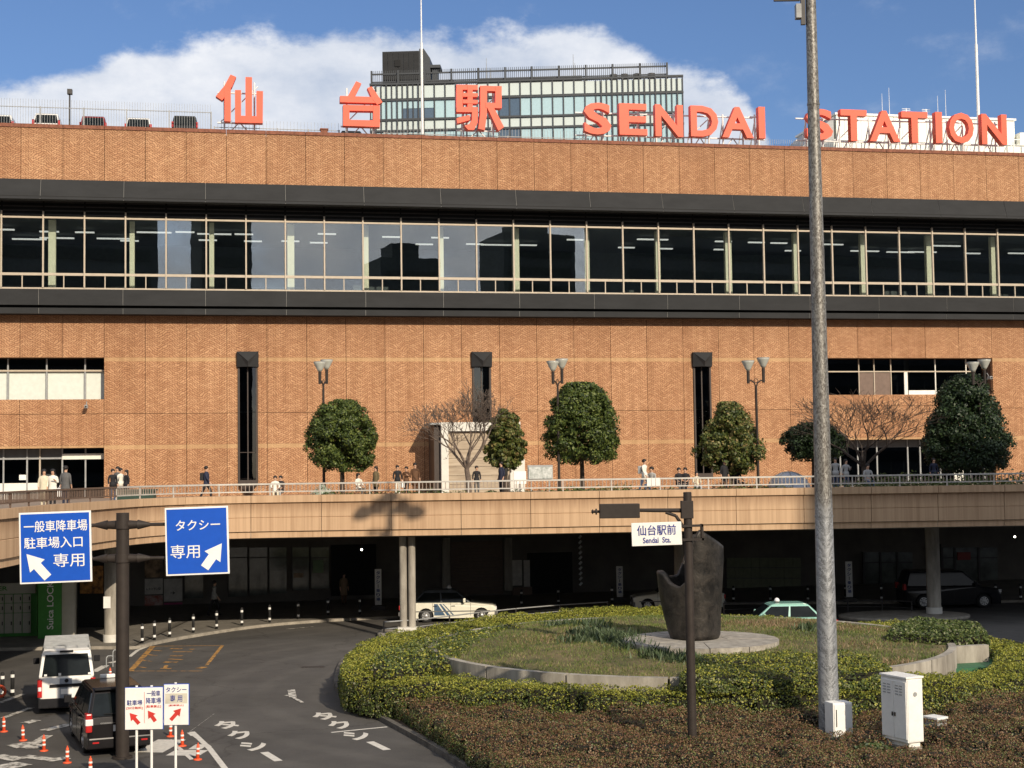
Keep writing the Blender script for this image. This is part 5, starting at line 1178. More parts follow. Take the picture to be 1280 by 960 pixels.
# outer strips of turf behind the mound wall up to the hedge
struct('turf_ring', MB().prism(HI, .1, 1.0, 'xy'), M['turf']) if False else None
M['grass'] = leaf_mat('grass_blades', [(0, (.05, .075, .016)), (.5, (.15, .215, .048)), (.8, (.24, .265, .075)), (1, (.33, .26, .14))], patch=.7, pscale=.5, trans=.3)
def grass(name, label, x, y, z, hgt, mt, cat=None):
    n = len(x); a = RNG.uniform(0, 2 * math.pi, n); h = hgt * RNG.uniform(.5, 1.4, n); wd = h * .16; lean = RNG.normal(size=(n, 2)) * .45
    P = np.stack([x, y, z], 1); D = np.stack([np.cos(a) * wd, np.sin(a) * wd, np.zeros(n)], 1)
    T = P + np.stack([lean[:, 0] * h, lean[:, 1] * h, h], 1)
    V = np.stack([P - D, P + D, T + D * .15, T - D * .15], 1).reshape(-1, 3)
    o = np_mesh(name, V, np.arange(4 * n).reshape(n, 4), mt); o['kind'] = 'stuff'; tag(o, label, cat); return o
n = 90000; r = (MR - .3) * np.sqrt(RNG.random(n)); a = RNG.uniform(0, 2 * math.pi, n); x = MC[0] + r * np.cos(a); y = MC[1] + r * np.sin(a)
k = ((x - 6.1) ** 2 + (y - 49.0) ** 2 > 2.5 ** 2) & (RNG.random(n) < .72 + .5 * fbm(x, y, 21, .8)); x, y = x[k], y[k]
grass('grass', 'thin dry grass covering the roundabout mound', x, y, mh(x, y) - .01, .065, M['grass'], 'grass')
# daffodil-like clumps
M['daff'] = leaf_mat('blue_green_blades', [(0, (.03, .05, .02)), (.6, (.085, .125, .055)), (1, (.16, .20, .12))], patch=.2, trans=.25)
xx, yy = [], []
for (px, py) in ((730, 796), (745, 800), (758, 799), (742, 791), (722, 805), (770, 806), (790, 812), (820, 820), (850, 824), (700, 782), (738, 784), (1010, 790), (780, 802)):
    p = G(px, py, 1.5); c = 130; xx.append(RNG.normal(p.x, .3, c)); yy.append(RNG.normal(p.y, .35, c))
x = np.concatenate(xx); y = np.concatenate(yy); grass('leafy_clumps', 'grey-green strap-leaved clumps in the grass left of the sculpture', x, y, mh(x, y), .22, M['daff'], 'plants')
# stone disc and bronze sculpture
SB = Vector((5.93, 49.3))
dz = 1.72
dc = thing('sculpture_plinth', 'round pale stone disc under the bronze sculpture', 'plinth', (6.05, 48.9, 0))
M['slab'] = mat('speckled_stone', (.22, .20, .17), .75, col2=(.42, .39, .33), scale=3.0, bump=.3)
nseg = 12
for k in range(nseg):
    a0 = 2 * math.pi * k / nseg; a1 = 2 * math.pi * (k + 1) / nseg - .012
    pl = [(.9 * math.cos(a0), .9 * math.sin(a0))] + [(2.55 * math.cos(a0 + (a1 - a0) * i / 5), 2.55 * math.sin(a0 + (a1 - a0) * i / 5)) for i in range(6)] + [(.9 * math.cos(a1), .9 * math.sin(a1))]
    obj('stone_segment', MB().prism(pl, 1.1, dz - .004 * (k % 3), 'xy'), M['slab'], dc, fix=True)
obj('stone_centre', MB().tube((0, 0, 1.1), (0, 0, dz - .01), .89, .89, 24), M['slab'], dc)
def bronze_mat():
    mt, nt, N, L, P = nodes_of('dark_bronze'); P.inputs['Metallic'].default_value = .55; P.inputs['Roughness'].default_value = .48
    tc = N.new('ShaderNodeTexCoord'); mp = N.new('ShaderNodeMapping'); mp.inputs['Scale'].default_value = (1.6, 1.6, 1.4); L.new(tc.outputs['Object'], mp.inputs[0])
    n1 = N.new('ShaderNodeTexNoise'); n1.inputs['Scale'].default_value = 1.5; n1.inputs['Detail'].default_value = 10; n1.inputs['Roughness'].default_value = .7; n1.inputs['Distortion'].default_value = .5; L.new(mp.outputs[0], n1.inputs['Vector'])
    cr = N.new('ShaderNodeValToRGB'); L.new(n1.outputs[0], cr.inputs[0]); e = cr.color_ramp.elements; e[0].position = .35; e[0].color = (.012, .0115, .011, 1); e[1].position = .68; e[1].color = (.068, .060, .052, 1)
    vo = N.new('ShaderNodeTexVoronoi'); vo.feature = 'DISTANCE_TO_EDGE'; vo.inputs['Scale'].default_value = 1.3; L.new(n1.outputs[1], vo.inputs['Vector'])
    v2 = N.new('ShaderNodeMapRange'); L.new(vo.outputs[0], v2.inputs[0]); v2.inputs[1].default_value = 0; v2.inputs[2].default_value = .02; v2.inputs[3].default_value = .35; v2.inputs[4].default_value = 0
    mx = N.new('ShaderNodeMix'); mx.data_type = 'RGBA'; L.new(v2.outputs[0], mx.inputs[0]); L.new(cr.outputs[0], mx.inputs[6]); mx.inputs[7].default_value = (.10, .08, .065, 1); L.new(mx.outputs[2], P.inputs['Base Color'])
    b = N.new('ShaderNodeBump'); b.inputs['Strength'].default_value = .5; b.inputs['Distance'].default_value = .06; L.new(n1.outputs[0], b.inputs['Height']); L.new(b.outputs[0], P.inputs['Normal']); return mt
M['bronze'] = bronze_mat()
t = thing('bronze_sculpture', 'tall dark bronze sculpture like a split cup, one side rising to a peak', 'sculpture', (SB.x, SB.y, dz))
def sculpt():
    # silhouette measured as metres: left and right outline half widths by height, rim height by angle
    zs = [0, .12, .4, .9, 1.5, 2.1, 2.6, 3.1, 3.6, 3.9]
    L_ = [.80, .86, .93, 1.06, 1.16, 1.22, 1.26, 1.28, 1.28, 1.28]; R_r = [.78, .84, .86, .88, .92, .97, 1.0, 1.0, .98, .95]
    NA = 64; NZ = 26
    def rimh(phi):   # phi 0 = right (+x), pi = left, -pi/2 = front
        x = math.cos(phi); y = math.sin(phi)
        # high blade on the right and right-back, scoop from the centre to the left, pointed horn at far left
        k = [(-1.0, 2.18), (-.93, 2.22), (-.75, 1.86), (-.5, 1.72), (-.28, 1.95), (-.14, 2.5), (-.05, 3.35), (.05, 3.62), (.35, 3.45), (.7, 3.22), (.93, 3.05), (1.0, 3.0)]
        if y > .25: k = [(-1.0, 2.18), (-.93, 2.22), (-.7, 2.0), (-.4, 2.0), (-.15, 2.6), (.0, 3.3), (.3, 3.4), (.7, 3.2), (1.0, 3.0)]
        for (x0, h0), (x1, h1) in zip(k, k[1:]):
            if x <= x1: return h0 + (h1 - h0) * (x - x0) / (x1 - x0)
        return k[-1][1]
    def rad(z, phi):
        l = np.interp(z, zs, L_); r = np.interp(z, zs, R_r); c = math.cos(phi); s_ = math.sin(phi); rx = r if c > 0 else l
        return rx * c, (.78 + .06 * z) * s_ * (1 - .1 * math.cos(2 * phi))
    vs = []; 
    for j in range(NZ + 1):
        for i in range(NA):
            phi = 2 * math.pi * i / NA - math.pi; h = rimh(phi); z = h * j / NZ; x, y = rad(z, phi); vs.append((x, y, z))
    o = len(vs)
    for j in range(NZ + 1):
        for i in range(NA):
            phi = 2 * math.pi * i / NA - math.pi; h = rimh(phi); zi = max(h * (1 - j / NZ), min(1.2, h - .3)) if j else h; x, y = rad(max(zi, 0), phi)
            k = 1 - .13 - (.0 if zi > 1.25 else .6 * (j / NZ)); vs.append((x * k, y * k, zi - (0 if j else 0)))
    fs = []
    for j in range(NZ):
        for i in range(NA):
            i2 = (i + 1) % NA; fs.append((j * NA + i, j * NA + i2, (j + 1) * NA + i2, (j + 1) * NA + i)); fs.append((o + j * NA + i, o + j * NA + i2, o + (j + 1) * NA + i2, o + (j + 1) * NA + i))
    for i in range(NA): i2 = (i + 1) % NA; fs.append((NZ * NA + i, NZ * NA + i2, o + i2, o + i))
    fs.append(tuple(range(NA))[::-1])
    fs.append(tuple(o + NZ * NA + i for i in range(NA)))
    return MB().add(vs, fs, True)
obj('cast_body', sculpt(), M['bronze'], t)
# shrubs: brown bed in front, dark bush at right back, filler at left and over the front of the mound
BO = smooth_closed(W2([(452, 864), (490, 876), (530, 896), (566, 920), (598, 945), (630, 975), (650, 995), (1340, 995), (1350, 853), (1280, 864), (1200, 874), (1110, 886), (1000, 889), (850, 890), (700, 888), (600, 882), (520, 872)], .62), 4)
BO = [(p.x, p.y) for p in BO]
clear = [(G(1045, 928, .1), .8), (G(1128, 950, .1), 1.05), (G(1170, 925, .1), .5)]
def bedh(x, y):
    h = .56 + .14 * fbm(x, y, 31, .9) - .22 + .50 * CU1(x, y) + .07 * fbm(x, y, 33, 8)
    for c, r_ in clear: h = h - .62 * np.exp(-((x - c.x) ** 2 + (y - c.y + .25) ** 2) / r_ ** 2)
    h = h - .3 * np.clip(fbm(x, y, 35, 1.5) - .55, 0, 1)
    return np.maximum(h, .16)
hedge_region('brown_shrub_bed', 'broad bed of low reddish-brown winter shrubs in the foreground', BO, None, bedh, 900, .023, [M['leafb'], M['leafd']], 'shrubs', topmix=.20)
DB = [(p.x, p.y) for p in smooth_closed(W2([(1108, 806), (1120, 790), (1160, 784), (1215, 788), (1235, 800), (1200, 806), (1150, 806)], 1.3), 4)]
hedge_region('dark_bush', 'dark leafy bush behind the green-floored pit at right', DB, None, lambda x, y: 1.62 + .12 * fbm(x, y, 41, 2), 300, .055, [M['leafd'], M['leafd']], 'bush', topmix=1)
LB = [(p.x, p.y) for p in smooth_closed(W2([(470, 812), (520, 796), (575, 788), (650, 780), (640, 792), (612, 802), (590, 812), (560, 822), (530, 832), (480, 836), (456, 828)], 1.45), 4)]
hedge_region('loose_shrubs', 'loose mixed shrubs left of the concrete wall, inside the ring hedge', LB, None, lambda x, y: 1.42 + .14 * fbm(x, y, 51, 2.5), 300, .045, [M['leafd'], M['leafy']], 'shrubs', topmix=.3)
FB = [(p.x, p.y) for p in smooth_closed(W2([(850, 846), (858, 834), (884, 822), (930, 816), (1000, 816), (1080, 820), (1108, 829), (1112, 840), (1060, 846), (1000, 848), (900, 848)], 1.5), 4)]
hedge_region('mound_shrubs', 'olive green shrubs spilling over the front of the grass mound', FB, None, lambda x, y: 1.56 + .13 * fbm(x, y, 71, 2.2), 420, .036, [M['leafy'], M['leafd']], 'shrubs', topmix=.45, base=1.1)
iv = [(p.x, p.y) for p in smooth_closed(W2([(1085, 905), (1110, 935), (1165, 945), (1180, 915), (1210, 905), (1230, 935), (1200, 970), (1060, 970), (1040, 935)], .3), 4)]
hedge_region('ivy_patch', 'green ivy around the foot of the white cabinet', iv, None, lambda x, y: .42 + .1 * fbm(x, y, 61, 3), 200, .06, [M['leafd'], M['daff']], 'ivy', topmix=.3)
# straw patches on the mound
M['straw'] = leaf_mat('straw', [(0, (.13, .085, .045)), (.5, (.24, .165, .09)), (1, (.36, .27, .17))], patch=.3, trans=.2)
xx, yy = [], []
for (px, py, sx, sy, c) in ((960, 784, 1.5, .8, 1500), (1060, 785, 1.3, .7, 800), (1140, 826, .6, .8, 1100), (1090, 806, .9, .6, 350), (690, 800, .8, .8, 500), (1000, 780, 1.0, .6, 900)):
    p = G(px, py, 1.5); xx.append(RNG.normal(p.x, sx, c)); yy.append(RNG.normal(p.y, sy, c))
x = np.concatenate(xx); y = np.concatenate(yy); k = (x - MC[0]) ** 2 + (y - MC[1]) ** 2 < (MR - .3) ** 2; x, y = x[k], y[k]
grass('dead_grass', 'patches of straw-coloured dead grass on the mound behind the sculpture', x, y, mh(x, y), .09, M['straw'], 'grass')
# ------------------------------------------------------------------ tall galvanised pole with cabinets
def galv():
    mt, nt, N, L, P = nodes_of('galvanised_streaked'); P.inputs['Metallic'].default_value = .45; P.inputs['Roughness'].default_value = .5
    tc = N.new('ShaderNodeTexCoord'); sp = N.new('ShaderNodeSeparateXYZ'); L.new(tc.outputs['Object'], sp.inputs[0])
    n1 = N.new('ShaderNodeTexNoise'); n1.inputs['Scale'].default_value = 6; n1.inputs['Detail'].default_value = 8; n1.inputs['Distortion'].default_value = 1.5
    mp = N.new('ShaderNodeMapping'); mp.inputs['Scale'].default_value = (3, 3, 1.4); L.new(tc.outputs['Object'], mp.inputs[0]); L.new(mp.outputs[0], n1.inputs['Vector'])
    # chevron drips
    ab = N.new('ShaderNodeMath'); ab.operation = 'ABSOLUTE'; L.new(sp.outputs[0], ab.inputs[0])
    ma = N.new('ShaderNodeMath'); ma.operation = 'MULTIPLY_ADD'; sc_ = N.new('ShaderNodeMath'); sc_.operation = 'MULTIPLY_ADD'; L.new(n1.outputs[0], sc_.inputs[0]); sc_.inputs[1].default_value = .35; L.new(sp.outputs[2], sc_.inputs[2]); L.new(ab.outputs[0], ma.inputs[0]); ma.inputs[1].default_value = -1.3; L.new(sc_.outputs[0], ma.inputs[2])
    cb = N.new('ShaderNodeCombineXYZ'); L.new(ab.outputs[0], cb.inputs[0]); L.new(ma.outputs[0], cb.inputs[2])
    n2 = N.new('ShaderNodeTexNoise'); n2.inputs['Scale'].default_value = 9; n2.inputs['Detail'].default_value = 6; mp2 = N.new('ShaderNodeMapping'); mp2.inputs['Scale'].default_value = (.5, 1, 2.0); L.new(cb.outputs[0], mp2.inputs[0]); L.new(mp2.outputs[0], n2.inputs['Vector'])
    r = N.new('ShaderNodeValToRGB'); L.new(n2.outputs[0], r.inputs[0]); e = r.color_ramp.elements; e[0].position = .38; e[0].color = (.14, .145, .15, 1); e[1].position = .60; e[1].color = (.42, .44, .46, 1)
    # brown weathering band in the middle heights
    zr = N.new('ShaderNodeMapRange'); zr.interpolation_type = 'SMOOTHSTEP'; L.new(sp.outputs[2], zr.inputs[0]); zr.inputs[1].default_value = 5.6; zr.inputs[2].default_value = 6.6
    zr2 = N.new('ShaderNodeMath'); zr2.operation = 'MULTIPLY'; L.new(zr.outputs[0], zr2.inputs[0]); zr2.inputs[1].default_value = .88
    mx = N.new('ShaderNodeMix'); mx.data_type = 'RGBA'; L.new(zr2.outputs[0], mx.inputs[0]); L.new(r.outputs[0], mx.inputs[6])
    r2 = N.new('ShaderNodeValToRGB'); L.new(n1.outputs[0], r2.inputs[0]); e = r2.color_ramp.elements; e[0].position = .4; e[0].color = (.075, .062, .048, 1); e[1].position = .62; e[1].color = (.29, .28, .25, 1); L.new(r2.outputs[0], mx.inputs[7])
    L.new(mx.outputs[2], P.inputs['Base Color']); return mt
M['galv'] = galv()
pb_ = G(1037, 926, .1)
tp = thing('light_mast', 'very tall grey galvanised mast streaked with weathering, rising out of the picture', 'mast', (pb_.x, pb_.y, .1)); 
def mrad(z): return .275 - (z) * .0068
segs_z = [0, 5.9, 11.6, 17.0, 22.2]
for a, b in zip(segs_z, segs_z[1:]):
    obj('shaft_section', MB().tube((0, 0, a + (.0 if a == 0 else .015)), (0, 0, b), mrad(a), mrad(b) + .0, 28), M['galv'], tp)
    if a: obj('joint_collar', MB().tube((0, 0, a - .02), (0, 0, a + .03), mrad(a) + .012, mrad(a) + .012, 28), M['galv'], tp)
zt = 20.75
arm = MB(); arm.tube((-1.3, 0, zt), (1.3, 0, zt), .07, n=8); arm.tube((0, 0, zt), (0, 0, zt + .8), .14, .10, n=12)
obj('cross_arm', arm, M['steeld'], tp)
for x, z, r in ((-1.15, zt + .1, .42), (-.55, zt + .35, .40), (0, zt + .75, .42), (.6, zt + .35, .40), (1.2, zt + .1, .42)):
    obj('floodlight', MB().lathe([(.10, .30), (.22, .2), (r, -.05), (r, -.12), (.0, -.13)], (x, -.1, z), 14), M['steeld'], tp)
zb2 = DY(1000, 22, pb_.y).z - .1; zc2 = DY(1000, 6, pb_.y).z - .1
obj('junction_box', MB().box(-.42, -.28, -.12, .12, zb2 - .03, zc2), M['steelg'], tp); obj('box_bracket', MB().box(-.28, -.16, -.05, .05, zb2 - .2, zc2 + .3), M['steeld'], tp)
obj('arm_stub', MB().box(-1.0, -.3, -.05, .05, DY(1000, 1, pb_.y).z - .1 - .0, DY(1000, 1, pb_.y).z + .05), M['steeld'], tp)
o = thing('mast_cabinet', 'small white metal cabinet strapped to the foot of the tall grey mast', 'cabinet', (pb_.x + .2, pb_.y - .5, .1), .30)
hb = (928 - 876) / FPX * 39.3
obj('cabinet_body', MB().box(-.34, .22, -.22, .22, .0, hb), M['white'], o, bevel=.012); obj('door', MB().box(-.31, .20, -.24, -.222, .04, hb - .04), M['white'], o, bevel=.004); obj('hinge_slot', MB().box(-.27, -.245, -.25, -.241, hb * .45, hb * .85), M['steeld'], o)
pc = G(1124, 948, .1)
o = thing('control_cabinet', 'tall narrow white roadside cabinet with double doors standing in the brown shrubs', 'cabinet', (pc.x + .15, pc.y - .3, .1), -1.12)
hc = (938 - 845) / FPX * pc.y * 1.06
obj('cabinet_body', MB().box(-.95, .0, -.0, .50, .42, hc), M['white'], o, bevel=.01); obj('roof_cap', MB().box(-.98, .03, -.03, .53, hc + .002, hc + .05), M['white'], o, bevel=.01)
for a in (-.93, -.47): obj('door', MB().box(a, a + .45, -.02, -.001, .5, hc - .08), M['white'], o, bevel=.004)
obj('door_handle', MB().box(-.53, -.49, -.045, -.021, hc * .52, hc * .57).box(-.44, -.40, -.045, -.021, hc * .52, hc * .57), M['steeld'], o)
lv = MB()
for a in (-.85, -.40):
    for k in range(4):
        for q in range(2): lv.box(a + q * .16, a + q * .16 + .11, -.03, -.021, hc - .2 - k * .07, hc - .175 - k * .07)
tag(obj('louvre', lv, M['steelg'], o), kind='stuff'); obj('end_plate', MB().box(.0, .012, .03, .47, .45, hc - .03), M['white'], o); obj('lock', MB().tube((.013, .25, hc - .38), (.03, .25, hc - .38), .055, n=12), M['steelg'], o)
obj('concrete_foot', MB().box(-.9, -.02, .05, .46, 0, .30), M['concrete'], o); obj('skirt', MB().box(-.88, -.06, .08, .43, .301, .42), M['white'], o)
pc = G(1170, 928, .1); o = thing('junction_box', 'small low white box half hidden in the shrubs right of the tall cabinet', 'box', (pc.x, pc.y, .1), -1.0)
obj('box_body', MB().box(-.22, .22, -.18, .18, 0, .62), M['steelg'], o); obj('lid', MB().box(-.25, .25, -.21, .21, .621, .68), M['white'], o, bevel=.01)
# ------------------------------------------------------------------ traffic signal pole with street name sign
sp_ = G(866, 952, .1); Hs = DY(858, 616, sp_.y).z - .1
t = thing('signal_pole', 'slim dark brown pole with a horizontal signal seen from behind, in front of the sculpture', 'traffic light', (sp_.x, sp_.y, .1), 0)
obj('pole', MB().tube((0, 0, 0), (0, 0, Hs), .115, .105, 18).tube((0, 0, Hs), (0, 0, Hs + .02), .11, .09, 18), M['brown'], t)
za = DY(858, 637, sp_.y).z - .1; k = sp_.y / FPX
obj('arm', MB().tube((-.1, 0, za - .02), (-62 * k, 0, za - .0), .055, .045, 10).path([(-.1, 0, za - .45), (-.3, 0, za - .15), (-.55, 0, za - .06)], .04, 8), M['brown'], t)
obj('arm_clamp', MB().box(-.17, .13, -.13, .13, za - .22, za + .22), M['brown'], t, bevel=.01)
sg = obj('signal_housing', MB().box(-110 * k, -60 * k, -.12, .1, za - .19, za + .17), M['brown'], t, bevel=.02)
vis = MB()
for j in range(3):
    x = (-102 + j * 17) * k; vis.tube((x, .1, za), (x, .34, za - .02), .15, .15, 16)
obj('visor', vis, M['brown'], sg); 
for j, mt in enumerate(('red', 'amber', 'tgreen')):
    M.setdefault('tgreen', mat('green_lens', (.02, .25, .15), .3)); x = (-102 + j * 17) * k; obj('lens', MB().tube((x, .101, za), (x, .14, za), .12, n=16), M[mt], sg)
obj('arm_end_knob', MB().tube((-110 * k, 0, za - .02), (-118 * k, 0, za - .02), .035, n=8).tube((-113 * k, 0, za - .02), (-115 * k, 0, za - .02), .075, n=10).tube((-118 * k, 0, za - .02), (-120 * k, 0, za - .02), .07, .03, n=10), M['brown'], sg)
zs = DY(820, 667, sp_.y).z - .1
ns = thing('street_name_sign', 'white street name sign reading 仙台駅前 Sendai Sta. clamped to the slim brown pole', 'sign', (sp_.x - 40 * k, sp_.y - .15, .1 + zs), .0)
ww, hh = 31 * k, 14.3 * k
ns.rotation_euler = (0, -.02, 0)
obj('plate', MB().box(-ww, ww, -.02, .02, -hh, hh), M['white'], ns, bevel=.008)
M['ink'] = mat('sign_ink_navy', (.03, .045, .22), .5)
text_obj('仙台駅前', 'lettering', M['ink'], ns, -ww * .78, ww * .78, -hh * .12, hh * .78, y=-.022, th=.006, offset=.012)
text_obj('Sendai  Sta.', 'lettering', M['ink'], ns, -ww * .56, ww * .56, -hh * .78, -hh * .28, y=-.022, th=.006, offset=.02)
obj('clamp', MB().box(ww, ww + .55, -.0, .04, -.2, -.14).box(ww, ww + .55, 0, .04, .14, .2).box(ww + .50, ww + .55, -.0, .3, -.2, .2), M['brown'], ns)
# ------------------------------------------------------------------ brown pole with two blue direction signs
lp = G(153, 948, .0); 
t = thing('sign_pole', 'thick dark brown pole carrying two blue direction signs at left', 'pole', (lp.x, lp.y, 0))
Hl = DY(153, 641, lp.y).z
obj('pole', MB().tube((0, 0, 0), (0, 0, Hl), .172, .165, 24), M['brown'], t); obj('base_ring', MB().tube((0, 0, 0), (0, 0, .06), .26, .26, 20), M['brown'], t)
k = lp.y / FPX
for py in (656, 698):
    z = DY(153, py, lp.y).z
    for sx in (-1, 1):
        obj('arm', MB().tube((sx * .16, 0, z), (sx * 1.15, 0, z), .045, n=8).tube((sx * .17, 0, z), (sx * .4, 0, z), .12, .1, 10).tube((sx * .4, 0, z), (sx * .72, 0, z), .13, .05, 10), M['brown'], t)
    obj('arm_collar', MB().tube((0, 0, z - .1), (0, 0, z + .1), .2, .2, 20), M['brown'], t)
M['blue'] = mat('sign_blue_sheet', (.008, .085, .50), .4, var=.04, spec=.5); M['signw'] = mat('sign_white_sheet', (.82, .82, .80), .4, var=.03)
def dsign(pxc, pyc, wpx, hpx, label, rz, texts, arrow):
    c = DY(pxc, pyc, lp.y - .12); w_, h_ = wpx / 2 * k, hpx / 2 * k
    s_ = thing('direction_sign', label, 'sign', tuple(c), rz, 'blue direction signs on the brown pole')
    s_.rotation_euler = (0, R_(-1.3) , rz)
    obj('plate', MB().box(-w_, w_, -.02, .03, -h_, h_), M['signw'], s_, bevel=.01); obj('blue_face', MB().box(-w_ + .045, w_ - .045, -.028, -.0205, -h_ + .045, h_ - .045), M['blue'], s_)
    for body, x0, x1, z0, z1 in texts: text_obj(body, 'lettering', M['signw'], s_, x0 * w_, x1 * w_, z0 * h_, z1 * h_, y=-.03, th=.008, offset=.002 if '専' in body else .008)
    (ax, az), (bx, bz_) = arrow; ax *= w_; bx *= w_; az *= h_; bz_ *= h_
    d = Vector((bx - ax, bz_ - az)); L_ = d.length; d.normalize(); n_ = Vector((-d.y, d.x)); a = Vector((ax, az)); s1 = .115; hd = .42
    pl = [a + n_ * s1, a + d * (L_ - hd) + n_ * s1, a + d * (L_ - hd) + n_ * .25, a + d * L_, a + d * (L_ - hd) - n_ * .25, a + d * (L_ - hd) - n_ * s1, a - n_ * s1]
    obj('arrow', MB().prism([(p.x, p.y) for p in pl], -.036, -.029), M['signw'], s_)
    obj('back_brace', MB().box(-w_, w_, .031, .07, .35 * h_ - .04, .35 * h_ + .04).box(-w_, w_, .031, .07, -.35 * h_ - .04, -.35 * h_ + .04), M['steelg'], s_)
dsign(69.5, 684, 88, 88, 'blue sign 一般車降車場 駐車場入口 専用 with white arrow up left', .06, [('一般車降車場', -.86, .90, .44, .76), ('駐車場入口', -.86, .76, -.02, .30), ('専用', -.06, .80, -.56, -.18)], ((-.22, -.84), (-.80, -.16)))
dsign(246.5, 676, 78, 84, 'blue sign タクシー 専用 with white arrow up right', .05, [('タクシー', -.66, .74, .32, .62), ('専用', -.84, .08, -.50, -.10)], ((.22, -.80), (.78, -.10)))
# small white signs on posts
M['rarrow'] = mat('red_arrow', (.55, .04, .03), .5)
def psign(px0, px1, py0, py1, posts, label, parts, Y=34.0, rz=.03):
    k_ = Y / FPX; c = DY((px0 + px1) / 2, (py0 + py1) / 2, Y); w_, h_ = (px1 - px0) / 2 * k_, (py1 - py0) / 2 * k_
    s_ = thing('post_sign', label, 'sign', (c.x, c.y, 0), rz, 'small white signs on white posts')
    pl = obj('plate', MB().box(-w_, w_, -.02, .01, c.z - h_, c.z + h_), M['white'], s_, bevel=.006)
    obj('edge', MB().box(-w_ - .012, w_ + .012, .011, .03, c.z - h_ - .012, c.z + h_ + .012), M['blue'], s_)
    for f in posts: obj('post', MB().tube((f * w_, .05, 0), (f * w_, .05, c.z + h_ + .04), .03, n=10), M['white'], s_)
    for kind, *q in parts:
        if kind == 't': body, mt, x0, x1, z0, z1 = q; text_obj(body, 'lettering', M[mt], s_, x0 * w_, x1 * w_, c.z + z0 * h_, c.z + z1 * h_, y=-.022, th=.005, offset=.012)
        if kind == 'b': mt, x0, x1, z0, z1 = q; obj('sticker', MB().box(x0 * w_, x1 * w_, -.0235, -.0205, c.z + z0 * h_, c.z + z1 * h_), M[mt], s_)
        if kind == 'a':
            (ax, az), (bx, bz_) = q; ax *= w_; bx *= w_; az *= h_; bz_ *= h_; d = Vector((bx - ax, bz_ - az)); L_ = d.length; d.normalize(); n_ = Vector((-d.y, d.x)); a = Vector((ax, az + c.z)); s1 = .042; hd = .16
            pg_ = [a + n_ * s1, a + d * (L_ - hd) + n_ * s1, a + d * (L_ - hd) + n_ * .1, a + d * L_, a + d * (L_ - hd) - n_ * .1, a + d * (L_ - hd) - n_ * s1, a - n_ * s1]
            obj('arrow', MB().prism([(p.x, p.y) for p in pg_], -.027, -.021), M['rarrow'], s_)
M['beige'] = mat('beige_sticker', (.55, .52, .42), .6)
psign(157, 203, 860, 911, (-.42, .38), 'double white post sign with two red arrows up left, 駐車場 and 一般車降車場', [('t', '駐車場', 'ink', -.9, -.08, .16, .42), ('t', '[20分無料]', 'rarrow', -.92, -.06, -.04, .10), ('t', '一般車', 'ink', .16, .88, .58, .86), ('t', '降車場', 'ink', .12, .92, .22, .52), ('t', '[駐車禁止]', 'rarrow', .12, .92, .02, .16), ('a', (-.25, -.72), (-.75, -.2)), ('a', (.62, -.62), (.22, -.1)), ('b', 'rarrow', .02, .04, -.7, .8)])
psign(205.5, 235.5, 856, 905.5, (-.1,), 'white post sign タクシー専用 with one red arrow up right', [('t', 'タクシー', 'ink', -.85, .85, .62, .88), ('b', 'beige', -.9, .9, .06, .56), ('t', '専 用', 'ink', -.5, .5, .14, .48), ('t', '[駐車禁止]', 'rarrow', -.6, .6, -.08, .02), ('a', (-.45, -.75), (.4, -.18))], Y=34.3)
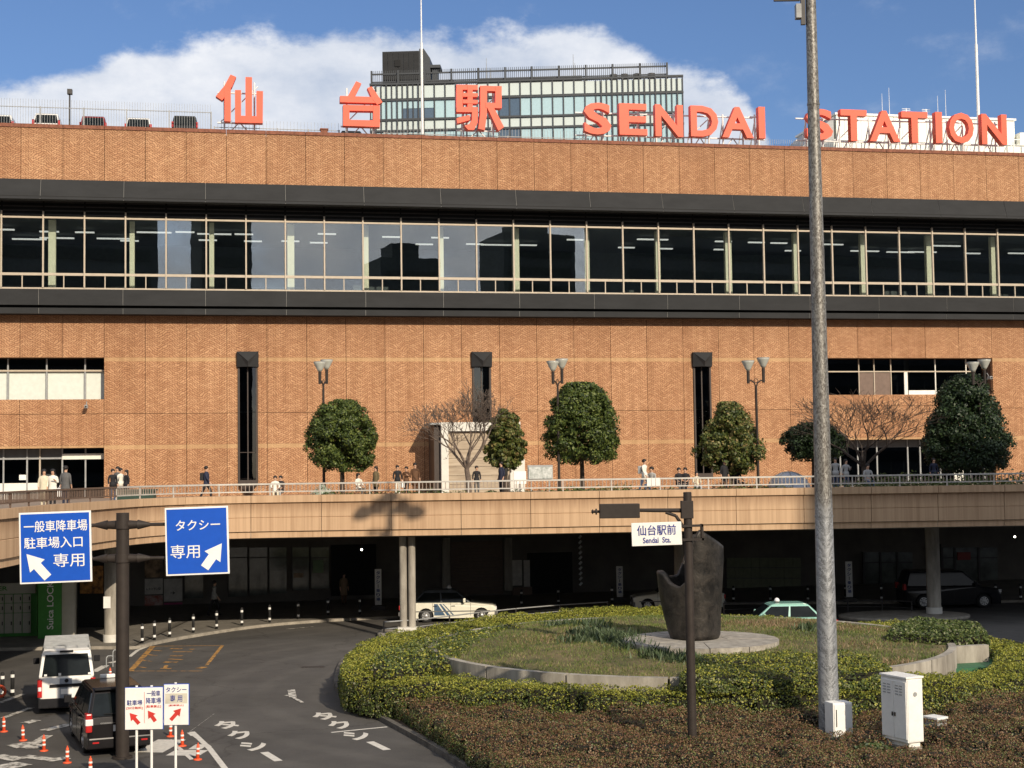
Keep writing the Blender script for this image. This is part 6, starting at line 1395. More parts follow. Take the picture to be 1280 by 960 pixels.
# ------------------------------------------------------------------ vehicles (x forward, y left, z up, origin on the ground at the middle)
M['carglass'] = mat('car_glass', (.010, .013, .014), .05, spec=.2, var=.3, scale=2)
M['tyre'] = mat('tyre_rubber', (.02, .02, .02), .8); M['rim'] = mat('steel_rim', (.55, .55, .55), .35, metal=.6)
M['trim'] = mat('black_trim', (.018, .018, .02), .85, spec=.15); M['lampw'] = mat('clear_lens', (.7, .7, .7), .15)
def paint(name, col): return mat(name, col, .16 if sum(col) < .2 else .22, var=.03, spec=.25 if sum(col) < .2 else .5, coat=.1 if sum(col) < .2 else .5)
def vehicle(name, label, cat, L, W, H, wr, xf, xr, lower, cab, paint_m, group=None, roof_m=None, nwin=2, extra=None, side_trim=None, trimz=None):
    """lower: outline (x,z) of the body up to the belt, front to back over the top; cab: belt x0,x1,z, roof x0,x1,z, half widths"""
    t = thing(name, label, cat, (0, 0, 0), 0, group)
    hw = W / 2; ra = wr + .07
    bot = []
    z0 = .2
    def arch(cx): return [(cx + ra * math.cos(a), max(z0, wr + ra * math.sin(a))) for a in [math.pi * (-.12 + 1.24 * i / 10) for i in range(11)]]
    bot = [(L / 2 - .12, z0)] if False else []
    pts = lower + [(-L / 2 + .05, z0)] + [(x, z) for x, z in reversed(arch(xr))] + [(x, z) for x, z in reversed(arch(xf))] + [(L / 2 - .05, z0)]
    n = len(pts); w = MB()
    zb = max(p[1] for p in lower)
    rings = [(-1, .90, .0), (-1, .985, .03), (-1, 1.0, .10)]
    ys = [(-hw + .10, .10), (-hw + .03, .03), (-hw, 0), (-hw, 0)]
    # sections across the width: inset outline near the flanks for rounded shoulders
    sec = [(-hw, .05), (-hw + .05, .012), (-hw + .14, 0), (hw - .14, 0), (hw - .05, .012), (hw, .05)]
    cxm = 0; czm = .55; vs = []
    for y, ins in sec:
        for x, z in pts:
            fx = (abs(x) > L / 2 - .5); zz = z - (ins if z > .75 * zb else 0); xx = x - math.copysign(ins * (2.2 if abs(x) > L / 2 - .35 else 0), x)
            vs.append((xx, y * (1 - .04 * max(0, (abs(x) - L / 2 + .6)) / .6 * (1 if abs(y) > hw - .2 else 0)), zz))
    fs = [(k * n + i, k * n + (i + 1) % n, (k + 1) * n + (i + 1) % n, (k + 1) * n + i) for k in range(len(sec) - 1) for i in range(n)] + [tuple(range(n)), tuple((len(sec) - 1) * n + i for i in range(n))[::-1]]
    w.add(vs, fs); body = obj('body', w, paint_m, t)
    bx0, bx1, bz_, rx0, rx1, rz_, wb_, wr_ = cab
    def S(u, v, side): 
        x = (bx0 + (bx1 - bx0) * u) * (1 - v) + (rx0 + (rx1 - rx0) * u) * v; return Vector((x, side * (wb_ + (wr_ - wb_) * v), bz_ + (rz_ - bz_) * v))
    w = MB(); c8 = [S(0, 0, -1), S(1, 0, -1), S(1, 0, 1), S(0, 0, 1), S(0, 1, -1), S(1, 1, -1), S(1, 1, 1), S(0, 1, 1)]
    w.add(c8, [(0, 3, 2, 1), (4, 5, 6, 7), (0, 1, 5, 4), (1, 2, 6, 5), (2, 3, 7, 6), (3, 0, 4, 7)]); obj('cabin', w, roof_m or paint_m, t, bevel=.075)
    rw_ = MB(); rw_.prism([(rx0 - .02, rz_ - .01), (rx1 + .02, rz_ - .01), (rx1 - .2, rz_ + .035), (rx0 + .2, rz_ + .035)], -wr_ + .04, wr_ - .04); obj('roof', rw_, roof_m or paint_m, t, bevel=.015)
    edges = [.03 + (.94) * i / nwin for i in range(nwin + 1)]
    for side in (-1, 1):
        for i in range(nwin):
            a, b = edges[i] + .018, edges[i + 1] - .018; q = [S(a, .06, side), S(b, .06, side), S(b, .86, side), S(a, .86, side)]
            if side > 0: q = q[::-1]
            obj('side_window', MB().quad(*q, th=.012), M['carglass'], t)
    def E(u, v, front): 
        x = (bx1 + (rx1 - bx1) * v) if front else (bx0 + (rx0 - bx0) * v); return Vector((x, u * (wb_ + (wr_ - wb_) * v), bz_ + (rz_ - bz_) * v))
    q = [E(-.9, .05, 1), E(.9, .05, 1), E(.88, .9, 1), E(-.88, .9, 1)]; obj('windscreen', MB().quad(*q, th=.012), M['carglass'], t)
    q = [E(.88, .08, 0), E(-.88, .08, 0), E(-.86, .86, 0), E(.86, .86, 0)]; obj('rear_window', MB().quad(*q, th=.014), M['carglass'], t)
    for cx_ in (xf, xr):
        for side in (-1, 1):
            wh = obj('wheel', MB().lathe([(wr * .6, -.10), (wr * .93, -.10), (wr, -.07), (wr, .07), (wr * .93, .10), (wr * .6, .10)], n=26), M['tyre'], t); wh.location = (cx_, side * (hw - .12), wr); wh.rotation_euler = (math.pi / 2, 0, 0)
            rm = MB().lathe([(wr * .62, -.105), (wr * .62, .105)], n=24); rm.lathe([(wr * .30, .106), (wr * .28, .125), (.02, .13)], n=14); rm.lathe([(.02, -.13), (wr * .28, -.125), (wr * .30, -.106)], n=14)
            obj('rim', rm, M['rim'], wh)
            sp = MB()
            for j in range(8):
                a = j * math.pi / 4
                for zz in (-.112, .106): sp.box(wr * .46 * math.cos(a) - .025, wr * .46 * math.cos(a) + .025, wr * .46 * math.sin(a) - .025, wr * .46 * math.sin(a) + .025, zz, zz + .006)
            obj('rim_vent', sp, M['tyre'], wh)
    for cx_ in (xf, xr): obj('wheel_well', MB().tube((cx_, -hw + .24, wr + .0), (cx_, hw - .24, wr + .0), ra - .005, n=18), M['trim'], t)
    for side in (-1, 1):
        xm = bx1 - .28; mr = MB().box(xm - .1, xm + .02, side * (hw + .02) if side > 0 else -hw - .22, hw + .22 if side > 0 else -hw - .02, bz_ + .02, bz_ + .22); obj('mirror', mr, paint_m if H < 1.6 else M['trim'], t, bevel=.03)
    return t, S, E, dict(hw=hw, L=L, H=H, bz=bz_)
def handles(t, xs, z, hw):
    for side in (-1, 1):
        for x in xs: obj('door_handle', MB().box(x - .09, x + .09, side * hw - .015, side * hw + .015, z, z + .035), M['trim'], t)
def door_lines(t, xs, z0, z1, hw):
    for side in (-1, 1):
        w = MB()
        for x in xs: w.box(x - .006, x + .006, side * (hw) - .004, side * (hw) + .003, z0, z1)
        obj('door_gap', w, M['trim'], t, fix=False)
# white sedan taxi
P_w = paint('cream_white_car_paint', (.78, .76, .64)); M['greyroof'] = mat('dark_grey_vinyl', (.07, .08, .09), .45)
def sedan(label, pm, rm, name='taxi', group=None):
    L, W = 4.69, 1.69; zb = .93
    lower = [(L / 2 - .02, .30), (L / 2, .55), (L / 2 - .03, .72), (L / 2 - .18, .80), (1.05, .93), (-1.55, .95), (-2.15, .92), (-L / 2 + .03, .86), (-L / 2, .70), (-L / 2, .35)]
    t, S, E, d = vehicle(name, label, 'taxi', L, W, 1.5, .31, 1.62, -1.06, lower, (-1.72, 1.12, .93, -1.15, .42, 1.48, .79, .62), pm, group, rm, 2)
    hw = d['hw']
    for side in (-1, 1):
        obj('headlight', MB().box(L / 2 - .06, L / 2 + .012, side * .42 if side > 0 else -.76, .76 if side > 0 else side * .42, .58, .72), M['lampw'], t); obj('tail_lamp', MB().box(-L / 2 - .012, -L / 2 + .06, side * .45 if side > 0 else -.8, .8 if side > 0 else side * .45, .62, .82), M['red'], t)
    obj('bumper', MB().box(L / 2 - .10, L / 2 + .05, -.80, .80, .30, .50), M['greyp'], t, bevel=.02); obj('bumper', MB().box(-L / 2 - .05, -L / 2 + .1, -.80, .80, .32, .50), M['greyp'], t, bevel=.02)
    obj('grille', MB().box(L / 2 - .03, L / 2 + .01, -.4, .4, .56, .70), M['trim'], t); obj('plate', MB().box(-L / 2 - .062, -L / 2 - .05, -.17, .17, .36, .49).box(L / 2 + .051, L / 2 + .06, -.17, .17, .33, .46), M['white'], t)
    obj('side_moulding', MB().box(-L / 2 + .3, L / 2 - .3, -hw - .006, -hw + .006, .50, .55).box(-L / 2 + .3, L / 2 - .3, hw - .006, hw + .006, .50, .55), M['greyp'], t)
    handles(t, (-.62, .26), .76, hw); door_lines(t, (-.74, .14, 1.1), .30, .92, hw)
    sgn = obj('roof_sign', MB().box(-.02, .14, -.14, .14, 1.53, 1.56), M['greyp'], t); obj('roof_lamp', MB().lathe([(.11, 0), (.12, .05), (.08, .13), (.01, .16)], (.05, 0, 1.56), 14), M['lampw'], sgn)
    return t, hw
wt, hw = sedan('white sedan taxi with dark roof and slanted blue side stripes, parked under the deck', P_w, M['greyroof'])
M['strb'] = mat('slate_blue_decal', (.06, .11, .18), .4)
for (poly_) in ([(-.66, .88), (-.50, .88), (-.12, .33), (-.66, .33)], [(-.42, .88), (-.32, .88), (.12, .33), (-.04, .33)], [(-.25, .88), (-.2, .88), (.32, .33), (.24, .33)]):
    obj('side_stripe', MB().prism(poly_, -hw - .005, -hw - .001), M['strb'], wt); obj('side_stripe', MB().prism(poly_, hw + .001, hw + .005), M['strb'], wt)
p = G(566, 776); wt.location = (p.x - .15, 71.2 + .84, 0); wt.rotation_euler = (0, 0, .02)
wt.location = ((562 - 640) / FPX * 72.2 - .22, 72.8, .01)
gt, _ = sedan('pale green taxi, only its roof and bonnet showing above the hedge', paint('pale_turquoise_paint', (.28, .52, .44)), None)
gt.location = ((964 - 640) / FPX * 64.0, 63.5, .01); gt.rotation_euler = (0, 0, math.pi + .03)
w2t, _ = sedan('white sedan taxi half hidden behind the bronze sculpture', P_w, None); w2t.location = ((843 - 640) / FPX * 76, 76.5, .01); w2t.rotation_euler = (0, 0, math.pi + .02)
# dark SUV under the deck
L = 4.95
sv, S, E, d = vehicle('parked_car', 'long black car standing in the shade behind the right deck column', 'car', L, 1.88, 1.9, .35, 1.55, -1.5, [(L / 2 - .02, .3), (L / 2, .7), (L / 2 - .12, .95), (1.35, 1.12), (-L / 2 + .06, 1.12), (-L / 2, .9), (-L / 2, .35)], (-L / 2 + .08, 1.42, 1.10, -L / 2 + .3, .55, 1.86, .9, .74), paint('gloss_black_a', (.012, .012, .014)), None, None, 3)
for side in (-1, 1): obj('headlight', MB().box(L / 2 - .25, L / 2 - .02, side * .5 if side > 0 else -.88, .88 if side > 0 else side * .5, .78, .92), M['lampw'], sv); obj('tail_lamp', MB().box(-L / 2 - .01, -L / 2 + .1, side * .6 if side > 0 else -.92, .92 if side > 0 else side * .6, .95, 1.25), M['red'], sv)
handles(sv, (-.5, .5), .95, .94); door_lines(sv, (-1.0, .05, 1.1), .3, 1.1, .94)
sv.location = ((1180 - 640) / FPX * 76, 76.3, .01); sv.rotation_euler = (0, 0, .0)
# white van seen from behind
L = 4.7
van_p = G(83, 893.5); a_ = .29
vn, S, E, d = vehicle('white_van', 'white van with grey roof rack and grey rear stripe, seen from behind at lower left', 'van', L, 1.69, 1.99, .33, 1.5, -1.1, [(L / 2 - .02, .3), (L / 2, .65), (L / 2 - .2, 1.0), (L / 2 - .55, 1.12), (-L / 2 + .02, 1.12), (-L / 2, .9), (-L / 2, .32)], (-L / 2 + .02, L / 2 - .6, 1.10, -L / 2 + .22, L / 2 - 1.35, 1.93, .835, .72), paint('white_van_paint', (.82, .81, .76)), None, None, 3)
xb = -L / 2
obj('rear_bumper', MB().box(xb - .10, xb + .12, -.83, .83, .22, .50), M['trim'], vn, bevel=.03)
obj('rear_stripe', MB().box(xb - .008, xb - .002, -.16, .20, .51, 1.10), mat('grey_decal', (.30, .33, .38), .4), vn)
gsh = obj('garnish', MB().box(xb - .05, xb - .009, -.50, .50, .84, .93), M['trim'], vn, bevel=.01); obj('plate', MB().box(xb - .03, xb - .009, -.17, .17, .62, .78), M['white'], vn)
text_obj('12-21', 'lettering', M['greyroof'], vn, 0, 1, 0, 1) if False else None
obj('badge', MB().tube((xb - .03, 0, 1.03), (xb - .005, 0, 1.03), .06, n=14), M['trim'], vn)
for side in (-1, 1):
    tl_ = obj('tail_lamp', MB().box(xb - .02, xb + .1, side * .72 if side > 0 else -.86, .86 if side > 0 else side * .72, .55, 1.08), M['red'], vn); obj('reversing_lens', MB().box(xb - .026, xb - .019, side * .74 if side > 0 else -.84, .84 if side > 0 else side * .74, .74, .86), M['lampw'], tl_)
obj('brake_lamp', MB().box(xb + .16, xb + .22, -.2, .2, 1.88, 1.93), M['trim'], vn)
rk = MB()
for k in range(13): x = xb + .35 + k * .24; rk.box(x - .02, x + .02, -.68, .68, 2.06, 2.09)
for y in (-.69, -.35, 0, .35, .66): rk.box(xb + .3, xb + 3.3, y, y + .03, 2.03, 2.06)
for x in (xb + .4, xb + 1.7, xb + 3.1):
    for y in (-.66, .64): rk.box(x, x + .05, y, y + .03, 1.93, 2.03)
obj('roof_rack', rk, M['steelg'], vn, fix=False); obj('wiper', MB().box(xb + .08, xb + .1, -.05, .45, 1.2, 1.22), M['trim'], vn)
for y, z in ((-.68, 1.2), (.2, 1.22), (.62, 1.2)): obj('sticker', MB().box(xb + .025, xb + .045, y - .04, y + .04, z - .04, z + .04), M['white'], vn)
hd = Vector((-math.sin(a_), math.cos(a_), 0)); vc = van_p + hd * (L / 2 + .1); vn.location = (vc.x, vc.y, .006); vn.rotation_euler = (0, 0, math.pi / 2 + a_)
# black tall taxi
L = 4.4; a_ = .40
bp = Vector((-11.2, 38.95, 0))
bt, S, E, d = vehicle('black_taxi', 'glossy black tall hatchback taxi, rear and left side showing behind the brown pole', 'taxi', L, 1.695, 1.75, .32, 1.4, -1.25, [(L / 2 - .02, .3), (L / 2, .62), (L / 2 - .15, .85), (1.25, 1.02), (-L / 2 + .04, 1.02), (-L / 2, .85), (-L / 2, .32)], (-L / 2 + .03, 1.32, 1.0, -L / 2 + .35, .35, 1.70, .82, .66), paint('gloss_black_b', (.012, .011, .012)), None, None, 3)
xb = -L / 2
obj('rear_bumper', MB().box(xb - .09, xb + .12, -.82, .82, .24, .52), paint('gloss_black_c', (.015, .014, .015)), bt, bevel=.04)
obj('plate', MB().box(xb - .03, xb - .005, -.17, .17, .66, .82), M['white'], bt); obj('garnish', MB().box(xb - .03, xb - .003, -.5, .5, .86, .9), M['chrome'], bt)
for side in (-1, 1):
    tl_ = obj('tail_lamp', MB().box(xb - .02, xb + .3, side * .70 if side > 0 else -.865, .865 if side > 0 else side * .70, .66, 1.14), M['red'], bt, bevel=.03); obj('clear_lens', MB().box(xb - .028, xb + .2, side * .68 if side > 0 else -.872, .872 if side > 0 else side * .68, .84, 1.0), M['lampw'], tl_, bevel=.01)
    obj('window_trim', MB().box(-1.7, 1.0, side * .835 - .01, side * .835 + .01, 1.0, 1.02), M['chrome'], bt)
    obj('reflector', MB().box(xb - .1, xb - .08, side * .62 - .08, side * .62 + .08, .38, .42), M['red'], bt)
obj('spoiler', MB().box(xb + .22, xb + .5, -.6, .6, 1.70, 1.74), M['trim'], bt, bevel=.01); obj('wiper', MB().box(xb + .02, xb + .05, 0, .4, 1.1, 1.12), M['trim'], bt)
handles(bt, (-.55, .45), .86, .8475); door_lines(bt, (-1.0, -.02, .95), .3, 1.0, .8475)
obj('roof_sign', MB().box(.1, .22, -.2, .2, 1.74, 1.84), M['white'], bt, bevel=.02)
hd = Vector((-math.sin(a_), math.cos(a_), 0)); rt_ = Vector((math.cos(a_), math.sin(a_), 0)); bc = bp + hd * (L / 2) + rt_ * .85
bt.location = (bc.x, bc.y, .006); bt.rotation_euler = (0, 0, math.pi / 2 + a_)
# vehicles on the roof car park, only their tops above the parapet
cols = [('gloss white', (.75, .75, .72)), ('white', (.78, .77, .74)), ('dark red', (.25, .02, .02)), ('white', (.7, .7, .68)), ('black', (.03, .03, .03))]
rl = ['white minivan top on the roof at the far left edge of the parapet', 'white minivan with dark window, second from left on the roof', 'dark red minivan with white bumper, middle of the five on the roof', 'pale minivan with dark window, fourth from left on the roof', 'black minivan with bright mirror, nearest the 仙 character on the roof']
for (px, (cn, cc), lb, ptop) in zip((0, 58, 116.5, 173, 231), cols, rl, (142, 140.5, 144, 146, 143.5)):
    L = 4.3; d0_ = -2.2
    s, z = FP(px, ptop, d0_ - .2); Hc = 1.75
    v_, S, E, dd = vehicle('minivan', lb, 'van', L, 1.69, Hc, .31, 1.4, -1.3, [(L / 2, .3), (L / 2, .9), (1.3, 1.0), (-L / 2 + .04, 1.0), (-L / 2, .3)], (-L / 2 + .03, 1.4, .98, -L / 2 + .28, .5, Hc - .05, .82, .68), paint('roof_car_' + str(px).replace('.', '_'), cc), 'minivans parked on the station roof', None, 3)
    for side in (-1, 1): obj('tail_lamp', MB().box(-L / 2 - .01, -L / 2 + .08, side * .7 if side > 0 else -.84, .84 if side > 0 else side * .7, .9, 1.25), M['red'], v_)
    v_.location = local(s, -d0_ + L / 2, z - Hc); v_.rotation_euler = (0, 0, math.pi / 2 + TH)
for px, lb, ptop in ((352, 'dark car roof just above the parapet between 仙 and 台', 163.5), (440, 'dark car top behind the character 台', 160), (522, 'dark car top behind the tall mast, left of 駅', 164.5)):
    L = 4.3; s, z = FP(px, ptop, -2.4); Hc = 1.5
    v_, S, E, dd = vehicle('roof_car', lb, 'car', L, 1.69, Hc, .31, 1.4, -1.3, [(L / 2, .3), (L / 2, .8), (1.2, .92), (-L / 2 + .04, .95), (-L / 2, .3)], (-L / 2 + .2, 1.3, .93, -L / 2 + .6, .4, Hc - .05, .8, .62), paint('roof_dark_%d' % px, (.03, .03, .035)), 'dark cars on the station roof', None, 2)
    v_.location = local(s, 2.4 + L / 2, z - Hc); v_.rotation_euler = (0, 0, math.pi / 2 + TH)
# ------------------------------------------------------------------ people
M['skin'] = mat('skin', (.50, .30, .20), .6, var=.04); M['hair'] = mat('black_hair', (.012, .010, .009), .55)
_cl = {}
def cloth(name, c):
    if name not in _cl: _cl[name] = mat('cloth_' + name, c, .8, var=.1, scale=9)
    return _cl[name]
POSES = {}; PIDX = {}
def person_mesh(pose):
    if pose in POSES: return POSES[pose]
    H = []   # (pos, radius, parent)
    def n_(p, r, par): H.append((Vector(p), r, par)); return len(H) - 1
    st = {'stand': 0, 'walk': 1, 'sit': 2, 'stand2': 3}[pose]
    pz = .92 if st != 2 else .50
    pel = n_((0, 0, pz), .135, None); wa = n_((0, 0, pz + .17), .118, pel); ch = n_((0, -.01 if st != 2 else -.03, pz + .38), .140, wa); nb = n_((0, .0, pz + .52), .07, ch); nk = n_((0, -.01, pz + .57), .050, nb)
    hd = n_((0, -.02, pz + .66), .085, nk); n_((0, -.02, pz + .73), .088, hd); nz = n_((0, -.10, pz + .66), .018, hd)
    for sx in (-1, 1):
        sh = n_((sx * .17, 0, pz + .47), .062, ch)
        sw = {0: .0, 1: .22 * sx, 2: -.2, 3: -.12 if sx > 0 else .02}[st]
        el = n_((sx * .22, sw * .5 + .03, pz + .22), .044, sh)
        if st == 3 and sx > 0: hn = n_((sx * .12, -.24, pz + .34), .030, el)
        elif st == 2: hn = n_((sx * .13, -.33, pz + .14), .030, el)
        else: hn = n_((sx * .23, sw * 1.0 - .04, pz - .02), .030, el)
        e_ = H[el][0]; h_ = H[hn][0]; d = (h_ - e_).normalized(); pm = n_(h_ + d * .06, .034, hn)
        for q in range(4): f1 = n_(h_ + d * .12 + Vector((0, (q - 1.5) * .019, 0)), .0095, pm); n_(H[f1][0] + d * (.05 - .006 * abs(q - 1.3)) + Vector((-sx * .012, 0, 0)), .008, f1)
        th = n_(h_ + d * .05 + Vector((-sx * .01, -.04, 0)), .011, pm); n_(H[th][0] + d * .04, .009, th)
        hp = n_((sx * .09, 0, pz - .06), .098, pel)
        if st == 2: kn = n_((sx * .11, -.42, pz + .0), .066, hp); an = n_((sx * .11, -.44, .09), .045, kn)
        else:
            f = {0: 0, 1: .26 * sx, 3: .04 * sx}[st]; kn = n_((sx * .09, -f * .7 - .02, .49), .064, hp); an = n_((sx * .09, -f + .06 * (st == 1), .09), .044, kn)
        a_ = H[an][0]; n_((a_.x, a_.y - .13, .045), .042, an)
    me = bpy.data.meshes.new('person_base'); me.from_pydata([h[0] for h in H], [(i, h[2]) for i, h in enumerate(H) if h[2] is not None], [])
    o = bpy.data.objects.new('person_base', me); C.objects.link(o); md = o.modifiers.new('Skin', 'SKIN'); md.use_smooth_shade = True
    for i, h in enumerate(H): v = me.skin_vertices[0].data[i]; v.radius = (h[1], h[1] * (.72 if i in (1, 2) else 1)); v.use_root = (i == 0)
    s2 = o.modifiers.new('Sub', 'SUBSURF'); s2.levels = 1; s2.render_levels = 1
    dg = bpy.context.evaluated_depsgraph_get(); m2 = bpy.data.meshes.new_from_object(o.evaluated_get(dg)); bpy.data.objects.remove(o)
    # material slots: 0 skin 1 top 2 bottoms 3 shoes
    idx = []
    for p in m2.polygons:
        c = p.center; hand = abs(c.x) > .105 and any((c - h[0]).length < .085 for h in H if h[1] in (.030, .034, .0095, .008, .011, .009))
        if c.z > pz + .555 or hand: idx.append(0)
        elif c.z > pz - .02 and not (st == 2 and c.y < -.14 and c.z < pz + .10): idx.append(1)
        elif c.z > .10: idx.append(2)
        else: idx.append(3)
    PIDX[pose] = idx; m2.polygons.foreach_set('material_index', idx); m2.polygons.foreach_set('use_smooth', [True] * len(idx))
    POSES[pose] = (m2, pz); return POSES[pose]
def person(label, px, Y, pose, top, bot, face=0.0, scale=1.0, hair='short', coat=None, bag=None, z=None, loc=None, group=None):
    base, pz = person_mesh(pose); me = base.copy(); me.materials.clear()
    for mt in (M['skin'], cloth(*top), cloth(*bot), M['trim']): me.materials.append(mt)
    ix = [0] * len(base.polygons); base.polygons.foreach_get('material_index', ix); me.polygons.foreach_set('material_index', PIDX[pose])
    p = loc if loc is not None else deckpt(px, Y)
    t = thing('person', label, 'person', (p[0], p[1], p[2]), face, group); t.scale = (scale,) * 3
    b = bpy.data.objects.new('body', me); C.objects.link(b); b.parent = t
    hz = pz + .70
    hm = MB().lathe([(.03, -.02), (.093, .0), (.107, .05), (.092, .11), (.045, .148), (.0, .155)], (0, .012, hz - .03), 14); 
    if hair == 'long': hm.lathe([(.05, -.32), (.085, -.2), (.1, -.02), (.09, .04)], (0, .05, hz), 12, 1, .6)
    obj('hair', hm, M['hair'], t)
    if coat:
        nm, c, dn = coat; obj('coat', MB().lathe([(.20, -dn), (.185, -.1), (.16, .12), (.185, .32), (.175, .42), (.10, .52), (.06, .545)], (0, 0, pz), 16, 1, .78), cloth(nm, c), t)
    else:
        obj('jacket_hem', MB().lathe([(.172, -.1), (.165, .05), (.155, .16)], (0, 0, pz), 16, 1, .8), cloth(*top), t)
    if bag:
        nm, c, k = bag
        if k == 'back': obj('backpack', MB().box(-.14, .14, .13, .30, pz + .1, pz + .48), cloth(nm, c), t, bevel=.04)
        else: bgo = obj('bag', MB().box(.2, .34, -.16, .10, pz - .38, pz - .1), cloth(nm, c), t, bevel=.02); obj('strap', MB().tube((.27, -.1, pz - .1), (.26, -.03, pz + .02), .01, n=5).tube((.27, .04, pz - .1), (.26, -.03, pz + .02), .01, n=5), cloth(nm, c), bgo)
    return t
BLK = ('black', (.015, .015, .018)); NAV = ('navy', (.02, .025, .05)); WHT = ('white', (.72, .70, .62)); GRY = ('grey', (.10, .10, .10)); JEAN = ('jeans', (.06, .09, .16)); CRM = ('cream', (.62, .56, .42)); BRN = ('brown', (.12, .06, .03)); LGR = ('light_grey', (.35, .35, .34)); OLV = ('olive', (.13, .10, .05))
Yl = 62.0
person('woman in a long cream-white dress on the deck at far left, hair tied', 55, Yl, 'stand', CRM, CRM, .4, .98, 'long', ('cream', (.62, .56, .42), .55))
person('woman in a white jacket and dark skirt holding a white bag, far left deck', 66, Yl, 'stand2', WHT, BLK, .1, .98, 'long', ('white', (.72, .70, .62), .12), ('whitebag', (.8, .8, .78), 'hand'))
person('man in a dark grey jacket seen from behind, far left deck', 82, 64, 'stand', GRY, NAV, 3.0, 1.06, 'short', ('grey', (.10, .10, .10), .16), ('white_b', (.8, .8, .8), 'hand'))
person('person in black top and jeans, left of the group by the dark green box', 141, 72.5, 'stand', BLK, JEAN, .6, .98)
person('taller person in grey at the back of the group by the green box', 147, 74, 'stand2', GRY, NAV, -.3, 1.05)
person('person in a white top in the group by the green box', 151, 73.2, 'stand', WHT, GRY, 1.0, 1.0)
person('person in black, right of the group by the green box', 158, 73, 'stand', BLK, BLK, -.8, .95, 'long')
person('man in a dark suit walking right with a shoulder bag, alone on the deck', 258, 75, 'walk', NAV, BLK, 1.5, 1.03, 'short', ('navy', (.02, .025, .05), .14), ('blackbag', (.02, .02, .02), 'back'))
person('person in white sitting low behind the railing, left one of a pair', 344, 74.5, 'sit', WHT, CRM, .2, .95, z=0)
person('person in black sitting beside the one in white behind the railing', 351, 75, 'sit', BLK, LGR, -.2, .95)
person('long-haired woman in a white blouse near the first round tree', 448, 77, 'sit', WHT, GRY, .8, 1.0, 'long')
person('long-haired woman in an olive coat right of the first round tree', 470, 76.5, 'stand', OLV, BLK, -.8, .96, 'long', ('olive', (.13, .10, .05), .3))
person('person in black with a white bag, left of three by the kiosk', 497, 77, 'stand', BLK, WHT, .3, .98, 'short', None, ('whitebag', (.8, .8, .78), 'hand'))
person('person in dark brown between two others by the kiosk', 508, 78, 'stand2', BRN, BLK, -.2, .94)
person('person in a brown coat, right of three by the kiosk, in its shadow', 519, 78, 'stand', BRN, BRN, .3, 1.05, 'short', ('brown', (.12, .06, .03), .3))
person('person in black in front of the stone panel of the kiosk', 596, 77, 'stand', BLK, GRY, .3, .93)
person('dark-coated person under the small tree beside the kiosk', 627, 78, 'stand', NAV, BLK, -1.0, 1.05, 'short', ('navy', (.02, .025, .05), .2), ('blackbag', (.02, .02, .02), 'back'))
person('man with a white hooded top and backpack standing behind the placards', 806, 76, 'walk', WHT, JEAN, .9, 1.06, 'short', None, ('light', (.5, .5, .48), 'back'))
person('person in grey bending beside the man with the white hood', 815, 76.3, 'sit', LGR, JEAN, -.6, 1.1)
person('person in black sitting, left one of the pair left of the black slot window', 849, 76.5, 'sit', BLK, GRY, .2, 1.05)
person('person in black sitting, right one of the pair left of the black slot window', 857, 76.5, 'sit', BLK, BLK, -.3, 1.05)
person('person in cream sitting on the kerb of the deck close to the railing', 871, 73.6, 'sit', CRM, LGR, .2, .9)
person('long-haired dark figure standing under the loose evergreen', 906, 76, 'stand', BLK, BLK, .5, 1.02, 'long', ('black', (.015, .015, .018), .2))
person('dark figure with a bag beside the trunk of the loose evergreen', 921, 77, 'sit', BLK, BLK, .5, 1.1)
person('person in a grey-blue jacket right of the tall pole on the deck', 1045, 76, 'stand', LGR, JEAN, -.3, 1.03)
person('person in pale top and jeans beside the bare tree right of the tall pole', 1058, 76, 'stand2', LGR, JEAN, .4, .98, 'long')
person('person in pale clothes sitting at the foot of the right bare tree', 1085, 76, 'sit', LGR, JEAN, .2, 1.1)
person('dark figure behind the railing left of the bright poster at right', 1168, 77, 'stand', NAV, BLK, .2, .98)
g_ = G(268, 770, .13); person('dark figure walking in the shade under the deck, behind the taxi sign', 0, 0, 'walk', LGR, BLK, 1.5, 1.03, loc=(g_.x, g_.y, .13))
g_ = G(430, 756, .13); person('person in a beige coat standing in shade left of the taxi rank sign', 0, 0, 'stand', OLV, BRN, .5, 1.0, 'long', ('beige', (.25, .17, .11), .4), loc=(g_.x, g_.y, .13))
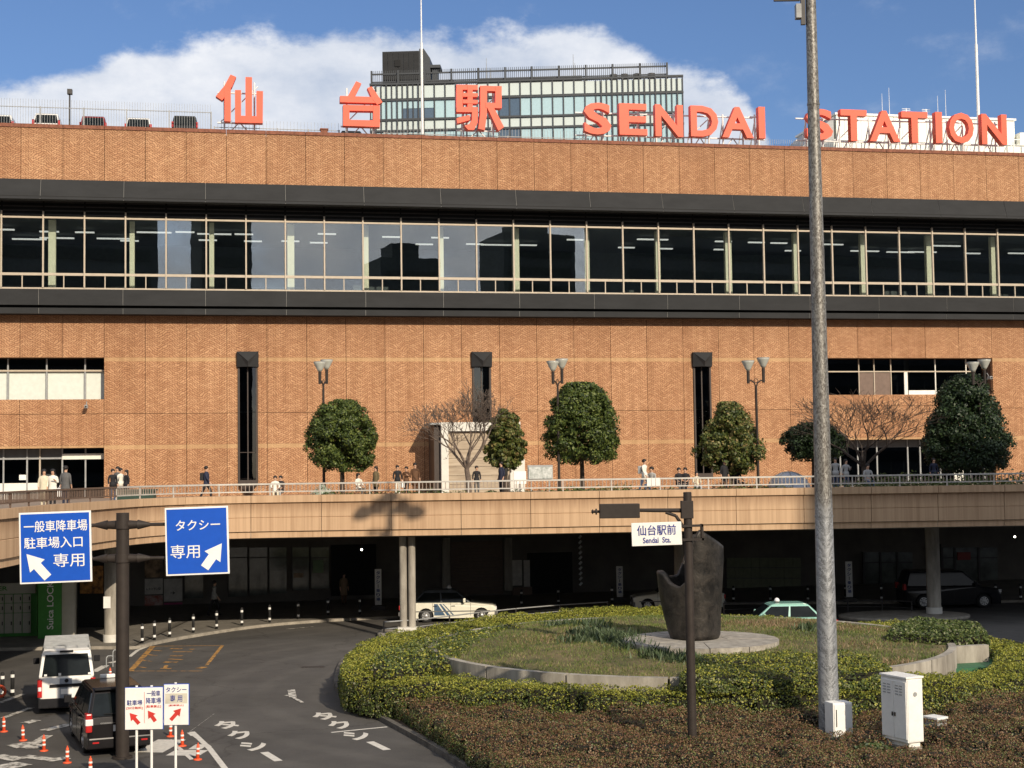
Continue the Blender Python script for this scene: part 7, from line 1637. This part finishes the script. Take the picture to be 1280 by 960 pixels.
# ------------------------------------------------------------------ trees on the deck
M['bark'] = mat('grey_brown_bark', (.06, .045, .035), .9, var=.3, scale=9, bump=.5)
M['barkb'] = mat('pale_bark', (.13, .10, .08), .9, var=.3, scale=7, bump=.4)
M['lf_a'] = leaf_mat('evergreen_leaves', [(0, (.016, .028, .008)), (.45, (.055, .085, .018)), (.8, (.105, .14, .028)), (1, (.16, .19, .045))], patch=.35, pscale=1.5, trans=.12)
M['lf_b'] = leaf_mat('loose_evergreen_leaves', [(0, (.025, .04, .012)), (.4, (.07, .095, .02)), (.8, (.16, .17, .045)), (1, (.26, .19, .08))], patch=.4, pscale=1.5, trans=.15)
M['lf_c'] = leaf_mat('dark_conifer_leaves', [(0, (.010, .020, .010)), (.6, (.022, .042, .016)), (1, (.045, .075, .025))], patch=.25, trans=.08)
def crown_tree(label, px, Y, ytop, ybot, hwpx, shape, mt, n_clump, leaf, dens=1.0, trunks=1, ragged=.12, zlift=0, seed=1):
    base = deckpt(px, Y); k = Y / FPX; zt = DY(px, ytop, Y).z - base.z; zbm = DY(px, ybot, Y).z - base.z; hw_ = hwpx * k; Hc = zt - zbm
    t = thing('tree', label, 'tree', base); r = np.random.default_rng(seed)
    prof = {'round': [(0, .55), (.12, .85), (.3, 1.0), (.5, .97), (.7, .84), (.86, .6), (.96, .32), (1, .1)], 'dome': [(0, .62), (.1, .9), (.25, 1.0), (.5, .93), (.75, .75), (.9, .5), (1, .15)], 'cone': [(0, .5), (.08, .85), (.2, 1.0), (.4, .86), (.6, .74), (.8, .52), (.93, .3), (1, .08)],
            'flat': [(0, .35), (.15, .8), (.4, 1.0), (.7, .85), (.9, .5), (1, .1)], 'loose': [(0, .35), (.1, .8), (.3, 1.0), (.45, .82), (.6, .72), (.8, .52), (1, .12)]}[shape]
    pu = [p[0] for p in prof]; pr = [p[1] for p in prof]
    # clumps on and near the crown surface
    cu = r.uniform(0, 1, n_clump); ca = r.uniform(0, 2 * math.pi, n_clump); rad = np.interp(cu, pu, pr) * hw_
    rr_ = rad * np.clip(1 - ragged * 2 * r.random(n_clump) ** 2 - .10, .3, 1) ; cs = hw_ * r.uniform(.13, .24, n_clump)
    topm = r.random(n_clump) < .18; rr_ = np.where(topm, rad * np.sqrt(r.random(n_clump)) * .8, rr_)
    cc = np.stack([rr_ * np.cos(ca), rr_ * np.sin(ca), zbm + cu * Hc], 1)
    per = int(95 * dens); V = []; 
    dirs = r.normal(size=(n_clump, per, 3)); dirs /= np.linalg.norm(dirs, axis=2)[..., None]
    out = np.stack([np.cos(ca), np.sin(ca), .5 + 0 * ca], 1); out /= np.linalg.norm(out, axis=1)[:, None]
    flip = (dirs * out[:, None, :]).sum(2) < -.35; dirs[flip] *= -1
    P = cc[:, None, :] + dirs * (cs[:, None, None] * r.uniform(.55, 1.05, (n_clump, per, 1))) * np.array([1, 1, .8]); P = P.reshape(-1, 3); Nn = dirs.reshape(-1, 3)
    P[:, 2] = np.clip(P[:, 2], zbm - .1, zt + .1)
    V, Q = leaves(P, Nn, leaf, tilt=.5)
    cr_ = np_mesh('crown', V, Q, mt, t); cr_['kind'] = 'stuff'
    # shaded leaf mass inside
    m_ = 2600; iu = r.uniform(.05, .92, m_); ia = r.uniform(0, 2 * math.pi, m_); ir = np.interp(iu, pu, pr) * hw_ * .78 * np.sqrt(r.random(m_)); P = np.stack([ir * np.cos(ia), ir * np.sin(ia), zbm + iu * Hc], 1)
    V, Q = leaves(P, r.normal(size=(m_, 3)), leaf * 2.0, tilt=1); ic = np_mesh('inner_crown', V, Q, mt, t); ic['kind'] = 'stuff'
    w = MB()
    for q in range(trunks):
        x = (q - (trunks - 1) / 2) * .5; w.path([(x, 0, -.02), (x * .9, 0, zbm * .6), (x * .4, .02, zbm + Hc * .3), (0, 0, zbm + Hc * .7)], [.15, .12, .09, .03], 10)
        for j in range(7):
            a = j * 2.4 + q; z0 = zbm + Hc * (.02 + .07 * j); w.path([(x * .4, 0, z0), (hw_ * .35 * math.cos(a), hw_ * .35 * math.sin(a), z0 + Hc * .12), (hw_ * .7 * math.cos(a), hw_ * .7 * math.sin(a), z0 + Hc * .22)], [.06, .04, .015], 6)
    obj('trunk', w, M['bark'], t)
    return t
crown_tree('round clipped evergreen tree on the deck, left of the bare tree', 428, 78, 502, 587, 44, 'round', M['lf_a'], 260, .065, seed=3, trunks=1)
crown_tree('large clipped dome-shaped evergreen behind the middle twin lamp', 728, 78, 481, 578, 48, 'dome', M['lf_a'], 300, .068, seed=4)
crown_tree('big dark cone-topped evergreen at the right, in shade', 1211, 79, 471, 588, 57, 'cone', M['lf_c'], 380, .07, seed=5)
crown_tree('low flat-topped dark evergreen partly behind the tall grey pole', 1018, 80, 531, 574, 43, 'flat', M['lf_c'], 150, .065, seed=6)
crown_tree('loose light green evergreen in front of the right slot window', 914, 77, 505, 590, 46, 'loose', M['lf_b'], 170, .075, seed=7, ragged=.3)
crown_tree('narrow evergreen tree in front of the white kiosk', 632, 79, 514, 586, 27, 'dome', M['lf_b'], 110, .075, seed=8, ragged=.3)
def bare_tree(label, px, Y, ytop, spread_px, seed, mt):
    base = deckpt(px, Y); k = Y / FPX; Ht_ = DY(px, ytop, Y).z - base.z; t = thing('bare_tree', label, 'tree', base); r = random.Random(seed); segs = []
    sp = spread_px * k
    def grow(p, d, L_, r0, lvl):
        n = 3; pts = [p]; dd = d.copy()
        for i in range(n):
            dd = (dd + Vector((r.uniform(-.2, .2), r.uniform(-.2, .2), r.uniform(-.05, .12)))).normalized(); pts.append(pts[-1] + dd * L_ / n)
        r1 = r0 * .72; segs.append((pts, [r0 + (r1 - r0) * i / n for i in range(n + 1)], lvl))
        if lvl >= 6: return
        kids = (5, 3, 3, 3, 3, 2)[lvl]
        for q in range(kids):
            a = 2 * math.pi * (q + r.random() * .8) / kids; tilt = r.uniform(.35, .75) if lvl else r.uniform(.35, .8)
            s_ = dd.orthogonal().normalized(); b = dd.cross(s_); nd = (dd * math.cos(tilt) + (s_ * math.cos(a) + b * math.sin(a)) * math.sin(tilt)); nd.z += .13; nd.normalize()
            st = pts[-1] if q < 2 or lvl == 0 else pts[2]
            grow(st, nd, L_ * r.uniform(.62, .84) * (1.35 if lvl == 0 else 1), max(.013, r1 * r.uniform(.58, .74)), lvl + 1)
    grow(Vector((0, 0, 0)), Vector((0, 0, 1)), Ht_ * .2, .17, 0)
    allp = [p for sg in segs for p in sg[0]]; mz = max(p.z for p in allp); mxx = sorted(abs(p.x) for p in allp)[int(len(allp) * .965)]; f = sp / mxx; fz = Ht_ / mz
    tr = MB(); tw_ = MB()
    for pts, rs, lvl in segs:
        pts = [Vector((p.x * f, p.y * f, p.z * fz)) for p in pts]; (tr if lvl < 3 else tw_).path(pts, rs, 8 if lvl < 3 else 3)
    obj('trunk', tr, mt, t, fix=False); o = obj('twigs', tw_, mt, t, fix=False); o['kind'] = 'stuff'
    return t
bare_tree('bare winter tree with spreading twigs in front of the white kiosk', 586, 76.5, 472, 66, 11, M['barkb'])
bare_tree('bare winter tree on the deck just right of the tall grey pole', 1083, 77, 484, 78, 17, M['bark'])
# twin street lamps on the deck
M['lampg'] = mat('frosted_lamp_glass', (.46, .47, .42), .2, var=.08, spec=.7)
def lamp(label, px, Y, ytop, rot):
    base = deckpt(px, Y); zt = DY(px, ytop, Y).z - base.z
    t = thing('street_lamp', label, 'street lamp', base, rot, 'twin-headed lamps on the deck')
    zc = zt - 1.55
    obj('pole', MB().tube((0, 0, 0), (0, 0, .8), .10, .10, 12).tube((0, 0, .8), (0, 0, zc), .075, .06, 12), M['brown'], t)
    for sx, dz_ in ((-1, 0), (1, .16)):
        a = MB().path([(0, 0, zc - .05), (sx * .08, 0, zc + .22), (sx * .26, 0, zc + .36), (sx * .42, 0, zc + .34)], .035, 8); a.tube((sx * .42, 0, zc + .2 + dz_ * .3), (sx * .42, 0, zc + .85 + dz_), .075, .085, 10)
        ar = obj('arm', a, M['brown'], t)
        obj('lamp_shade', MB().lathe([(.09, 0), (.16, .12), (.30, .40), (.33, .46), (.33, .50), (.0, .52)], (sx * .42, 0, zc + .86 + dz_), 16), M['lampg'], ar)
        obj('shade_cap', MB().lathe([(.34, 0), (.34, .03)], (sx * .42, 0, zc + 1.36 + dz_), 16), M['steelg'], ar)
    obj('ring', MB().path([(.11 * math.cos(a), 0, zc + .34 + .11 * math.sin(a)) for a in [i * math.pi / 7 for i in range(15)]], .018, 6), M['brown'], t)
lamp('twin street lamp seen edge-on beside the leftmost round tree', 405, 79, 449, 1.25); lamp('twin street lamp in front of the large dome-shaped evergreen', 699, 77, 448, .95); lamp('twin street lamp beside the loose evergreen near the tall pole', 948, 77, 447, .2); lamp('twin street lamp rising behind the dark cone-topped tree', 1228, 78, 449, .5)
# low planting along the deck edge and around the trees
def onedge(px0, px1, Y, u, x, y):
    if Y > 70: return x, y
    s0_, s1_ = e_at_px(px0), e_at_px(px1); q = [epos(s0_ + (s1_ - s0_) * k, -.36 - RNG.random() * .45) for k in u]
    return np.array([v.x for v in q]), np.array([v.y for v in q])
def strip(label, px0, px1, Y, h, n, mt, size=.06):
    a = deckpt(px0, Y); b = deckpt(px1, Y); u = RNG.random(n); x = a.x + (b.x - a.x) * u; y = Y + RNG.uniform(-.35, .35, n); x, y = onedge(px0, px1, Y, u, x, y); z = DECK + .05 + np.abs(RNG.normal(size=n)) * h * .45
    z = np.minimum(z, DECK + h * (1 + .4 * np.sin(x * 3) * np.cos(x * 1.7)))
    V, Q = leaves(np.stack([x, y, z], 1), np.tile([0, -.5, .8], (n, 1)), size, tilt=.9); o = np_mesh('planting', V, Q, mt); o['kind'] = 'stuff'; tag(o, label, 'plants')
strip('low green planting along the deck kerb, left to centre', 395, 640, 66.5, .48, 3200, M['leafd']); strip('low green planting along the deck kerb, centre to pole', 640, 1010, 66.9, .48, 4600, M['leafd']); strip('low planting on the deck kerb right of the tall pole', 1040, 1290, 67.9, .55, 4200, M['leafd'])
strip('bushy planting round the feet of the trees left of the kiosk', 400, 500, 76.0, .55, 900, M['leafb']); strip('bushy planting in the tree bed right of centre', 700, 790, 76.5, .5, 1300, M['leafd']); strip('bushy planting below the loose evergreen', 890, 960, 76.2, .55, 1200, M['leafb']); strip('bushy planting behind the railing at right', 1070, 1280, 76.5, .85, 3600, M['leafd'], .07)
b = deckpt(403, 68.5); n = 420; a = RNG.uniform(0, 2 * math.pi, n); rr = RNG.random(n) * .55; x = b.x + rr * np.cos(a); y = b.y + rr * np.sin(a); z = b.z + .1 + RNG.random(n) * .8 * (1 - rr)
V, Q = leaves(np.stack([x, y, z], 1), np.stack([np.cos(a), np.sin(a), 1 + 0 * a], 1), .12, aspect=.25, tilt=.4); o = np_mesh('agave_plant', V, Q, leaf_mat('pale_agave', [(0, (.25, .32, .22)), (1, (.55, .60, .48))], patch=.2)); o['kind'] = 'stuff'; tag(o, 'pale spiky plant behind the railing at the foot of the left twin lamp', 'plant')
# security cameras on the facade
for px, py, d0_, lb in ((108, 508, .3, 'small white security camera under the left blind window'), (1236, 472, .6, 'small dark security camera in the right window recess')):
    s, z = FP(px, py, d0_); t = thing('security_camera', lb, 'camera', local(s, -d0_, z), TH)
    obj('housing', MB().box(-.09, .09, -.35, .1, -.12, .08), M['steelg'], t, bevel=.02); obj('lens', MB().tube((0, -.36, -.02), (0, -.4, -.02), .05, n=10), M['black'], t); obj('bracket', MB().tube((0, 0, .08), (0, .2, .3), .025, n=6).tube((0, .2, .3), (0, d0_ + .05, .3), .025, n=6), M['steelg'], t)
